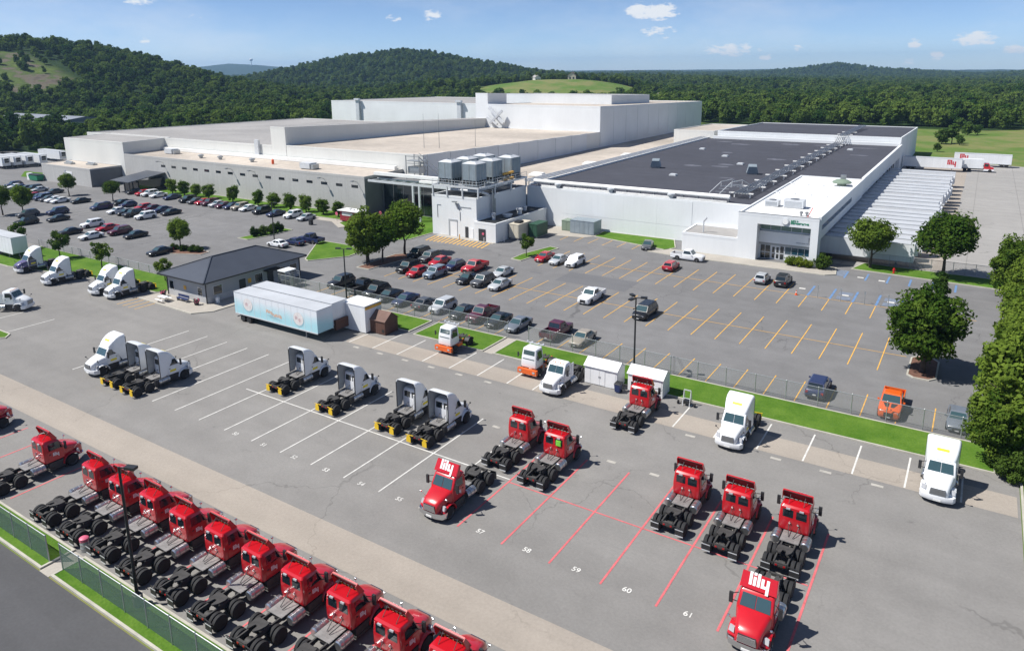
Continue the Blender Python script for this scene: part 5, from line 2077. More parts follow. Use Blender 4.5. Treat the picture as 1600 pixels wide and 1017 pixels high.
car('pickup', 'white', -41.1, 120.5, -pi / 2, 'white pickup truck standing sideways before the low annex', 'lone parked cars')
car('sedan', 'white', -111.6, 90.2, pi / 2, 'white sedan behind the guard house roof, nearest of three side by side', 'cars behind the guard house')
car('sedan', 'navy', -110.2, 93.0, pi / 2, 'navy sedan behind the guard house, between a white sedan and a pickup', 'cars behind the guard house')
car('pickup', 'navy', -108.8, 96.0, pi / 2, 'navy pickup truck by the lawn corner behind the guard house', 'cars behind the guard house')


# ------------------------------------------------------------------ road tractors
def make_tractor(kind):
    """kind: red (deflector plate), shell (white with tall roof fairing), plain (white, bare roof), violet (shell, violet front)"""
    root = empty('truck_tractor')
    P = M['truck_red'] if kind == 'red' else M['truck_white']
    HP = M['truck_violet'] if kind == 'violet' else P
    q = MB()
    for s_ in (-1, 1):
        q.box(s_ * .43 - .05, s_ * .43 + .05, -3.45, 3.2, .72, 1.0)
    for y in (-3.4, -2.25, -.9, .3, 1.6):
        q.box(-.379, .379, y - .07, y + .07, .76, .96)
    q.build('frame', M['grime'], root)
    for y in (-1.62, -2.94):
        q = MB()
        q.lathe_x([(-.95, .12), (-.3, .13), (-.2, .26), (.2, .26), (.3, .13), (.95, .12)], 12, cy=y, cz=.51)
        q.build('axle', M['grime'], root, 40)
        for s_ in (-1, 1):
            add_wheel(root, TRUCK_WHEEL, s_ * .74, y, .51)
            add_wheel(root, TRUCK_WHEEL, s_ * 1.07, y, .51)
            q = MB()
            q.box(s_ * .5 - .06, s_ * .5 + .06, y - .45, y + .45, .62, .71)
            q.build('spring', M['grime'], root)
    q = MB()
    q.bar((-1.0, 2.45, .5), (1.0, 2.45, .5), .14)
    q.build('axle', M['grime'], root)
    for s_ in (-1, 1):
        add_wheel(root, STEER_WHEEL, s_ * 1.04, 2.45, .51)
    # fifth wheel: plate with throat and ramps
    q = MB()
    q.prism([(-.45, .42), (.45, .42), (.52, .1), (.46, -.30), (.30, -.62), (.16, -.60), (.10, -.15), (-.10, -.15), (-.16, -.60), (-.30, -.62), (-.46, -.30), (-.52, .1)], 'z', 0, .09)
    fw = q.build('fifth_wheel', M['grime'], root)
    fw.location = (0, -2.2, 1.16)
    fw.rotation_euler = (radians(-5), 0, 0)
    q = MB()
    for s_ in (-1, 1):
        q.box(s_ * .5 - .04, s_ * .5 + .04, -2.5, -1.9, 1.0, 1.15)
    q.build('fifth_wheel_stand', M['grime'], root)
    # deck plate, tanks
    q = MB()
    q.box(-.62, .62, -1.05, .28, 1.02, 1.06)
    for k in range(6):
        q.box(-.60, .60, -.98 + k * .2, -.94 + k * .2, 1.061, 1.075)
    q.build('deck_plate', M['deck_metal'], root)
    for s_ in (-1, 1):
        q = MB()
        ya, yb = (-.72, .22) if kind == 'red' else (-.55, .6)
        zc = .80 if kind == 'red' else .72
        q.cyl((s_ * .98, ya, zc), (s_ * .98, yb, zc), .33, n=22)
        q.cyl((s_ * .98, ya - .06, zc), (s_ * .98, ya, zc), .26, .33, n=22)
        q.cyl((s_ * .98, yb, zc), (s_ * .98, yb + .06, zc), .33, .26, n=22)
        t = q.build('fuel_tank', M['tank_metal'], root, 40)
        for y in (ya + .25, yb - .25):
            q = MB()
            q.cyl((s_ * .98, y - .04, zc), (s_ * .98, y + .04, zc), .342, n=22)
            q.build('strap', M['steel'], t, 40)
    # cab
    q = MB()
    q.loft([rrect(1.02, .36, 1.98, 1.05, .10), rrect(1.06, .32, 2.0, 1.35, .12), rrect(1.06, .32, 2.0, 2.0, .12), rrect(.98, .35, 1.56, 2.82, .14), rrect(.88, .46, 1.36, 2.95, .14)])
    cab = q.build('cab', P, root, 35)
    # glass: windscreen on the raked front, one window each side, two behind
    q = MB()
    for s_, (xa, xb) in ((0, (-.88, -.02)), (1, (.02, .88))):
        y0, z0, y1, z1 = 1.98, 2.06, 1.62, 2.74
        k = (.98 - .12) / (1.06 - .12)
        q.pane((xb, y0, z0), (xa, y0, z0), (xa * k, y1, z1), (xb * k, y1, z1), .02, 0, .012)
    q.build('windscreen', M['windscreen'], root)
    for s_ in (-1, 1):
        q = MB()
        if s_ > 0:
            q.pane((1.056, .72, 2.06), (1.056, 1.80, 2.06), (.995, 1.52, 2.68), (.995, .72, 2.68), .02, 0, .014)
        else:
            q.pane((-1.056, 1.80, 2.06), (-1.056, .72, 2.06), (-.995, .72, 2.68), (-.995, 1.52, 2.68), .02, 0, .014)
        q.build('side_window', M['auto_glass'], root)
        q = MB()
        xa, xb = (.10, .80) if s_ > 0 else (-.80, -.10)
        q.pane((xa, .322, 2.08), (xb, .322, 2.08), (xb, .345, 2.66), (xa, .345, 2.66), .02, 0, .012)
        q.build('rear_window', M['auto_glass'], root)
        d = MB()
        d.box(1.061, 1.083, .62, 1.86, 1.12, 2.0) if s_ > 0 else d.box(-1.083, -1.061, .62, 1.86, 1.12, 2.0)
        dr_ = d.build('door', P if kind != 'violet' else HP, root)
        d = MB()
        d.box(1.084, 1.11, .70, .86, 1.72, 1.78) if s_ > 0 else d.box(-1.11, -1.084, .70, .86, 1.72, 1.78)
        d.build('door_handle', M['trim'], dr_)
        d = MB()
        d.box(.78, 1.14, .55, 1.80, .36, .52) if s_ > 0 else d.box(-1.14, -.78, .55, 1.80, .36, .52)
        d.box(.80, 1.10, .60, 1.75, .521, 1.0) if s_ > 0 else d.box(-1.10, -.80, .60, 1.75, .521, 1.0)
        d.build('step', M['trim' if kind != 'red' else 'grime'], root)
    # hood, fenders
    q = MB()

    def hr(y, w, zb, zt, r=.16):
        return [(w, y, zb), (w, y, zt - r * 1.2), (w - r * .5, y, zt - r * .4), (w - r * 1.6, y, zt), (-w + r * 1.6, y, zt), (-w + r * .5, y, zt - r * .4), (-w, y, zt - r * 1.2), (-w, y, zb)]
    q.loft([hr(1.96, .99, 1.0, 2.04), hr(2.5, .90, .95, 1.92), hr(3.1, .78, .85, 1.70), hr(3.42, .70, .75, 1.52), hr(3.52, .62, .70, 1.36)])
    q.build('hood', HP, root, 40)
    for s_ in (-1, 1):
        q = MB()
        rings = []
        for k in range(11):
            a = radians(-8 + 190 * k / 10)
            ro, ri = .70, .60
            y_, z_ = 2.45 + ro * cos(a) * 1.12, .56 + ro * sin(a)
            yi, zi = 2.45 + ri * cos(a) * 1.12, .56 + ri * sin(a)
            xi, xo = s_ * .62, s_ * 1.20
            rings.append([(xi, y_, z_), (xo - s_ * .08, y_, z_), (xo, (y_ + yi) / 2, (z_ + zi) / 2), (xo - s_ * .05, yi, zi), (xi, yi, zi)])
        q.loft(rings)
        q.build('fender', HP, root, 45)
        q = MB()
        q.hexa([(s_ * .98 - .17, 3.20, 1.02), (s_ * .98 + .17, 3.10, 1.02), (s_ * .98 + .17, 2.85, 1.02), (s_ * .98 - .17, 2.95, 1.02), (s_ * .98 - .17, 3.12, 1.32), (s_ * .98 + .13, 3.0, 1.32), (s_ * .98 + .13, 2.85, 1.30), (s_ * .98 - .17, 2.95, 1.30)])
        q.build('headlight', M['lamp_clear'], root)
        q = MB()      # mirrors on arms
        q.bar((s_ * 1.05, 1.78, 2.05), (s_ * 1.42, 1.88, 2.12), .035)
        q.bar((s_ * 1.05, 1.60, 2.55), (s_ * 1.42, 1.84, 2.50), .035)
        q.bar((s_ * 1.41, 1.87, 2.10), (s_ * 1.41, 1.84, 2.52), .04)
        mr_ = q.build('mirror_arm', M['trim'], root)
        q = MB()
        q.box(s_ * 1.42 - .11, s_ * 1.42 + .11, 1.82, 1.95, 1.95, 2.62)
        q.build('mirror', M['trim'], mr_)
        q = MB()
        q.bar((s_ * .92, 2.75, 1.45), (s_ * 1.20, 2.98, 1.86), .03)
        q.lathe_x([(-.06, .07), (.06, .07)], 10, cx=s_ * 1.21, cy=2.99, cz=1.90)
        q.build('hood_mirror', M['chrome' if kind == 'red' else 'trim'], root, 40)
    BM = M['chrome'] if kind == 'red' else M['truck_white']
    q = MB()
    q.loft([[(x, y, .38), (x, y + .10, .60), (x, y + .06, .84), (x, y - .16, .84), (x, y - .16, .38)] for x, y in ((-1.22, 3.05), (-1.05, 3.36), (-.5, 3.52), (.5, 3.52), (1.05, 3.36), (1.22, 3.05))])
    bp = q.build('bumper', BM, root, 40)
    q = MB()
    q.box(-.26, .26, 3.60, 3.64, .46, .60)
    q.build('licence_plate', M['plate_white'], bp)
    q = MB()
    q.hexa([(-.56, 3.40, .86), (.56, 3.40, .86), (.56, 3.5, .86), (-.56, 3.5, .86), (-.50, 3.36, 1.42), (.50, 3.36, 1.42), (.50, 3.56, 1.40), (-.50, 3.56, 1.40)])
    gr = q.build('grille', M['dark' if kind != 'red' else 'trim'], root)
    for k in range(6):
        z = .93 + k * .085
        q = MB()
        w = .56 - .06 * (z - .86) / .55
        y = 3.5 + .06 * (z - .86) / .55
        q.box(-w, w, y + .002, y + .05, z - .03, z + .03)
        q.build('grille_bar', M['chrome'] if kind == 'red' else M['steel'], gr)
    for k in range(5):
        q = MB()
        x = -.6 + k * .3
        q.box(x - .05, x + .05, 1.28, 1.40, 2.93, 2.99)
        q.build('marker_lamp', M['lamp_amber'], root)
    # mud flaps
    for s_ in (-1, 1):
        q = MB()
        w_ = .31 if kind != 'shell' else .25
        q.prism([(s_ * .92 - w_, .24), (s_ * .92 + w_, .24), (s_ * .92 + w_, .70), (s_ * .92 + w_ - .12, .86), (s_ * .92 - w_ + .12, .86), (s_ * .92 - w_, .70)], 'y', -3.62, -3.59)
        q.bar((s_ * .44, -3.5, .90), (s_ * 1.24, -3.58, .90), .05)
        fl = q.build('mud_flap', M['trim'] if kind in ('red', 'plain', 'violet') else M['flap_yellow'], root)
        if kind == 'red':
            q = MB()
            q.box(s_ * .92 - .30, s_ * .92 + .30, -3.632, -3.621, .26, .34)
            q.build('reflector', M['pale_steel'], fl)
            q = MB()
            q.box(s_ * .92 - .30, s_ * .92 + .30, -3.632, -3.621, .74, .80)
            q.build('reflector', M['pale_steel'], fl)
    q = MB()
    q.box(-.40, .40, -3.50, -3.45, .70, .86)
    tl = q.build('tail_board', M['grime'], root)
    for s_ in (-1, 1):
        q = MB()
        q.box(s_ * .26 - .07, s_ * .26 + .07, -3.53, -3.501, .74, .84)
        q.build('tail_light', M['lamp_red'], tl)
    # air lines, exhaust box behind the cab
    q = MB()
    q.bar((-.35, .31, 1.55), (-.30, .10, 1.35), .04)
    q.bar((-.30, .10, 1.35), (-.15, -.5, 1.12), .04)
    q.bar((.35, .31, 1.55), (.32, .05, 1.3), .04)
    q.bar((.32, .05, 1.3), (.15, -.6, 1.12), .04)
    q.build('air_line', M['trim'], root)
    q = MB()
    q.lathe_x([(0, .09), (.03, .11), (.05, .05)], 10, cx=0, cy=0, cz=0)
    if kind == 'red':
        # two work lamps, couplings on the rear wall
        for x in (-.45, .45):
            a = MB()
            a.box(x - .14, x + .14, .24, .33, 2.70, 2.80)
            a.build('work_lamp', M['lamp_clear'], root)
        for x in (-.28, .28):
            a = MB()
            a.cyl((x, .33, 1.72), (x, .22, 1.70), .07, n=10)
            a.build('coupling', M['chrome'], root, 40)
        # hinged deflector plate on struts, lettering on its face
        a = MB()
        a.hexa([(-1.02, 1.44, 2.96), (1.02, 1.44, 2.96), (1.02, 1.52, 2.99), (-1.02, 1.52, 2.99), (-.98, .98, 3.72), (.98, .98, 3.72), (.98, 1.06, 3.76), (-.98, 1.06, 3.76)])
        df = a.build('roof_deflector', M['truck_red'], root)
        a = MB()
        a.hexa([(-.98, 1.40, 2.97), (.98, 1.40, 2.97), (.98, 1.436, 2.97), (-.98, 1.436, 2.97), (-.95, .945, 3.69), (.95, .945, 3.69), (.95, .977, 3.71), (-.95, .977, 3.71)])
        a.build('plate_back', M['plate_back'], df)
        for s_ in (-1, 1):
            a = MB()
            a.hexa([(s_ * 1.04 - .018, 1.52, 2.96), (s_ * 1.04 + .018, 1.52, 2.96), (s_ * 1.04 + .018, 1.10, 2.96), (s_ * 1.04 - .018, 1.10, 2.96), (s_ * 1.0 - .018, 1.05, 3.75), (s_ * 1.0 + .018, 1.05, 3.75), (s_ * 1.0 + .018, .86, 3.66), (s_ * 1.0 - .018, .86, 3.66)])
            a.build('deflector_wing', M['truck_red'], df)
            a = MB()
            a.bar((s_ * .5, .62, 2.94), (s_ * .5, 1.10, 3.45), .03)
            a.build('strut', M['trim'], df)
        ly = link('lettering', lily_mesh('logo_white', .74), df, (0.0, 1.3005, 3.3895))
        ly.rotation_euler = (radians(59.1), 0, pi)
        for s_ in (-1, 1):
            me = lily_mesh('logo_white', .30)
            ly = link('lettering', me, root, (s_ * 1.09, 1.24, 1.62))
            ly.rotation_euler = (radians(90), 0, s_ * radians(90))
    if kind in ('shell', 'violet'):
        # tall roof fairing: a hollow shell open at the back, side extenders down behind the doors
        def arch(y, w, zb, zt, t):
            r = .24
            o_ = [(w, zb), (w, zt - r)]
            for k in range(1, 6):
                an = radians(90 * k / 5)
                o_.append((w - r + r * cos(an), zt - r + r * sin(an)))
            o_ += [(x * -1, z) for x, z in o_[::-1]]
            return [(x - (t if x > 0 else -t), y, z - (t if z > zt - .35 else 0)) for x, z in o_]
        secs = [(1.52, .88, 2.60, 2.92), (1.30, .98, 2.50, 3.24), (1.0, 1.06, 2.3, 3.52), (.6, 1.12, 1.9, 3.80), (.2, 1.16, 1.15, 3.96), (-.35, 1.18, 1.12, 4.02)]
        out_ = [arch(*s_, 0.0) for s_ in secs]
        inn = [arch(s_[0], s_[1], s_[2], s_[3], .05) for s_ in secs]
        sh = MB()
        sh.loft(out_, 0, closed=False, caps=False)
        sh.loft(inn, 1, closed=False, caps=False)
        n = len(out_[0])
        for ra, rb_ in ((out_[-1], inn[-1]), (out_[0], inn[0])):
            sh.loft([ra, rb_], 0 if ra is out_[-1] else 0, closed=False, caps=False)
        for idx in (0, n - 1):
            sh.loft([[r_[idx] for r_ in out_], [r_[idx] for r_ in inn]], 0, closed=False, caps=False)
        sh.build('roof_fairing', [M['truck_white'], M['shell_inside']], root, 50)
        for s_ in (-1, 1):
            a = MB()
            a.box(s_ * 1.16 - .04, s_ * 1.16 + .04, -.42, -.37, 1.12, 3.72)
            a.build('edge_trim', M['trim'], root)
        a = MB()
        a.pane((.42, 1.10, 3.44), (-.42, 1.10, 3.44), (-.42, .94, 3.575), (.42, .94, 3.575), .02, 0, .025)
        a.build('emblem', M['logo_yellow'], root)
        for s_ in (-1, 1):
            a = MB()
            a.box(1.084, 1.09, .8, 1.5, 1.35, 1.58) if s_ > 0 else a.box(-1.09, -1.084, .8, 1.5, 1.35, 1.58)
            a.build('emblem', M['logo_yellow'], root)
            a = MB()
            a.box(.86, 1.14, -1.0, .5, .40, 1.05) if s_ > 0 else a.box(-1.14, -.86, -1.0, .5, .40, 1.05)
            a.build('side_skirt', M['trim' if kind == 'shell' else 'truck_violet'], root)
        a = MB()
        a.cyl((.62, .05, 1.1), (.62, .05, 2.6), .08, n=10)
        a.build('exhaust_stack', M['duct_white'], root, 40)
    if kind == 'plain':
        for s_ in (-1, 1):
            a = MB()
            a.box(1.0, 1.04, -.15, .34, 1.2, 2.7) if s_ > 0 else a.box(-1.04, -1.0, -.15, .34, 1.2, 2.7)
            a.build('side_extender', M['truck_white'], root)
    return root


TPROTO = {}


def tractor(kind, x, y_near, nose, label, group):
    """y_near: the y of the end nearer the camera; nose -1 faces the camera side"""
    if kind not in TPROTO:
        TPROTO[kind] = make_tractor(kind)
        o = TPROTO[kind]
    else:
        o = copy_tree(TPROTO[kind])
    o.location = (x, y_near + 3.62, .02)
    o.rotation_euler = (0, 0, pi if nose < 0 else 0.0)
    return tag(o, label, 'truck', group)


G1 = 'red tractors in the front row'
row = [-56.1, -52.2, -48.3, -44.4, -40.5, -36.6, -32.7, -28.8, -24.9, -21.0]
for i, x in enumerate(row):
    tractor('red', x, 21.45 + R_.uniform(-.12, .12), 1, 'red truck tractor, ' + ORD[i] + ' from the left in the tight front row', G1)
tractor('red', -63.95, 21.3, 1, 'red truck tractor standing apart at the left of the front row', G1)
tractor('red', -76.6, 21.3, 1, 'red truck tractor cut off by the left edge of the picture', G1)
G2 = 'red tractors in the open yard'
tractor('red', -31.6, 37.2, -1, 'left red tractor facing the camera, back to back with another', G2)
tractor('red', -31.55, 45.7, 1, 'red truck tractor seen from behind, back to back with the left facing one', G2)
tractor('red', -27.5, 44.95, 1, 'red truck tractor seen from behind with a green vest in its window', G2)
tractor('red', -16.0, 45.0, 1, 'red truck tractor seen from behind, left one of the right hand three', G2)
tractor('red', -12.05, 44.5, 1, 'red truck tractor seen from behind, middle one of the right hand three', G2)
tractor('red', -8.1, 44.75, 1, 'red truck tractor seen from behind, right one of the right hand three', G2)
tractor('red', -8.1, 36.7, -1, 'red truck tractor facing the camera at the bottom right', G2)
tractor('red', -25.1, 57.4, 1, 'red truck tractor seen from behind before the white sheds', G2)
G3 = 'white tractors with tall fairings'
for x, y, n, lab in ((-59.3, 45.85, 1, 'seen from behind, first of the four in the white stalls'), (-51.4, 45.35, 1, 'seen from behind, second of the four in the white stalls'),
                     (-43.7, 45.55, 1, 'seen from behind, third of the four in the white stalls'), (-39.6, 45.3, 1, 'seen from behind, last of the four in the white stalls'),
                     (-72.1, 37.4, 1, 'seen from behind, right one of the trio on the left'), (-76.0, 37.5, 1, 'seen from behind, middle one of the trio on the left'),
                     (-80.7, 38.0, -1, 'facing the camera, left one of the trio'), (-15.85, 59.0, -1, 'facing the camera between the red truck and the right edge'),
                     (0.15, 59.3, -1, 'facing the camera, farthest right by the trees'), (-122.9, 53.2, -1, 'alone on the far left between the violet one and a pair'),
                     (-110.9, 54.3, -1, 'left one of the pair beside the guard house'), (-106.9, 54.5, -1, 'right one of the pair beside the guard house')):
    tractor('shell', x, y, n, 'white tall fairing tractor ' + lab, G3)
tractor('violet', -134.6, 54.4, -1, 'tractor with violet hood and white fairing on the far left grass edge', G3)
o = tractor('plain', -34.75, 60.3, -1, 'white truck tractor with a bare roof left of the white sheds', G3)
o = tractor('plain', -112.7, 45.6 - 7.24, 1, 'white truck tractor cut off at the left edge below the others', G3)
o.location = (-114.9, 44.6, .02)
o.rotation_euler = (0, 0, -pi / 2 + .55)
q = MB()
q.loft([rrect(.24, -.05, .05, z, .04) for z in (2.10, 2.2, 2.5, 2.55)])
tag(link('safety_vest', q.mesh('safety_vest', M['sage_hi_vis'], 40), None, (-27.05, 48.84, .02)), 'bright green vest hanging in the rear window of a red tractor', 'vest')


# ------------------------------------------------------------------ yard tractors (short, one square cab, orange front)
def make_yard_tractor():
    root = empty('yard_tractor')
    q = MB()
    for s_ in (-1, 1):
        q.box(s_ * .43 - .06, s_ * .43 + .06, -2.3, 2.2, .66, .98)
    q.build('frame', M['yard_orange'], root)
    q = MB()
    q.box(-1.2, 1.2, 2.2, 2.55, .45, 1.0)
    bp = q.build('bumper', M['yard_orange'], root)
    for s_ in (-1, 1):
        q = MB()
        q.box(s_ * .85 - .15, s_ * .85 + .15, 2.551, 2.58, .65, .85)
        q.build('headlight', M['lamp_clear'], bp)
        q = MB()
        q.box(s_ * .95 - .24, s_ * .95 + .24, .2, 1.0, .75, 1.06)
        q.build('side_box', M['yard_orange'], root)
        add_wheel(root, STEER_WHEEL, s_ * 1.02, 1.5, .51)
        for x in (.74, 1.07):
            add_wheel(root, TRUCK_WHEEL, s_ * x, -1.5, .51)
        q = MB()
        q.loft([[(s_ * .6, -1.5 + .66 * cos(a), .51 + .66 * sin(a)), (s_ * 1.2, -1.5 + .66 * cos(a), .51 + .66 * sin(a)), (s_ * 1.2, -1.5 + .60 * cos(a), .51 + .60 * sin(a)), (s_ * .6, -1.5 + .60 * cos(a), .51 + .60 * sin(a))] for a in [radians(20 + 14 * k) for k in range(11)]])
        q.build('mud_guard', M['trim'], root)
    q = MB()
    q.loft([rrect(.92, .55, 2.15, 1.08, .10), rrect(.95, .50, 2.2, 1.3, .12), rrect(.93, .52, 2.12, 2.2, .12), rrect(.84, .60, 1.92, 3.12, .14), rrect(.72, .72, 1.78, 3.22, .14)])
    cab = q.build('cab', M['truck_white'], root, 35)
    q = MB()
    q.pane((.74, 2.135, 1.98), (-.74, 2.135, 1.98), (-.68, 1.955, 2.98), (.68, 1.955, 2.98), .02, 0, .014)
    q.build('windscreen', M['windscreen'], root)
    for s_ in (-1, 1):
        q = MB()
        if s_ > 0:
            q.pane((.935, .80, 2.0), (.935, 1.85, 2.0), (.865, 1.72, 2.92), (.865, .84, 2.92), .02, 0, .014)
        else:
            q.pane((-.935, 1.85, 2.0), (-.935, .80, 2.0), (-.865, .84, 2.92), (-.865, 1.72, 2.92), .02, 0, .014)
        q.build('side_window', M['auto_glass'], root)
        q = MB()
        q.bar((s_ * .9, 2.0, 2.2), (s_ * 1.25, 2.25, 2.5), .03)
        q.box(s_ * 1.25 - .08, s_ * 1.25 + .08, 2.2, 2.3, 2.2, 2.7)
        q.build('mirror', M['trim'], root)
    q = MB()
    q.bar((-1.1, .62, 3.35), (1.1, .62, 3.35), .09)
    for x in (-.7, .7):
        q.bar((x, .66, 3.15), (x, .62, 3.35), .05)
    for x in (-1.0, -.4, .4, 1.0):
        q.box(x - .1, x + .1, .54, .70, 3.40, 3.52)
    q.build('light_rack', M['pale_steel'], root)
    q = MB()
    q.prism([(-.45, .42), (.45, .42), (.52, .1), (.30, -.62), (.14, -.60), (.10, -.12), (-.10, -.12), (-.14, -.60), (-.30, -.62), (-.52, .1)], 'z', 1.10, 1.2)
    f = q.build('fifth_wheel', M['grime'], root)
    f.location = (0, -1.4, 0)
    q = MB()
    q.box(-.7, .7, -.6, .45, 1.0, 1.06)
    q.build('deck_plate', M['grime'], root)
    return root


yt = make_yard_tractor()
yt.location = (-50.95, 66.25, .02)
yt.rotation_euler = (0, 0, pi)
tag(yt, 'white cab yard tractor with orange bumper standing by the footpath gap', 'yard tractor', 'yard tractors')
y2 = copy_tree(yt)
y2.location = (-39.0, 65.75, .02)
tag(y2, 'white cab yard tractor with orange bumper beside the bare roofed white truck', 'yard tractor', 'yard tractors')
# ------------------------------------------------------------------ trailers


def trailer_side_mat():
    """printed side of the parked trailer: pale blue fading up into white"""
    m = mat('printed_side', (0.6, 0.75, 0.8), 0.45, var=0)
    nt = m.node_tree
    N, L = nt.nodes.new, nt.links.new
    b = nt.nodes['Principled BSDF']
    co = N('ShaderNodeTexCoord')
    sp_ = N('ShaderNodeSeparateXYZ')
    L(co.outputs['Object'], sp_.inputs[0])
    n = N('ShaderNodeTexNoise')
    n.inputs['Scale'].default_value = 0.5
    L(co.outputs['Object'], n.inputs['Vector'])
    ad = N('ShaderNodeMath')
    ad.operation = 'MULTIPLY_ADD'
    L(n.outputs[0], ad.inputs[0])
    ad.inputs[1].default_value = 1.2
    L(sp_.outputs[2], ad.inputs[2])
    r = N('ShaderNodeValToRGB')
    e = r.color_ramp.elements
    e[0].position, e[0].color = 0.30, (0.40, 0.68, 0.74, 1)
    e[1].position, e[1].color = 0.80, (0.74, 0.77, 0.80, 1)
    mr = N('ShaderNodeMapRange')
    mr.inputs['From Min'].default_value = 1.6
    mr.inputs['From Max'].default_value = 4.7
    L(ad.outputs[0], mr.inputs['Value'])
    L(mr.outputs[0], r.inputs[0])
    L(r.outputs[0], b.inputs['Base Color'])
    return m


trailer_side_mat()


def make_trailer(length=16.0, reefer=False, print_=False):
    """along local x; doors at -x, nose at +x"""
    r = empty('box_trailer')
    h, W, z0, z1 = length / 2, 1.3, 1.12, 4.08
    q = MB()
    q.box(-h, h, -W, W, z0, z1)
    q.build('body', M['trailer_white'], r)
    q = MB()
    q.box(-h - .01, h + .01, -W - .02, W + .02, z1 - .06, z1 + .03)
    q.build('roof', M['trailer_roof'], r)
    q = MB()
    for s_ in (-1, 1):
        q.box(-h, h, s_ * W - .03, s_ * W + .03, z0 - .10, z0 + .06)
    q.box(-h - .03, -h - .002, -W, W, z0 - .1, z0 + .1)
    q.build('bottom_rail', M['pale_steel'], r)
    q = MB()
    for x in [(-h + .4 + k * 1.2) for k in range(int(length / 1.2))]:
        q.box(x - .02, x + .02, -W - .012, -W - .001, z0 + .08, z1 - .08)
        q.box(x - .02, x + .02, W + .001, W + .012, z0 + .08, z1 - .08)
    q.build('side_post', M['trailer_white'], r)
    for s_ in (-1, 1):
        q = MB()
        q.box(-h - .05, -h - .004, s_ * .02 if s_ > 0 else -W + .04, W - .04 if s_ > 0 else -.02, z0 + .12, z1 - .1)
        d = q.build('rear_door', M['trailer_white'], r)
        q = MB()
        q.box(-h - .09, -h - .051, s_ * .35 - .02, s_ * .35 + .02, z0 + .15, z1 - .15)
        q.build('lock_rod', M['steel'], d)
    for k, x in enumerate((-h + 1.3, -h + 2.55)):
        for s_ in (-1, 1):
            add_wheel(r, TRAILER_WHEEL, s_ * .92, x, .5).location = (x, s_ * .95, .5)
    for ch in r.children:
        if ch.name.startswith('wheel'):
            ch.rotation_euler = (0, 0, pi / 2)
    q = MB()
    for s_ in (-1, 1):
        q.box(-h + .5, -h + 3.4, s_ * .5 - .06, s_ * .5 + .06, .6, 1.01)
    q.bar((-h + 1.3, -.9, .5), (-h + 1.3, .9, .5), .14)
    q.bar((-h + 2.55, -.9, .5), (-h + 2.55, .9, .5), .14)
    q.build('bogie', M['grime'], r)
    for s_ in (-1, 1):
        q = MB()
        q.box(h - 2.7, h - 2.55, s_ * .8 - .07, s_ * .8 + .07, .12, 1.01)
        q.box(h - 2.78, h - 2.47, s_ * .8 - .16, s_ * .8 + .16, 0, .119)
        q.build('landing_leg', M['steel'], r)
    q = MB()
    q.box(-h - .02, -h + .1, -1.1, 1.1, .45, .58)
    for y in (-.6, .6):
        q.box(-h, -h + .08, y - .05, y + .05, .581, 1.01)
    q.build('underride_bar', M['steel'], r)
    if reefer:
        q = MB()
        q.hexa([(h + .02, -1.0, 2.1), (h + .5, -.85, 2.1), (h + .5, .85, 2.1), (h + .02, 1.0, 2.1), (h + .02, -1.0, 3.9), (h + .5, -.85, 3.8), (h + .5, .85, 3.8), (h + .02, 1.0, 3.9)])
        u = q.build('cooling_unit', M['shed_white'], r)
        q = MB()
        q.box(h + .501, h + .53, -.7, .7, 2.9, 3.7)
        q.build('cooling_grille', M['dark'], u)
        q = MB()
        q.box(h + .501, h + .53, -.7, .7, 2.2, 2.8)
        q.build('cooling_door', M['trim'], u)
    return r


TR = {}


def trailer(key, x, y, rz, label, group, length=16.0, reefer=False):
    if key not in TR:
        TR[key] = make_trailer(length, reefer)
        o = TR[key]
    else:
        o = copy_tree(TR[key])
    o.location = (x, y, .02)
    o.rotation_euler = (0, 0, rz)
    return tag(o, label, 'trailer', group)


ys = [133.6, 137.6, 141.8, 146.8, 150.9, 154.9, 158.8, 162.8, 168.7, 173.2, 178.4, 183.1, 189.1, 193.6, 198.3, 202.7, 208.9, 215.3, 222.5, 230.1]
nose = [-7.4, -7.8, -6.7, -6.8, -6.6, -6.5, -6.2, -5.7, -5.8, -6.0, -6.4, -6.2, -6.1, -5.8, -5.5, -5.3, -5.7, -5.8, -5.6, -5.2]
for i, (y, nx) in enumerate(zip(ys, nose)):
    rf_ = i not in (1, 7, 11, 19)
    trailer('dock_r' if rf_ else 'dock', nx - 8.0, y + 1.3, 0.0, 'white trailer at the dock, ' + (ORD[i] if i < 18 else ('nineteenth', 'last')[i - 18]) + ' from the trees' + (', cooling unit on its nose' if rf_ else ', bare nose'),
            'trailers backed to the dock', reefer=rf_)


def side_logo(root, x, z, flip, size=1.5):
    o = link('lettering', lily_mesh('logo_red', size), root, (x, -1.325, z))
    o.rotation_euler = (radians(90), 0, 0)
    q = MB()
    q.box(x - .9, x + .1, -1.33, -1.312, z + .75, z + 1.0)
    q.build('logo_bar', M['logo_red'], root)


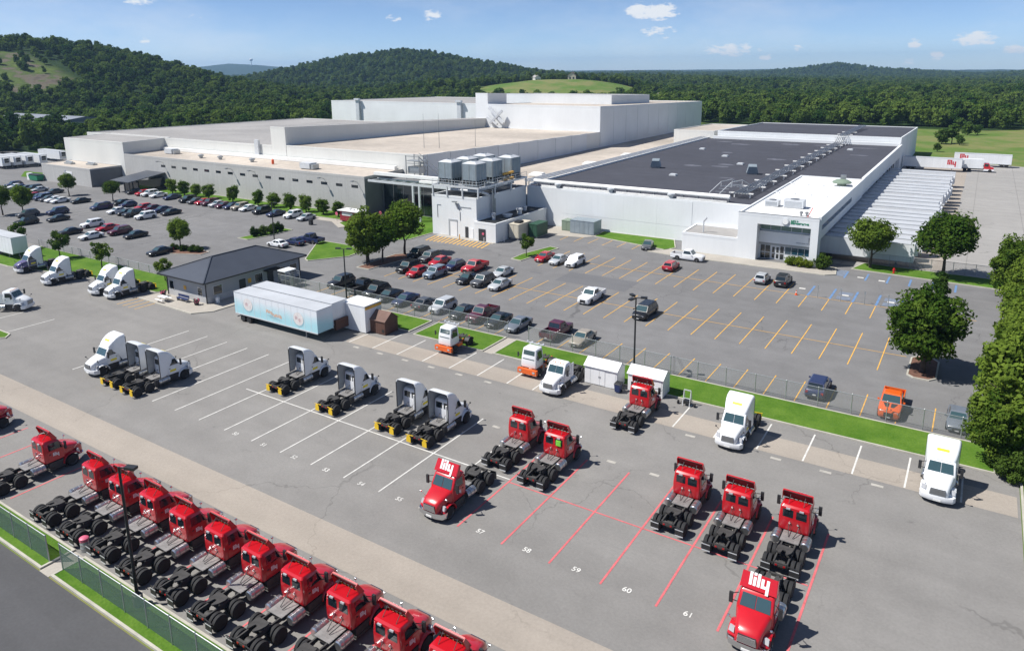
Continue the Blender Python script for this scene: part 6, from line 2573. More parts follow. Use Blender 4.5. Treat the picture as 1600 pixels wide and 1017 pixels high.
t = trailer('dock_r', -12.6, 266.8, 0.0, 'white box trailer with a red logo at the far end of the dock row', 'trailers backed to the dock', reefer=True)
side_logo(t, 5.2, 2.7, False)
t = trailer('dock', 0.6, 285.0, pi, 'white box trailer with a red logo parked beyond the yard by the grass', 'trailers at the yard end')
o = link('lettering', lily_mesh('logo_red', 1.5), t, (5.2, 1.325, 2.9))
o.rotation_euler = (radians(90), 0, pi)
q = MB()
q.box(5.1, 6.1, 1.312, 1.33, 3.6, 3.85)
q.build('logo_bar', M['logo_red'], t)
for i, (x, y) in enumerate(((-296.3, 119.4), (-295.8, 122.9), (-294.6, 126.3), (-293.2, 130.2))):
    trailer('dock_r', x, y, 0.0, 'white trailer in the far left yard, ' + ORD[i] + ' of four side by side', 'trailers in the far left yard', reefer=True)
trailer('dock_r', -300.0, 140.4, 0.0, 'white trailer in the far left yard standing alone behind the four', 'trailers in the far left yard', reefer=True)
trailer('dock', -153.0, 60.0, 0.0, 'white trailer cut off by the left edge beside the violet tractor', 'trailers in the truck yard')
# box truck leaving the dock
bt = tag(empty('box_truck', (-.6, 270.2, .02)), 'white box truck with a red and white cab heading right in the dock yard', 'truck')
q = MB()
q.box(-4.2, 1.6, -1.25, 1.25, 1.1, 3.9)
q.build('box', M['trailer_white'], bt)
q = MB()
q.loft([[(x, y, z) for (x, _, z), y in zip([(1.8, 0, .6), (4.4, 0, .6), (4.4, 0, 1.5), (3.5, 0, 1.75), (3.1, 0, 2.75), (1.8, 0, 2.8)], [yy] * 6)] for yy in (-1.1, 1.1)])
q.build('cab', M['truck_red'], bt)
q = MB()
q.box(2.0, 3.0, -1.12, -1.101, 1.8, 2.6)
q.build('side_window', M['auto_glass'], bt)
q = MB()
q.box(1.8, 4.5, -1.15, 1.15, .45, 1.0)
q.build('bumper', M['truck_white'], bt)
q = MB()
q.box(-4.2, 4.0, -.5, .5, .7, 1.09)
q.build('frame', M['grime'], bt)
for x in (-3.2, -2.0, 3.5):
    for s_ in (-1, 1):
        w = add_wheel(bt, TRUCK_WHEEL, 0, 0, .5)
        w.location = (x, s_ * 1.05, .5)
        w.rotation_euler = (0, 0, pi / 2)

# the pair of parked trailers by the guard house
pa = trailer('parked', -74.6, 60.1, 0.0, 'white trailer with a pale blue printed side parked nearest the guard house', 'trailers in the truck yard', 15.9)
for ch in pa.children:
    if ch.name.startswith('body'):
        ch.data = ch.data.copy()
        ch.data.materials[0] = M['printed_side']
mat('print_cream', (0.72, 0.68, 0.66), 0.5, var=0.12, scale=3, local=True)
mat('print_rose', (0.60, 0.46, 0.47), 0.5, var=0.25, scale=4, local=True)
mat('print_teal', (0.34, 0.56, 0.62), 0.5, var=0.1, local=True)
mat('print_peach', (0.78, 0.50, 0.36), 0.5, var=0.1, local=True)


def disc(name, x, z, r, y, m, root, n=26, sq=1.0):
    q = MB()
    q.prism([(x + r * cos(2 * pi * k / n), z + r * sq * sin(2 * pi * k / n)) for k in range(n)], 'y', y - .004, y)
    return q.build(name, M[m], root)


yb_ = -1.314
for cx, cz in ((-5.2, 2.55), (4.55, 2.35)):      # two round dishes printed on the side
    disc('printed_dish', cx, cz, .98, yb_, 'print_teal', pa, sq=.95)
    disc('printed_dish', cx + .02, cz + .12, .93, yb_ - .005, 'print_cream', pa, sq=.92)
    rr = random.Random(int(cx * 10))
    for k in range(7):
        disc('printed_fruit', cx + rr.uniform(-.45, .45), cz + .25 + rr.uniform(-.3, .35), rr.uniform(.12, .3), yb_ - .010 - .001 * k, 'print_rose' if k % 3 == 0 else 'print_cream', pa, 12)
q = MB()
for k in range(11):      # a wavy line of peach lettering that cannot be made out
    x = -1.55 + k * .28
    z = 2.45 - .045 * k + .10 * sin(k * .9)
    q.box(x, x + .12, yb_ - .006, yb_, z - .22, z + .22)
    q.box(x + .122, x + .22, yb_ - .006, yb_, z - (.22 if k % 2 else .05), z + (.02 if k % 3 else .22))
q.build('printed_lettering', M['print_peach'], pa)
q = MB()
q.prism([(-1.5, 1.95), (-.6, 2.05), (.3, 1.85), (1.5, 1.55), (.2, 1.62), (-.8, 1.70)], 'y', yb_ - .004, yb_)
q.build('printed_wave', M['print_teal'], pa)
trailer('parked2', -74.9, 63.1, 0.0, 'plain white trailer parked close behind the printed one', 'trailers in the truck yard', 15.6)
q = MB()
q.box(-67.0, -66.7, 61.9, 64.3, .6, 1.9)
tag(q.build('brown_board', M['brown_siding']), 'brown board leaning at the nose of the plain white trailer', 'board')
cn = tag(empty('container', (-65.6, 65.6, .02)), 'white container with a pale flat roof between trailers and brown shed', 'container')
q = MB()
q.box(-2.2, 1.9, -1.5, 1.5, .1, 3.55)
q.build('body', M['trailer_white'], cn)
q = MB()
q.box(-2.25, 1.95, -1.55, 1.55, 3.551, 3.68)
q.build('roof', M['shed_white'], cn)
q = MB()
q.box(1.92, 1.97, -1.4, 1.4, .2, 3.4)
q.build('door', M['door_white'], cn)
q = MB()
q.box(1.95, 2.02, -1.45, 1.45, 3.15, 3.5)
q.build('header_strip', M['paint_yellow'], cn)

# ------------------------------------------------------------------ sheds
def shed(x0, x1, y0, y1, ze, zr, wallm, roofm, label, name='storage_shed', doors=True):
    a = tag(empty(name, ((x0 + x1) / 2, (y0 + y1) / 2, .02)), label, 'shed')
    hx, hy = (x1 - x0) / 2, (y1 - y0) / 2
    q = MB()
    q.prism([(-hy, .05), (hy, .05), (hy, ze), (0, zr), (-hy, ze)], 'x', -hx, hx)
    q.build('wall', M[wallm], a)
    q = MB()
    for s_ in (-1, 1):
        e = .14
        za = ze - e * (zr - ze) / hy
        q.hexa([(-hx - .1, s_ * (hy + e), za + .01), (hx + .1, s_ * (hy + e), za + .01), (hx + .1, s_ * .002, zr + .01), (-hx - .1, s_ * .002, zr + .01),
                (-hx - .1, s_ * (hy + e), za + .07), (hx + .1, s_ * (hy + e), za + .07), (hx + .1, s_ * .002, zr + .07), (-hx - .1, s_ * .002, zr + .07)])
    q.build('roof', M[roofm], a)
    if doors:
        for k in (-1, 0):
            q = MB()
            q.box(k * .62 + .01 - .1, k * .62 + .60 - .1, -hy - .03, -hy - .003, .12, ze - .12)
            d = q.build('door', M[wallm], a)
            q = MB()
            q.box(k * .62 + (.5 if k else .05) - .1, k * .62 + (.55 if k else .10) - .1, -hy - .06, -hy - .031, .9, 1.1)
            q.build('door_handle', M['steel'], d)
        for k in range(6):
            x = -hx + .1 + k * (2 * hx - .2) / 6
            if abs(x + .25) > .9:
                q = MB()
                q.box(x, x + (2 * hx - .2) / 6 - .04, -hy - .02, -hy - .003, .1, ze - .06)
                q.build('siding_panel', M[wallm], a)
    else:
        n = int(2 * hx / .3)
        for k in range(n):
            x = -hx + .02 + k * (2 * hx - .04) / n
            q = MB()
            q.box(x, x + (2 * hx - .04) / n - .025, -hy - .025, -hy - .003, .08, ze - .04)
            q.build('siding_board', M[wallm], a)
        q = MB()
        q.box(hx - .55, hx - .15, -hy - .05, -hy - .026, .35, .75)
        q.build('vent', M['black_metal'], a)
    return a


shed(-33.1, -29.35, 65.5, 67.5, 2.05, 2.65, 'shed_white', 'shed_white', 'white gabled storage shed beside the bare roofed white truck')
shed(-28.3, -24.5, 65.95, 67.95, 2.05, 2.65, 'shed_white', 'shed_white', 'white gabled storage shed behind the red truck, under the lamp post')
shed(-65.0, -61.1, 64.9, 67.3, 1.85, 2.75, 'brown_siding', 'brown_shingle', 'brown wooden shed with a shingled gable roof by the grass verge', 'wooden_shed', False)
a = tag(empty('wheelie_bin', (-29.0, 65.1, .02)), 'dark blue wheeled bin at the corner of the left white shed', 'bin')
q = MB()
q.hexa([(-.26, -.28, .12), (.26, -.28, .12), (.26, .28, .12), (-.26, .28, .12), (-.32, -.36, 1.0), (.32, -.36, 1.0), (.32, .36, 1.0), (-.32, .36, 1.0)])
q.build('body', M['blue_plastic'], a)
q = MB()
q.hexa([(-.35, -.4, 1.001), (.35, -.4, 1.001), (.35, .42, 1.001), (-.35, .42, 1.001), (-.32, -.36, 1.06), (.32, -.36, 1.06), (.32, .40, 1.12), (-.32, .40, 1.12)])
q.build('lid', M['black_metal'], a)
for s_ in (-1, 1):
    q = MB()
    q.lathe_x([(-.03, .13), (.03, .13)], 12, cx=s_ * .30, cy=.26, cz=.13)
    q.build('wheel', M['tyre'], a)
# trailer jack stand and tool frame right of the sheds
a = tag(empty('equipment_stand', (-21.9, 66.0, .02)), 'small grey wheeled equipment stand at the verge right of the sheds', 'stand')
q = MB()
for x in (-.35, .35):
    q.bar((x, -.4, 0), (x, 0, 1.6), .06)
    q.bar((x, .5, 0), (x, 0, 1.6), .06)
q.bar((-.35, 0, 1.6), (.35, 0, 1.6), .08)
q.bar((-.35, -.2, .8), (.35, -.2, .8), .06)
q.build('frame', M['pale_steel'], a)
q = MB()
q.box(-.3, .3, -.35, .3, .25, .6)
q.build('tray', M['black_metal'], a)
for x in (-.9, .8):
    q = MB()
    q.lathe_x([(-.06, .2), (.06, .2)], 14, cx=x, cy=-.1, cz=.2)
    q.bar((x, -.1, .2), (x * .35, 0, .3), .05)
    q.build('wheel', M['tyre'], a)

# ------------------------------------------------------------------ fences
def mesh_mat(name, col, alpha, rough=.6):
    m = bpy.data.materials.new(name)
    m.use_nodes = True
    nt = m.node_tree
    b = nt.nodes['Principled BSDF']
    b.inputs['Base Color'].default_value = (*col, 1)
    b.inputs['Roughness'].default_value = rough
    N, L = nt.nodes.new, nt.links.new
    co = N('ShaderNodeTexCoord')
    n = N('ShaderNodeTexNoise')
    n.inputs['Scale'].default_value = 1.3
    n.inputs['Detail'].default_value = 3
    L(co.outputs['Object'], n.inputs['Vector'])
    mr = N('ShaderNodeMapRange')
    mr.inputs['To Min'].default_value = alpha * .75
    mr.inputs['To Max'].default_value = min(1, alpha * 1.25)
    L(n.outputs[0], mr.inputs['Value'])
    L(mr.outputs[0], b.inputs['Alpha'])
    M[name] = m


mesh_mat('chain_link', (0.30, 0.32, 0.33), 0.13)
mesh_mat('privacy_mesh', (0.10, 0.17, 0.13), 0.50)
FM = {}


def fence(name, x0, x1, y, h, step, meshm, postm, label, z=0.0, gaps=()):
    root = tag(empty(name, (x0, y, z)), label, 'fence')
    n = int(round((x1 - x0) / step))
    st_ = (x1 - x0) / n
    key = (h, round(st_, 3), meshm)
    if key not in FM:
        p = MB()
        p.cyl((0, 0, 0), (0, 0, h + .05), .045, n=8)
        p.cyl((0, 0, h + .05), (0, 0, h + .09), .055, .02, n=8)
        w = MB()
        w.box(.05, st_ - .05, -.006, .006, .06, h - .03)
        t_ = MB()
        t_.cyl((0, 0, h), (st_, 0, h), .032, n=8)
        FM[key] = (p.mesh('post', M[postm]), w.mesh('mesh_panel', M[meshm]), t_.mesh('top_rail', M[postm]))
    pm_, wm, tm = FM[key]
    for k in range(n + 1):
        x = k * st_
        link('post', pm_, root, (x, 0, 0))
        if k < n and not any(a <= x0 + x + st_ / 2 <= c for a, c in gaps):
            link('mesh_panel', wm, root, (x, 0, 0))
            link('top_rail', tm, root, (x, 0, 0))
    return root


fence('chain_link_fence', -90, 4.4, 72.35, 2.1, 3.05, 'chain_link', 'galvanised', 'grey chain link fence between the truck yard verge and the parked cars', gaps=((-47.6, -45.4),))
fence('chain_link_fence', -152, -102.8, 66.3, 1.5, 3.07, 'chain_link', 'galvanised', 'low chain link fence behind the lawn on the far left')
fence('screened_fence', -76, -51.0, 19.72, 2.0, 2.5, 'privacy_mesh', 'galvanised', 'chain link fence with green screening left of the footpath gap', .1)
fence('screened_fence', -49.3, -16.8, 19.78, 2.0, 2.5, 'privacy_mesh', 'galvanised', 'chain link fence with green screening right of the footpath gap', .1)
fence('chain_link_fence', -14.0, 60, 133.6, 1.8, 3.1, 'chain_link', 'galvanised', 'chain link fence behind the right hand street trees at the dock yard', .1)

# ------------------------------------------------------------------ lamp posts
def lamp_post(h, heads, base=.0, low=0.9):
    r = empty('lamp_post')
    q = MB()
    q.lathe_z([(.32, 0), (.32, low), (.30, low)], 14)
    q.build('footing', M['concrete'], r, 40)
    q = MB()
    q.cyl((0, 0, low), (0, 0, h), .11, .08, n=10)
    q.box(-.2, .2, -.2, .2, low + .001, low + .05)
    q.build('pole', M['black_metal'], r, 40)
    for k in range(heads):
        a = 2 * pi * k / heads + .35
        q = MB()
        c, s_ = cos(a), sin(a)
        q.bar((0, 0, h - .05), (c * .6, s_ * .6, h), .07)
        arm = q.build('arm', M['black_metal'], r)
        q = MB()
        u = Vector((c, s_, 0))
        v = Vector((-s_, c, 0))
        p = [u * .5 - v * .2, u * 1.2 - v * .2, u * 1.2 + v * .2, u * .5 + v * .2]
        q.hexa([(w.x, w.y, h - .04) for w in p] + [(w.x, w.y, h + .14) for w in p])
        hd = q.build('lamp_head', M['black_metal'], arm)
    return r


for i, (x, y, h, n, lab) in enumerate(((-29.2, 69.6, 9.0, 3, 'dark lamp post with three heads behind the right white shed'), (-74.6, 71.6, 8.2, 2, 'dark lamp post behind the parked trailers near the guard house'),
                                       (-41.7, 20.6, 9.75, 1, 'dark lamp post rising among the front row of red tractors'), (-113.5, 91.0, 8.2, 1, 'thin lamp post behind the guard house roof at the hedge island'))):
    o = lamp_post(h, n, low=.9 if i < 3 else .3)
    o.location = (x, y, .05 if i != 2 else .02)
    tag(o, lab, 'lamp post', 'lamp posts')
# sign posts on the centre line of the blue stalls
sp0 = None
for i, x in enumerate((-17.7, -14.6, -11.5, -8.5, -5.4)):
    if sp0 is None:
        sp0 = empty('sign_post')
        q = MB()
        q.cyl((0, 0, 0), (0, 0, 1.9), .05, n=8)
        q.build('post', M['galvanised'], sp0)
        q = MB()
        q.box(-.13, .13, -.07, -.052, 1.45, 1.85)
        q.build('sign_plate', M['galvanised'], sp0)
        o = sp0
    else:
        o = copy_tree(sp0)
    o.location = (x, 109.5, .02)
    tag(o, 'thin sign post between the blue stalls, ' + ORD[i] + ' from the left', 'sign post', 'sign posts at the blue stalls')

# ------------------------------------------------------------------ small things
a = tag(empty('traffic_cone', (-20.6, 109.2, .03)), 'orange traffic cone beside the black SUV by the blue stalls', 'cone')
q = MB()
q.box(-.2, .2, -.2, .2, 0, .04)
q.build('base', M['orange_plastic'], a)
q = MB()
q.lathe_z([(.16, .041), (.03, .72)], 14)
q.build('cone', M['orange_plastic'], a, 50)
q = MB()
q.lathe_z([(.115, .36), (.085, .50)], 14)
q.build('band', M['plate_white'], a, 50)
a = tag(empty('fire_hydrant', (-9.7, 128.9, .12)), 'red fire hydrant on the verge between the two street trees', 'hydrant')
q = MB()
q.lathe_z([(.2, 0), (.2, .08), (.14, .1), (.14, .6), (.17, .62), (.15, .78), (.05, .86)], 14)
q.build('barrel', M['red_paint'], a, 40)
for s_ in (-1, 1):
    q = MB()
    q.lathe_x([(0, .07), (s_ * .12, .07)], 10, cx=s_ * .13, cz=.5)
    q.build('outlet', M['red_paint'], a)
a = tag(empty('drum', (-50.2, 21.75, .03)), 'pink topped steel drum between the red tractors and the screened fence', 'drum')
q = MB()
q.lathe_z([(.29, 0), (.29, .28), (.305, .30), (.29, .32), (.29, .58), (.305, .60), (.29, .62), (.29, .78)], 18)
q.build('barrel', M['galvanised'], a, 40)
q = MB()
q.lathe_z([(.30, .781), (.31, 1.0), (.2, 1.08)], 18)
q.build('lid', M['pink_plastic'], a, 40)
ks = tag(empty('ticket_kiosk', (-115.8, 114.4, .1)), 'dark red food kiosk with a white roof by the low building corner', 'kiosk')
q = MB()
q.box(-2.6, 2.6, -1.2, 1.2, .3, 2.5)
q.build('body', M['kiosk_red'], ks)
q = MB()
q.box(-3.0, 3.0, -1.6, 1.5, 2.52, 2.66)
q.box(-1.2, -.4, -.4, .4, 2.661, 2.95)
q.box(.2, .7, -.3, .3, 2.661, 2.9)
q.build('roof', M['duct_white'], ks)
q = MB()
q.box(-1.9, 1.3, -1.25, -1.201, 1.5, 2.2)
q.build('hatch', M['plate_white'], ks)
for x in (-1.8, 1.8):
    for s_ in (-1, 1):
        w = add_wheel(ks, CAR_WHEEL, 0, 0, .33)
        w.location = (x, s_ * 1.0, .33)
        w.rotation_euler = (0, 0, pi / 2)
for i, (x, y) in enumerate(((-110.2, 113.8), (-108.4, 113.2))):
    q = MB()
    q.lathe_z([(.45, 0), (.5, .5), (.5, 1.1), (.35, 1.4), (.1, 1.5)], 16)
    q.build
    tag(link('propane_tank', q.mesh('propane_tank', M['duct_white'], 40), None, (x, y, .12)), 'white upright gas tank on the lawn by the kiosk, ' + ('left' if i == 0 else 'right') + ' of two', 'gas tank', 'gas tanks by the kiosk')
for i, (x, y) in enumerate(((-119.4, 113.2), (-111.3, 118.6))):
    a = tag(empty('round_sign', (x, y, .1)), 'round pink sign on a short post, ' + ('left of the kiosk on the pavement' if i == 0 else 'right of the kiosk before the dark wall'), 'sign', 'round signs by the kiosk')
    q = MB()
    q.cyl((0, 0, 0), (0, 0, 1.5), .05, n=8)
    q.build('post', M['steel'], a)
    q = MB()
    q.prism([(.4 * cos(2 * pi * k / 18), 1.7 + .4 * sin(2 * pi * k / 18)) for k in range(18)], 'y', -.06, -.04)
    q.build('disc', M['pink_plastic'], a)
q = MB()
q.box(-.35, .35, -.35, .35, 0, 1.1)
q.box(-.4, .4, -.4, .4, 1.101, 1.2)
tag(link('litter_bin', q.mesh('litter_bin', M['black_metal']), None, (-121.6, 107.6, .03)), 'black square litter bin at the end of the far parking row', 'litter bin')
a = tag(empty('dumpster', (-248.6, 110.6, .02)), 'green dumpster beside the garage annex', 'dumpster')
q = MB()
q.hexa([(-2.4, -.9, .2), (2.4, -.9, .2), (2.4, .9, .2), (-2.4, .9, .2), (-2.7, -1.1, 1.7), (2.7, -1.1, 1.7), (2.7, 1.1, 1.9), (-2.7, 1.1, 1.9)])
q.build('body', M['green_paint'], a)
q = MB()
q.box(-2.75, 2.75, -1.15, 1.15, 1.91, 1.98)
q.build('lid', M['black_metal'], a)
q = MB()
q.box(-4.6, -3.2, -.6, .6, 0, 2.1)
q.build('cabinet', M['shed_white'], a)
for i, x in enumerate((-84.9, -79.0, -76.2)):
    q = MB()
    q.cyl((0, 0, 0), (0, 0, 1.1), .1, n=10)
    tag(link('bollard', q.mesh('bollard', M['paint_yellow'] if i == 0 else M['pale_steel']), None, (x, 112.6 if i < 2 else 115.4, .03)), 'short steel bollard before the plant room, ' + ('left yellow one', 'middle one at the annex door', 'right one by the generator')[i], 'bollard', 'bollards at the plant room')
# ------------------------------------------------------------------ trees
leaf_mat('leaf_street', (0.045, 0.095, 0.014), (0.165, 0.235, 0.036), 0.38, 0.8)
leaf_mat('leaf_bright', (0.055, 0.115, 0.016), (0.185, 0.265, 0.040), 0.38, 0.8)
leaf_mat('leaf_dark', (0.024, 0.056, 0.012), (0.080, 0.130, 0.024), 0.3, 0.8)
leaf_mat('leaf_topiary', (0.055, 0.115, 0.016), (0.165, 0.240, 0.040), 0.35, 1.5)
leaf_mat('leaf_wood', (0.032, 0.080, 0.018), (0.150, 0.215, 0.045), 0.34, 0.04)
leaf_mat('leaf_gold', (0.085, 0.135, 0.012), (0.20, 0.25, 0.03), 0.3, 1.2)
mat('bark', (0.085, 0.065, 0.05), 0.9, var=0.25, scale=3, local=True)


def crown_mesh(seed, rx, rz, zc, clumps, leaves, size, m, rc=0.34, flat=0.0, droop=0.0, core=True, point=0.0):
    """leaf-sized faces gathered in clumps through an uneven ellipsoid"""
    g = np.random.default_rng(seed)
    cs = []
    while len(cs) < clumps:
        d = g.normal(size=3)
        d /= np.linalg.norm(d)
        r = g.uniform(0.25, 1.0) ** 0.55 * g.uniform(0.78, 1.06)
        p = d * r * (1 - rc * 0.55)
        if p[2] < -0.75 + flat:
            continue
        w = 1.0 - point * max(0, p[2])
        cs.append((p[0] * rx * w, p[1] * rx * w, p[2] * rz, rc * rx * g.uniform(0.65, 1.25)))
    cs = np.array(cs)
    k = g.integers(0, clumps, leaves)
    d = g.normal(size=(leaves, 3))
    d /= np.linalg.norm(d, axis=1)[:, None]
    rad = cs[k, 3] * g.uniform(0.55, 1.05, leaves)
    pos = cs[k, :3] + d * rad[:, None] * np.array([1, 1, 0.85])
    pos[:, 2] += zc
    nrm = d * 0.9 + g.normal(size=(leaves, 3)) * 0.55 + np.array([0, 0, 0.35])
    nrm /= np.linalg.norm(nrm, axis=1)[:, None]
    t = np.cross(nrm, g.normal(size=(leaves, 3)))
    t /= np.linalg.norm(t, axis=1)[:, None]
    b = np.cross(nrm, t)
    s = size * g.uniform(0.6, 1.3, leaves)[:, None]
    v = np.stack([pos - t * s * .5, pos + b * s * .32, pos + t * s * .5 + nrm * s * .1, pos - b * s * .32], 1).reshape(-1, 3)
    f = np.arange(leaves * 4).reshape(-1, 4)
    me = bpy.data.meshes.new('crown')
    me.from_pydata(v.tolist(), [], f.tolist())
    a = me.attributes.new('leaf', 'FLOAT', 'FACE')
    cv = g.uniform(-0.6, 0.6, clumps)
    a.data.foreach_set('value', (cv[k] + g.uniform(-0.5, 0.5, leaves)).astype(np.float32))
    me.materials.append(M[m])
    return me


def trunk_mesh(h, r, seed, limbs=5, spread=1.6):
    rr = random.Random(seed)
    q = MB()
    pts = [Vector((0, 0, -.1))]
    for k in range(4):
        pts.append(Vector((rr.uniform(-.08, .08) * k, rr.uniform(-.08, .08) * k, h * (k + 1) / 4)))
    for k in range(4):
        q.cyl(pts[k], pts[k + 1], r * (1.15 - .2 * k), r * (.95 - .2 * k), n=8, caps=k in (0, 3))
    for k in range(limbs):
        a = 2 * pi * k / limbs + rr.uniform(-.4, .4)
        p = pts[2].lerp(pts[4], rr.uniform(0, .9))
        e = p + Vector((cos(a) * spread, sin(a) * spread, spread * rr.uniform(.5, 1.1)))
        q.cyl(p, e, r * .42, r * .12, n=6)
    return q.mesh('trunk', M['bark'], 50)


TREE = {
    'street': (crown_mesh(1, 3.0, 2.5, 4.4, 58, 9000, .34, 'leaf_street'), trunk_mesh(3.2, .17, 1)),
    'street2': (crown_mesh(2, 2.7, 2.9, 4.6, 52, 8500, .34, 'leaf_bright'), trunk_mesh(3.4, .16, 2)),
    'large': (crown_mesh(3, 3.4, 3.7, 4.35, 90, 15000, .36, 'leaf_street', rc=.28), trunk_mesh(4.2, .26, 3, 6, 2.2)),
    'young': (crown_mesh(4, 1.7, 1.6, 2.7, 26, 2600, .24, 'leaf_street', rc=.30), trunk_mesh(2.2, .09, 4, 4, .9)),
    'topiary': (crown_mesh(5, 1.45, 1.85, 1.85, 60, 5200, .22, 'leaf_topiary', rc=.30), trunk_mesh(1.2, .12, 5, 3, .5)),
    'bush': (crown_mesh(6, 1.2, .95, .85, 34, 2800, .20, 'leaf_gold', rc=.36), trunk_mesh(.6, .06, 6, 3, .5)),
    'dark_bush': (crown_mesh(7, 1.6, 1.5, 1.3, 44, 4200, .24, 'leaf_dark', rc=.34), trunk_mesh(.8, .08, 7, 3, .6)),
    'cypress': (crown_mesh(8, 1.6, 2.2, 2.2, 50, 5200, .26, 'leaf_dark', rc=.30, point=.55), trunk_mesh(1.6, .12, 8, 3, .5)),
    'edge': (crown_mesh(9, 3.8, 5.2, 5.6, 120, 19000, .38, 'leaf_street', rc=.25), trunk_mesh(4.5, .26, 9, 6, 2.4)),
    'wood_a': (crown_mesh(10, 4.3, 4.6, 5.2, 40, 1500, 1.05, 'leaf_wood', rc=.36), trunk_mesh(4.5, .25, 10, 4, 2.0)),
    'wood_b': (crown_mesh(11, 3.6, 5.6, 6.2, 40, 1500, 1.05, 'leaf_wood', rc=.34), trunk_mesh(5.5, .25, 11, 4, 2.0)),
    'wood_c': (crown_mesh(12, 3.2, 3.4, 3.9, 34, 1300, .9, 'leaf_wood', rc=.38), trunk_mesh(3.5, .2, 12, 4, 1.6)),
}
CROWN_OBJ = {}


def tree(kind, x, y, s, label, rz=0.0, z=0.12, name='tree', cat='tree', group=None, sz=None):
    o = empty(name, (x, y, z), rz)
    o.scale = (s, s, sz or s)
    c = link('crown', TREE[kind][0], o)
    link('trunk', TREE[kind][1], o)
    CROWN_OBJ.setdefault(kind, c)
    return tag(o, label, cat, group)


G_ = 'trees of the parking lot'
tree('large', -88.2, 90.2, 1.22, 'broad dark tree left of the three on the mulch island', .4, group=G_)
tree('street', -86.0, 91.6, 1.16, 'middle tree of the three on the mulch island', 1.9, group=G_)
tree('street2', -86.4, 97.9, 1.38, 'rear tree of the three on the mulch island', 3.0, group=G_)
tree('young', -66.6, 108.0, 1.0, 'young tree on the island beside the red sedan', .9, group=G_)
tree('street2', -209.5, 100.8, .86, 'round tree before the garage annex on the far left', .2, group=G_)
tree('street', -190.6, 102.4, .80, 'round tree right of the porch in the far lot', 2.2, group=G_)
tree('street2', -126.0, 79.2, .84, 'single tree on the mulch island left of the guard house', 4.0, group=G_)
tree('street2', -190.0, 80.5, 1.0, 'pale leafy tree at the left edge of the far lot', 5.0, group=G_)
tree('street2', -194.5, 78.0, 1.0, 'smaller leafy tree at the very left edge of the far lot', 1.0, group=G_)
for i, (x, y, s_) in enumerate(((-152.9, 63.2, 1.3), (-138.7, 63.6, 1.25), (-125.5, 64.0, 1.15), (-108.6, 65.0, .95))):
    tree('young', x, y, s_, 'young tree on the left lawn, ' + ORD[i] + ' from the left along the low fence', i * 1.3, group='young trees on the left lawn')
xs_ = [-186.8, -181.4, -176.2, -170.8, -160.8, -151.0, -145.0, -139.2, -133.6, -127.8, -122.8]
for i, x in enumerate(xs_):
    tree('topiary', x, 117.0, 1.28 + .12 * sin(i * 2.3), 'clipped oval tree, ' + ORD[i] + ' from the left along the slot window wall', i * .7, name='clipped_tree', group='clipped trees along the low building', sz=1.18 + .1 * sin(i * 1.7 + 1))
for i, x in enumerate((-154.2, -148.2, -142.0, -130.8, -125.0)):
    tree('dark_bush', x, 119.6, .55, 'small dark shrub between the clipped trees, ' + ORD[i] + ' from the left', i, name='shrub', cat='shrub', group='shrubs along the low building')
for i, (x, y, s_) in enumerate(((-122.6, 93.6, .85), (-122.4, 95.6, 1.0), (-122.2, 97.6, .95), (-122.0, 99.4, .8))):
    tree('dark_bush', x, y, s_ * .85, 'dark hedge shrub on the far island, ' + ORD[i] + ' from the front', i * 2, name='shrub', cat='shrub', group='hedge shrubs on the island', sz=.75)
for i, (x, y, s_) in enumerate(((-126.6, 78.4, .6), (-124.4, 78.8, .7), (-122.4, 79.2, .7), (-120.8, 79.6, .6))):
    tree('dark_bush', x, y, s_, 'low dark shrub under the single island tree, ' + ORD[i] + ' from the left', i * 2, name='shrub', cat='shrub', group='shrubs under the island tree', sz=.45)
tree('street', -13.4, 130.6, 1.28, 'street tree at the verge nearest the office corner', .7, group='street trees on the right')
tree('street', -2.9, 130.4, 1.6, 'street tree at the verge nearer the right edge', 2.6, group='street trees on the right')
tree('cypress', -2.6, 116.8, .98, 'small dark pointed tree below the right street tree', 1.0, group='street trees on the right')
tree('large', -2.7, 87.2, 1.24, 'big bright green tree on the right hand mulch island', 2.0, group='street trees on the right')
for i, (x, y, s_, k, lab) in enumerate(((6.2, 119.0, 1.0, 'edge', 'tall tree at the upper right edge beyond the verge'), (7.6, 108.0, 1.0, 'edge', 'second tree down the right edge'), (7.4, 98.0, 1.15, 'large', 'third tree down the right edge'),
                                        (7.2, 89.0, 1.05, 'edge', 'fourth tree down the right edge'), (6.4, 81.0, 1.0, 'large', 'fifth tree down the right edge'), (5.6, 70.6, 1.22, 'edge', 'dark tree at the verge end, nearest of the right edge trees'),
                                        (3.8, 68.6, .8, 'large', 'low spreading tree beside the grey sedan at the verge end'), (6.2, 75.6, 1.1, 'edge', 'tree behind the verge end trees on the right edge'))):
    tree(k, x, y, s_, lab, i * 1.1, group='trees along the right edge')
for i, (x, y, s_) in enumerate(((4.2, 68.0, .8), (5.0, 66.6, .9), (7.0, 67.2, 1.0))):
    tree('dark_bush', x, y, s_, 'dark shrub under the right edge trees, ' + ORD[i] + ' from the left', i * 2, name='shrub', cat='shrub', group='shrubs at the verge end')
for i, (x, y, s_) in enumerate(((-24.9, 125.6, .95), (-23.4, 125.6, 1.0), (-22.2, 125.4, .78))):
    tree('bush' if i < 2 else 'bush', x, y, s_, 'yellow green shrub at the office entrance, ' + ORD[i] + ' from the door', i * 2, name='shrub', cat='shrub', group='shrubs at the office entrance')
tree('dark_bush', -20.0, 126.0, .98, 'big dark round shrub at the office corner', 1.2, name='shrub', cat='shrub')
G_ = 'trees in the far meadow'
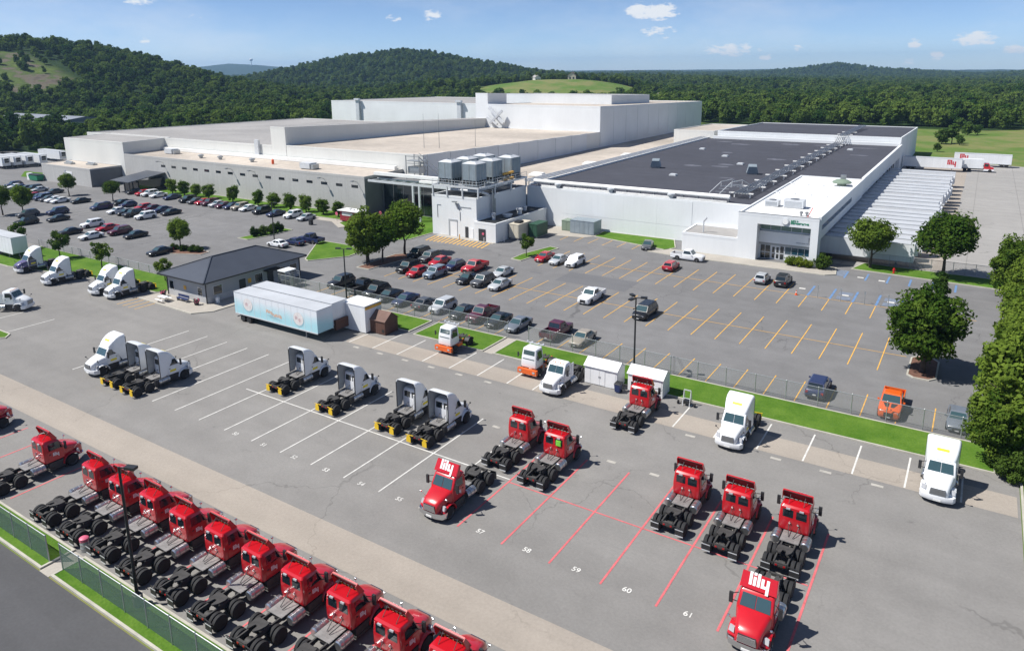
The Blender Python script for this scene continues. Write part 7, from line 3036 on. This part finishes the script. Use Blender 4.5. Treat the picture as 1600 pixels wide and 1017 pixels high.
for i, (x, y, s_, k) in enumerate(((-14.5, 358, .75, 'wood_a'), (-11.0, 362, .82, 'wood_b'), (-8.0, 356, .62, 'wood_c'), (-14.4, 325, .5, 'wood_c'), (-6.5, 408, .72, 'wood_a'), (-2.5, 412, .7, 'wood_c'))):
    tree(k, x, y, s_, 'dark tree in the far meadow, ' + ('left in the near clump', 'tallest of the near clump', 'right in the near clump', 'alone in front of the near clump', 'left of the rear pair', 'right of the rear pair')[i], i, z=0, group=G_)
for i, (x, y, s_) in enumerate(((-96, 442, 1.0), (-88, 439, 1.05), (-79, 443, .95))):
    tree('wood_a', x, y, s_, 'dark tree standing before the wood edge, ' + ('left', 'middle', 'right')[i] + ' of three', i, z=0, group=G_)

# ------------------------------------------------------------------ woodland: one mass per kind of tree
def woodland():
    g = np.random.default_rng(5)
    pts = []
    for r0, r1, step, s0 in ((330, 620, 7.6, 1.08), (620, 1000, 8.4, 1.02), (1000, 1900, 11.0, 1.05), (1900, 3700, 18.0, 1.25)):
        lim = r1
        xs = np.arange(-lim, lim * .35, step)
        yv = np.arange(60, lim, step)
        X, Y = np.meshgrid(xs, yv)
        X = X + g.uniform(-.5, .5, X.shape) * step
        Y = Y + g.uniform(-.5, .5, Y.shape) * step
        R = np.hypot(X, Y)
        A = np.degrees(np.arctan2(X, Y))
        ok = (R >= r0) & (R < r1) & (A > -82) & (A < 12) & (ground_cover(X, Y) == 1)
        # nothing on the site itself
        ok &= ~((X > -312) & (X < 130) & (Y < 345))
        X, Y = X[ok], Y[ok]
        keep = g.random(len(X)) < .93
        X, Y = X[keep], Y[keep]
        Z = terrain(X, Y)
        s = s0 * g.uniform(.68, 1.28, len(X))
        pts.append(np.stack([X, Y, Z - .3, s], 1))
    # scrub in front of the wood edge and along the far meadow
    xs = g.uniform(-420, -300, 260)
    yv = g.uniform(150, 330, 260)
    pts.append(np.stack([xs, yv, xs * 0 - .3, g.uniform(.25, .55, 260)], 1))
    xs = g.uniform(-720, -560, 70)      # a few trees left standing on the cut hill side
    yv = g.uniform(210, 330, 70)
    pts.append(np.stack([xs, yv, terrain(xs, yv) - .3, g.uniform(.3, .8, 70)], 1))
    t = g.uniform(0, 1, 150)             # the belt of trees along the crest of the green rise
    xs = -470 + t * 175 + g.uniform(-6, 6, 150)
    yv = 690 + t * 66 + g.uniform(0, 60, 150)
    pts.append(np.stack([xs, yv, terrain(xs, yv) - .3, g.uniform(.45, 1.0, 150)], 1))
    P = np.concatenate(pts)
    kind = g.integers(0, 3, len(P))
    for k, nm in enumerate(('wood_a', 'wood_b', 'wood_c')):
        Q = P[kind == k]
        me = bpy.data.meshes.new('woodland')
        me.from_pydata(Q[:, :3].tolist(), [], [])
        a = me.attributes.new('tree_scale', 'FLOAT', 'POINT')
        a.data.foreach_set('value', Q[:, 3].astype(np.float32))
        a = me.attributes.new('tree_turn', 'FLOAT', 'POINT')
        a.data.foreach_set('value', g.uniform(0, 6.28, len(Q)).astype(np.float32))
        o = link('woodland', me)
        tag(o, ('mixed green woodland covering the hills behind the plant, round crowned trees', 'taller trees mixed through the woodland on the hills', 'low trees and scrub mixed through the woodland')[k], 'woodland', kind='stuff')
        ng = bpy.data.node_groups.new('woodland', 'GeometryNodeTree')
        ng.interface.new_socket('Geometry', in_out='INPUT', socket_type='NodeSocketGeometry')
        ng.interface.new_socket('Geometry', in_out='OUTPUT', socket_type='NodeSocketGeometry')
        N, L = ng.nodes.new, ng.links.new
        gi, go = N('NodeGroupInput'), N('NodeGroupOutput')
        ip = N('GeometryNodeInstanceOnPoints')
        oi = N('GeometryNodeObjectInfo')
        oi.inputs['Object'].default_value = CROWN_OBJ[nm]
        oi.inputs['As Instance'].default_value = True
        sc = N('GeometryNodeInputNamedAttribute')
        sc.data_type = 'FLOAT'
        sc.inputs['Name'].default_value = 'tree_scale'
        tu = N('GeometryNodeInputNamedAttribute')
        tu.data_type = 'FLOAT'
        tu.inputs['Name'].default_value = 'tree_turn'
        cx = N('ShaderNodeCombineXYZ')
        L(tu.outputs['Attribute'], cx.inputs[2])
        L(gi.outputs[0], ip.inputs['Points'])
        L(oi.outputs['Geometry'], ip.inputs['Instance'])
        L(sc.outputs['Attribute'], ip.inputs['Scale'])
        L(cx.outputs[0], ip.inputs['Rotation'])
        L(ip.outputs[0], go.inputs[0])
        md = o.modifiers.new('trees', 'NODES')
        md.node_group = ng


woodland()

# ------------------------------------------------------------------ far things
# houses on the green rise, a pale hall behind the left trees, a water tower on the skyline
def house(x, y, rz, s, label, roofm='brown_shingle', wallm='cream_wall'):
    z = float(terrain(np.array([x]), np.array([y]))[0]) - .2
    a = tag(empty('house', (x, y, z), rz), label, 'house', 'houses beyond the green rise')
    q = MB()
    q.prism([(-4 * s, 0), (4 * s, 0), (4 * s, 5 * s), (0, 8 * s), (-4 * s, 5 * s)], 'y', -7 * s, 7 * s)
    q.build('wall', M[wallm], a)
    for s_ in (-1, 1):
        q = MB()
        q.hexa([(s_ * 4.6 * s, -7.4 * s, 4.6 * s), (s_ * 4.6 * s, 7.4 * s, 4.6 * s), (0, 7.4 * s, 8.05 * s), (0, -7.4 * s, 8.05 * s), (s_ * 4.6 * s, -7.4 * s, 4.9 * s), (s_ * 4.6 * s, 7.4 * s, 4.9 * s), (0, 7.4 * s, 8.4 * s), (0, -7.4 * s, 8.4 * s)])
        q.build('roof', M[roofm], a)
    for k in range(3):
        q = MB()
        q.box(4 * s + .002, 4 * s + .08, (-5 + 4 * k) * s, (-3.6 + 4 * k) * s, 1.5 * s, 3.4 * s)
        q.build('window', M['window_glass'], a)
    for k in range(2):
        q = MB()
        q.box((-2.6 + 3.4 * k) * s, (-1 + 3.4 * k) * s, -7 * s - .08, -7 * s - .002, 1.5 * s, 3.4 * s)
        q.build('window', M['window_glass'], a)
    return a


house(-388, 728, .4, 1.1, 'tan house among the trees on the crest of the green rise', 'brown_shingle', 'tan_metal')
house(-425, 712, .9, .8, 'smaller pale house left of the tan one on the crest', 'grey_roof')
house(-250, 640, 1.2, 1.0, 'grey house half hidden in trees right of the green rise', 'grey_roof', 'panel_wall')
house(-225, 650, .2, .9, 'white house half hidden in trees right of the grey one', 'grey_roof', 'white_wall')
hl = tag(empty('hall', (-420, 208, 0)), 'long grey roofed hall behind the far left trees', 'hall')
WORLD_ROOTS.add(hl.name)
q = MB()
q.box(-470, -396, 186, 222, 0, 8)
q.build('wall', M['panel_wall'], hl)
q = MB()
q.prism([(185.6, 8.01), (222.4, 8.01), (204, 10.5)], 'x', -470.4, -395.6)
q.build('roof', M['hall_roof'], hl)
wt = tag(empty('water_tower', (-5000, 3930, 70)), 'tiny white water tower on the far blue skyline', 'water tower')
q = MB()
q.lathe_z([(3, 0), (3, 34), (12, 40), (14, 46), (12, 53), (2, 57)], 16)
q.build('tank', M['duct_white'], wt, 50)
# ------------------------------------------------------------------ haze
hz = MB()
hz.box(-7480, 4480, -880, 6980, -60, 128)
m = bpy.data.materials.new('haze_air')
m.use_nodes = True
m.node_tree.nodes.clear()
_o = m.node_tree.nodes.new('ShaderNodeOutputMaterial')
_v = m.node_tree.nodes.new('ShaderNodeVolumePrincipled')
_v.inputs['Color'].default_value = (0.42, 0.66, 1.0, 1)
_v.inputs['Density'].default_value = 0.00010
_v.inputs['Anisotropy'].default_value = 0.2
m.node_tree.links.new(_v.outputs[0], _o.inputs['Volume'])
M['haze_air'] = m
tag(hz.build('haze', m), 'thin blue air between the near yard and the far hills', 'haze', kind='stuff')
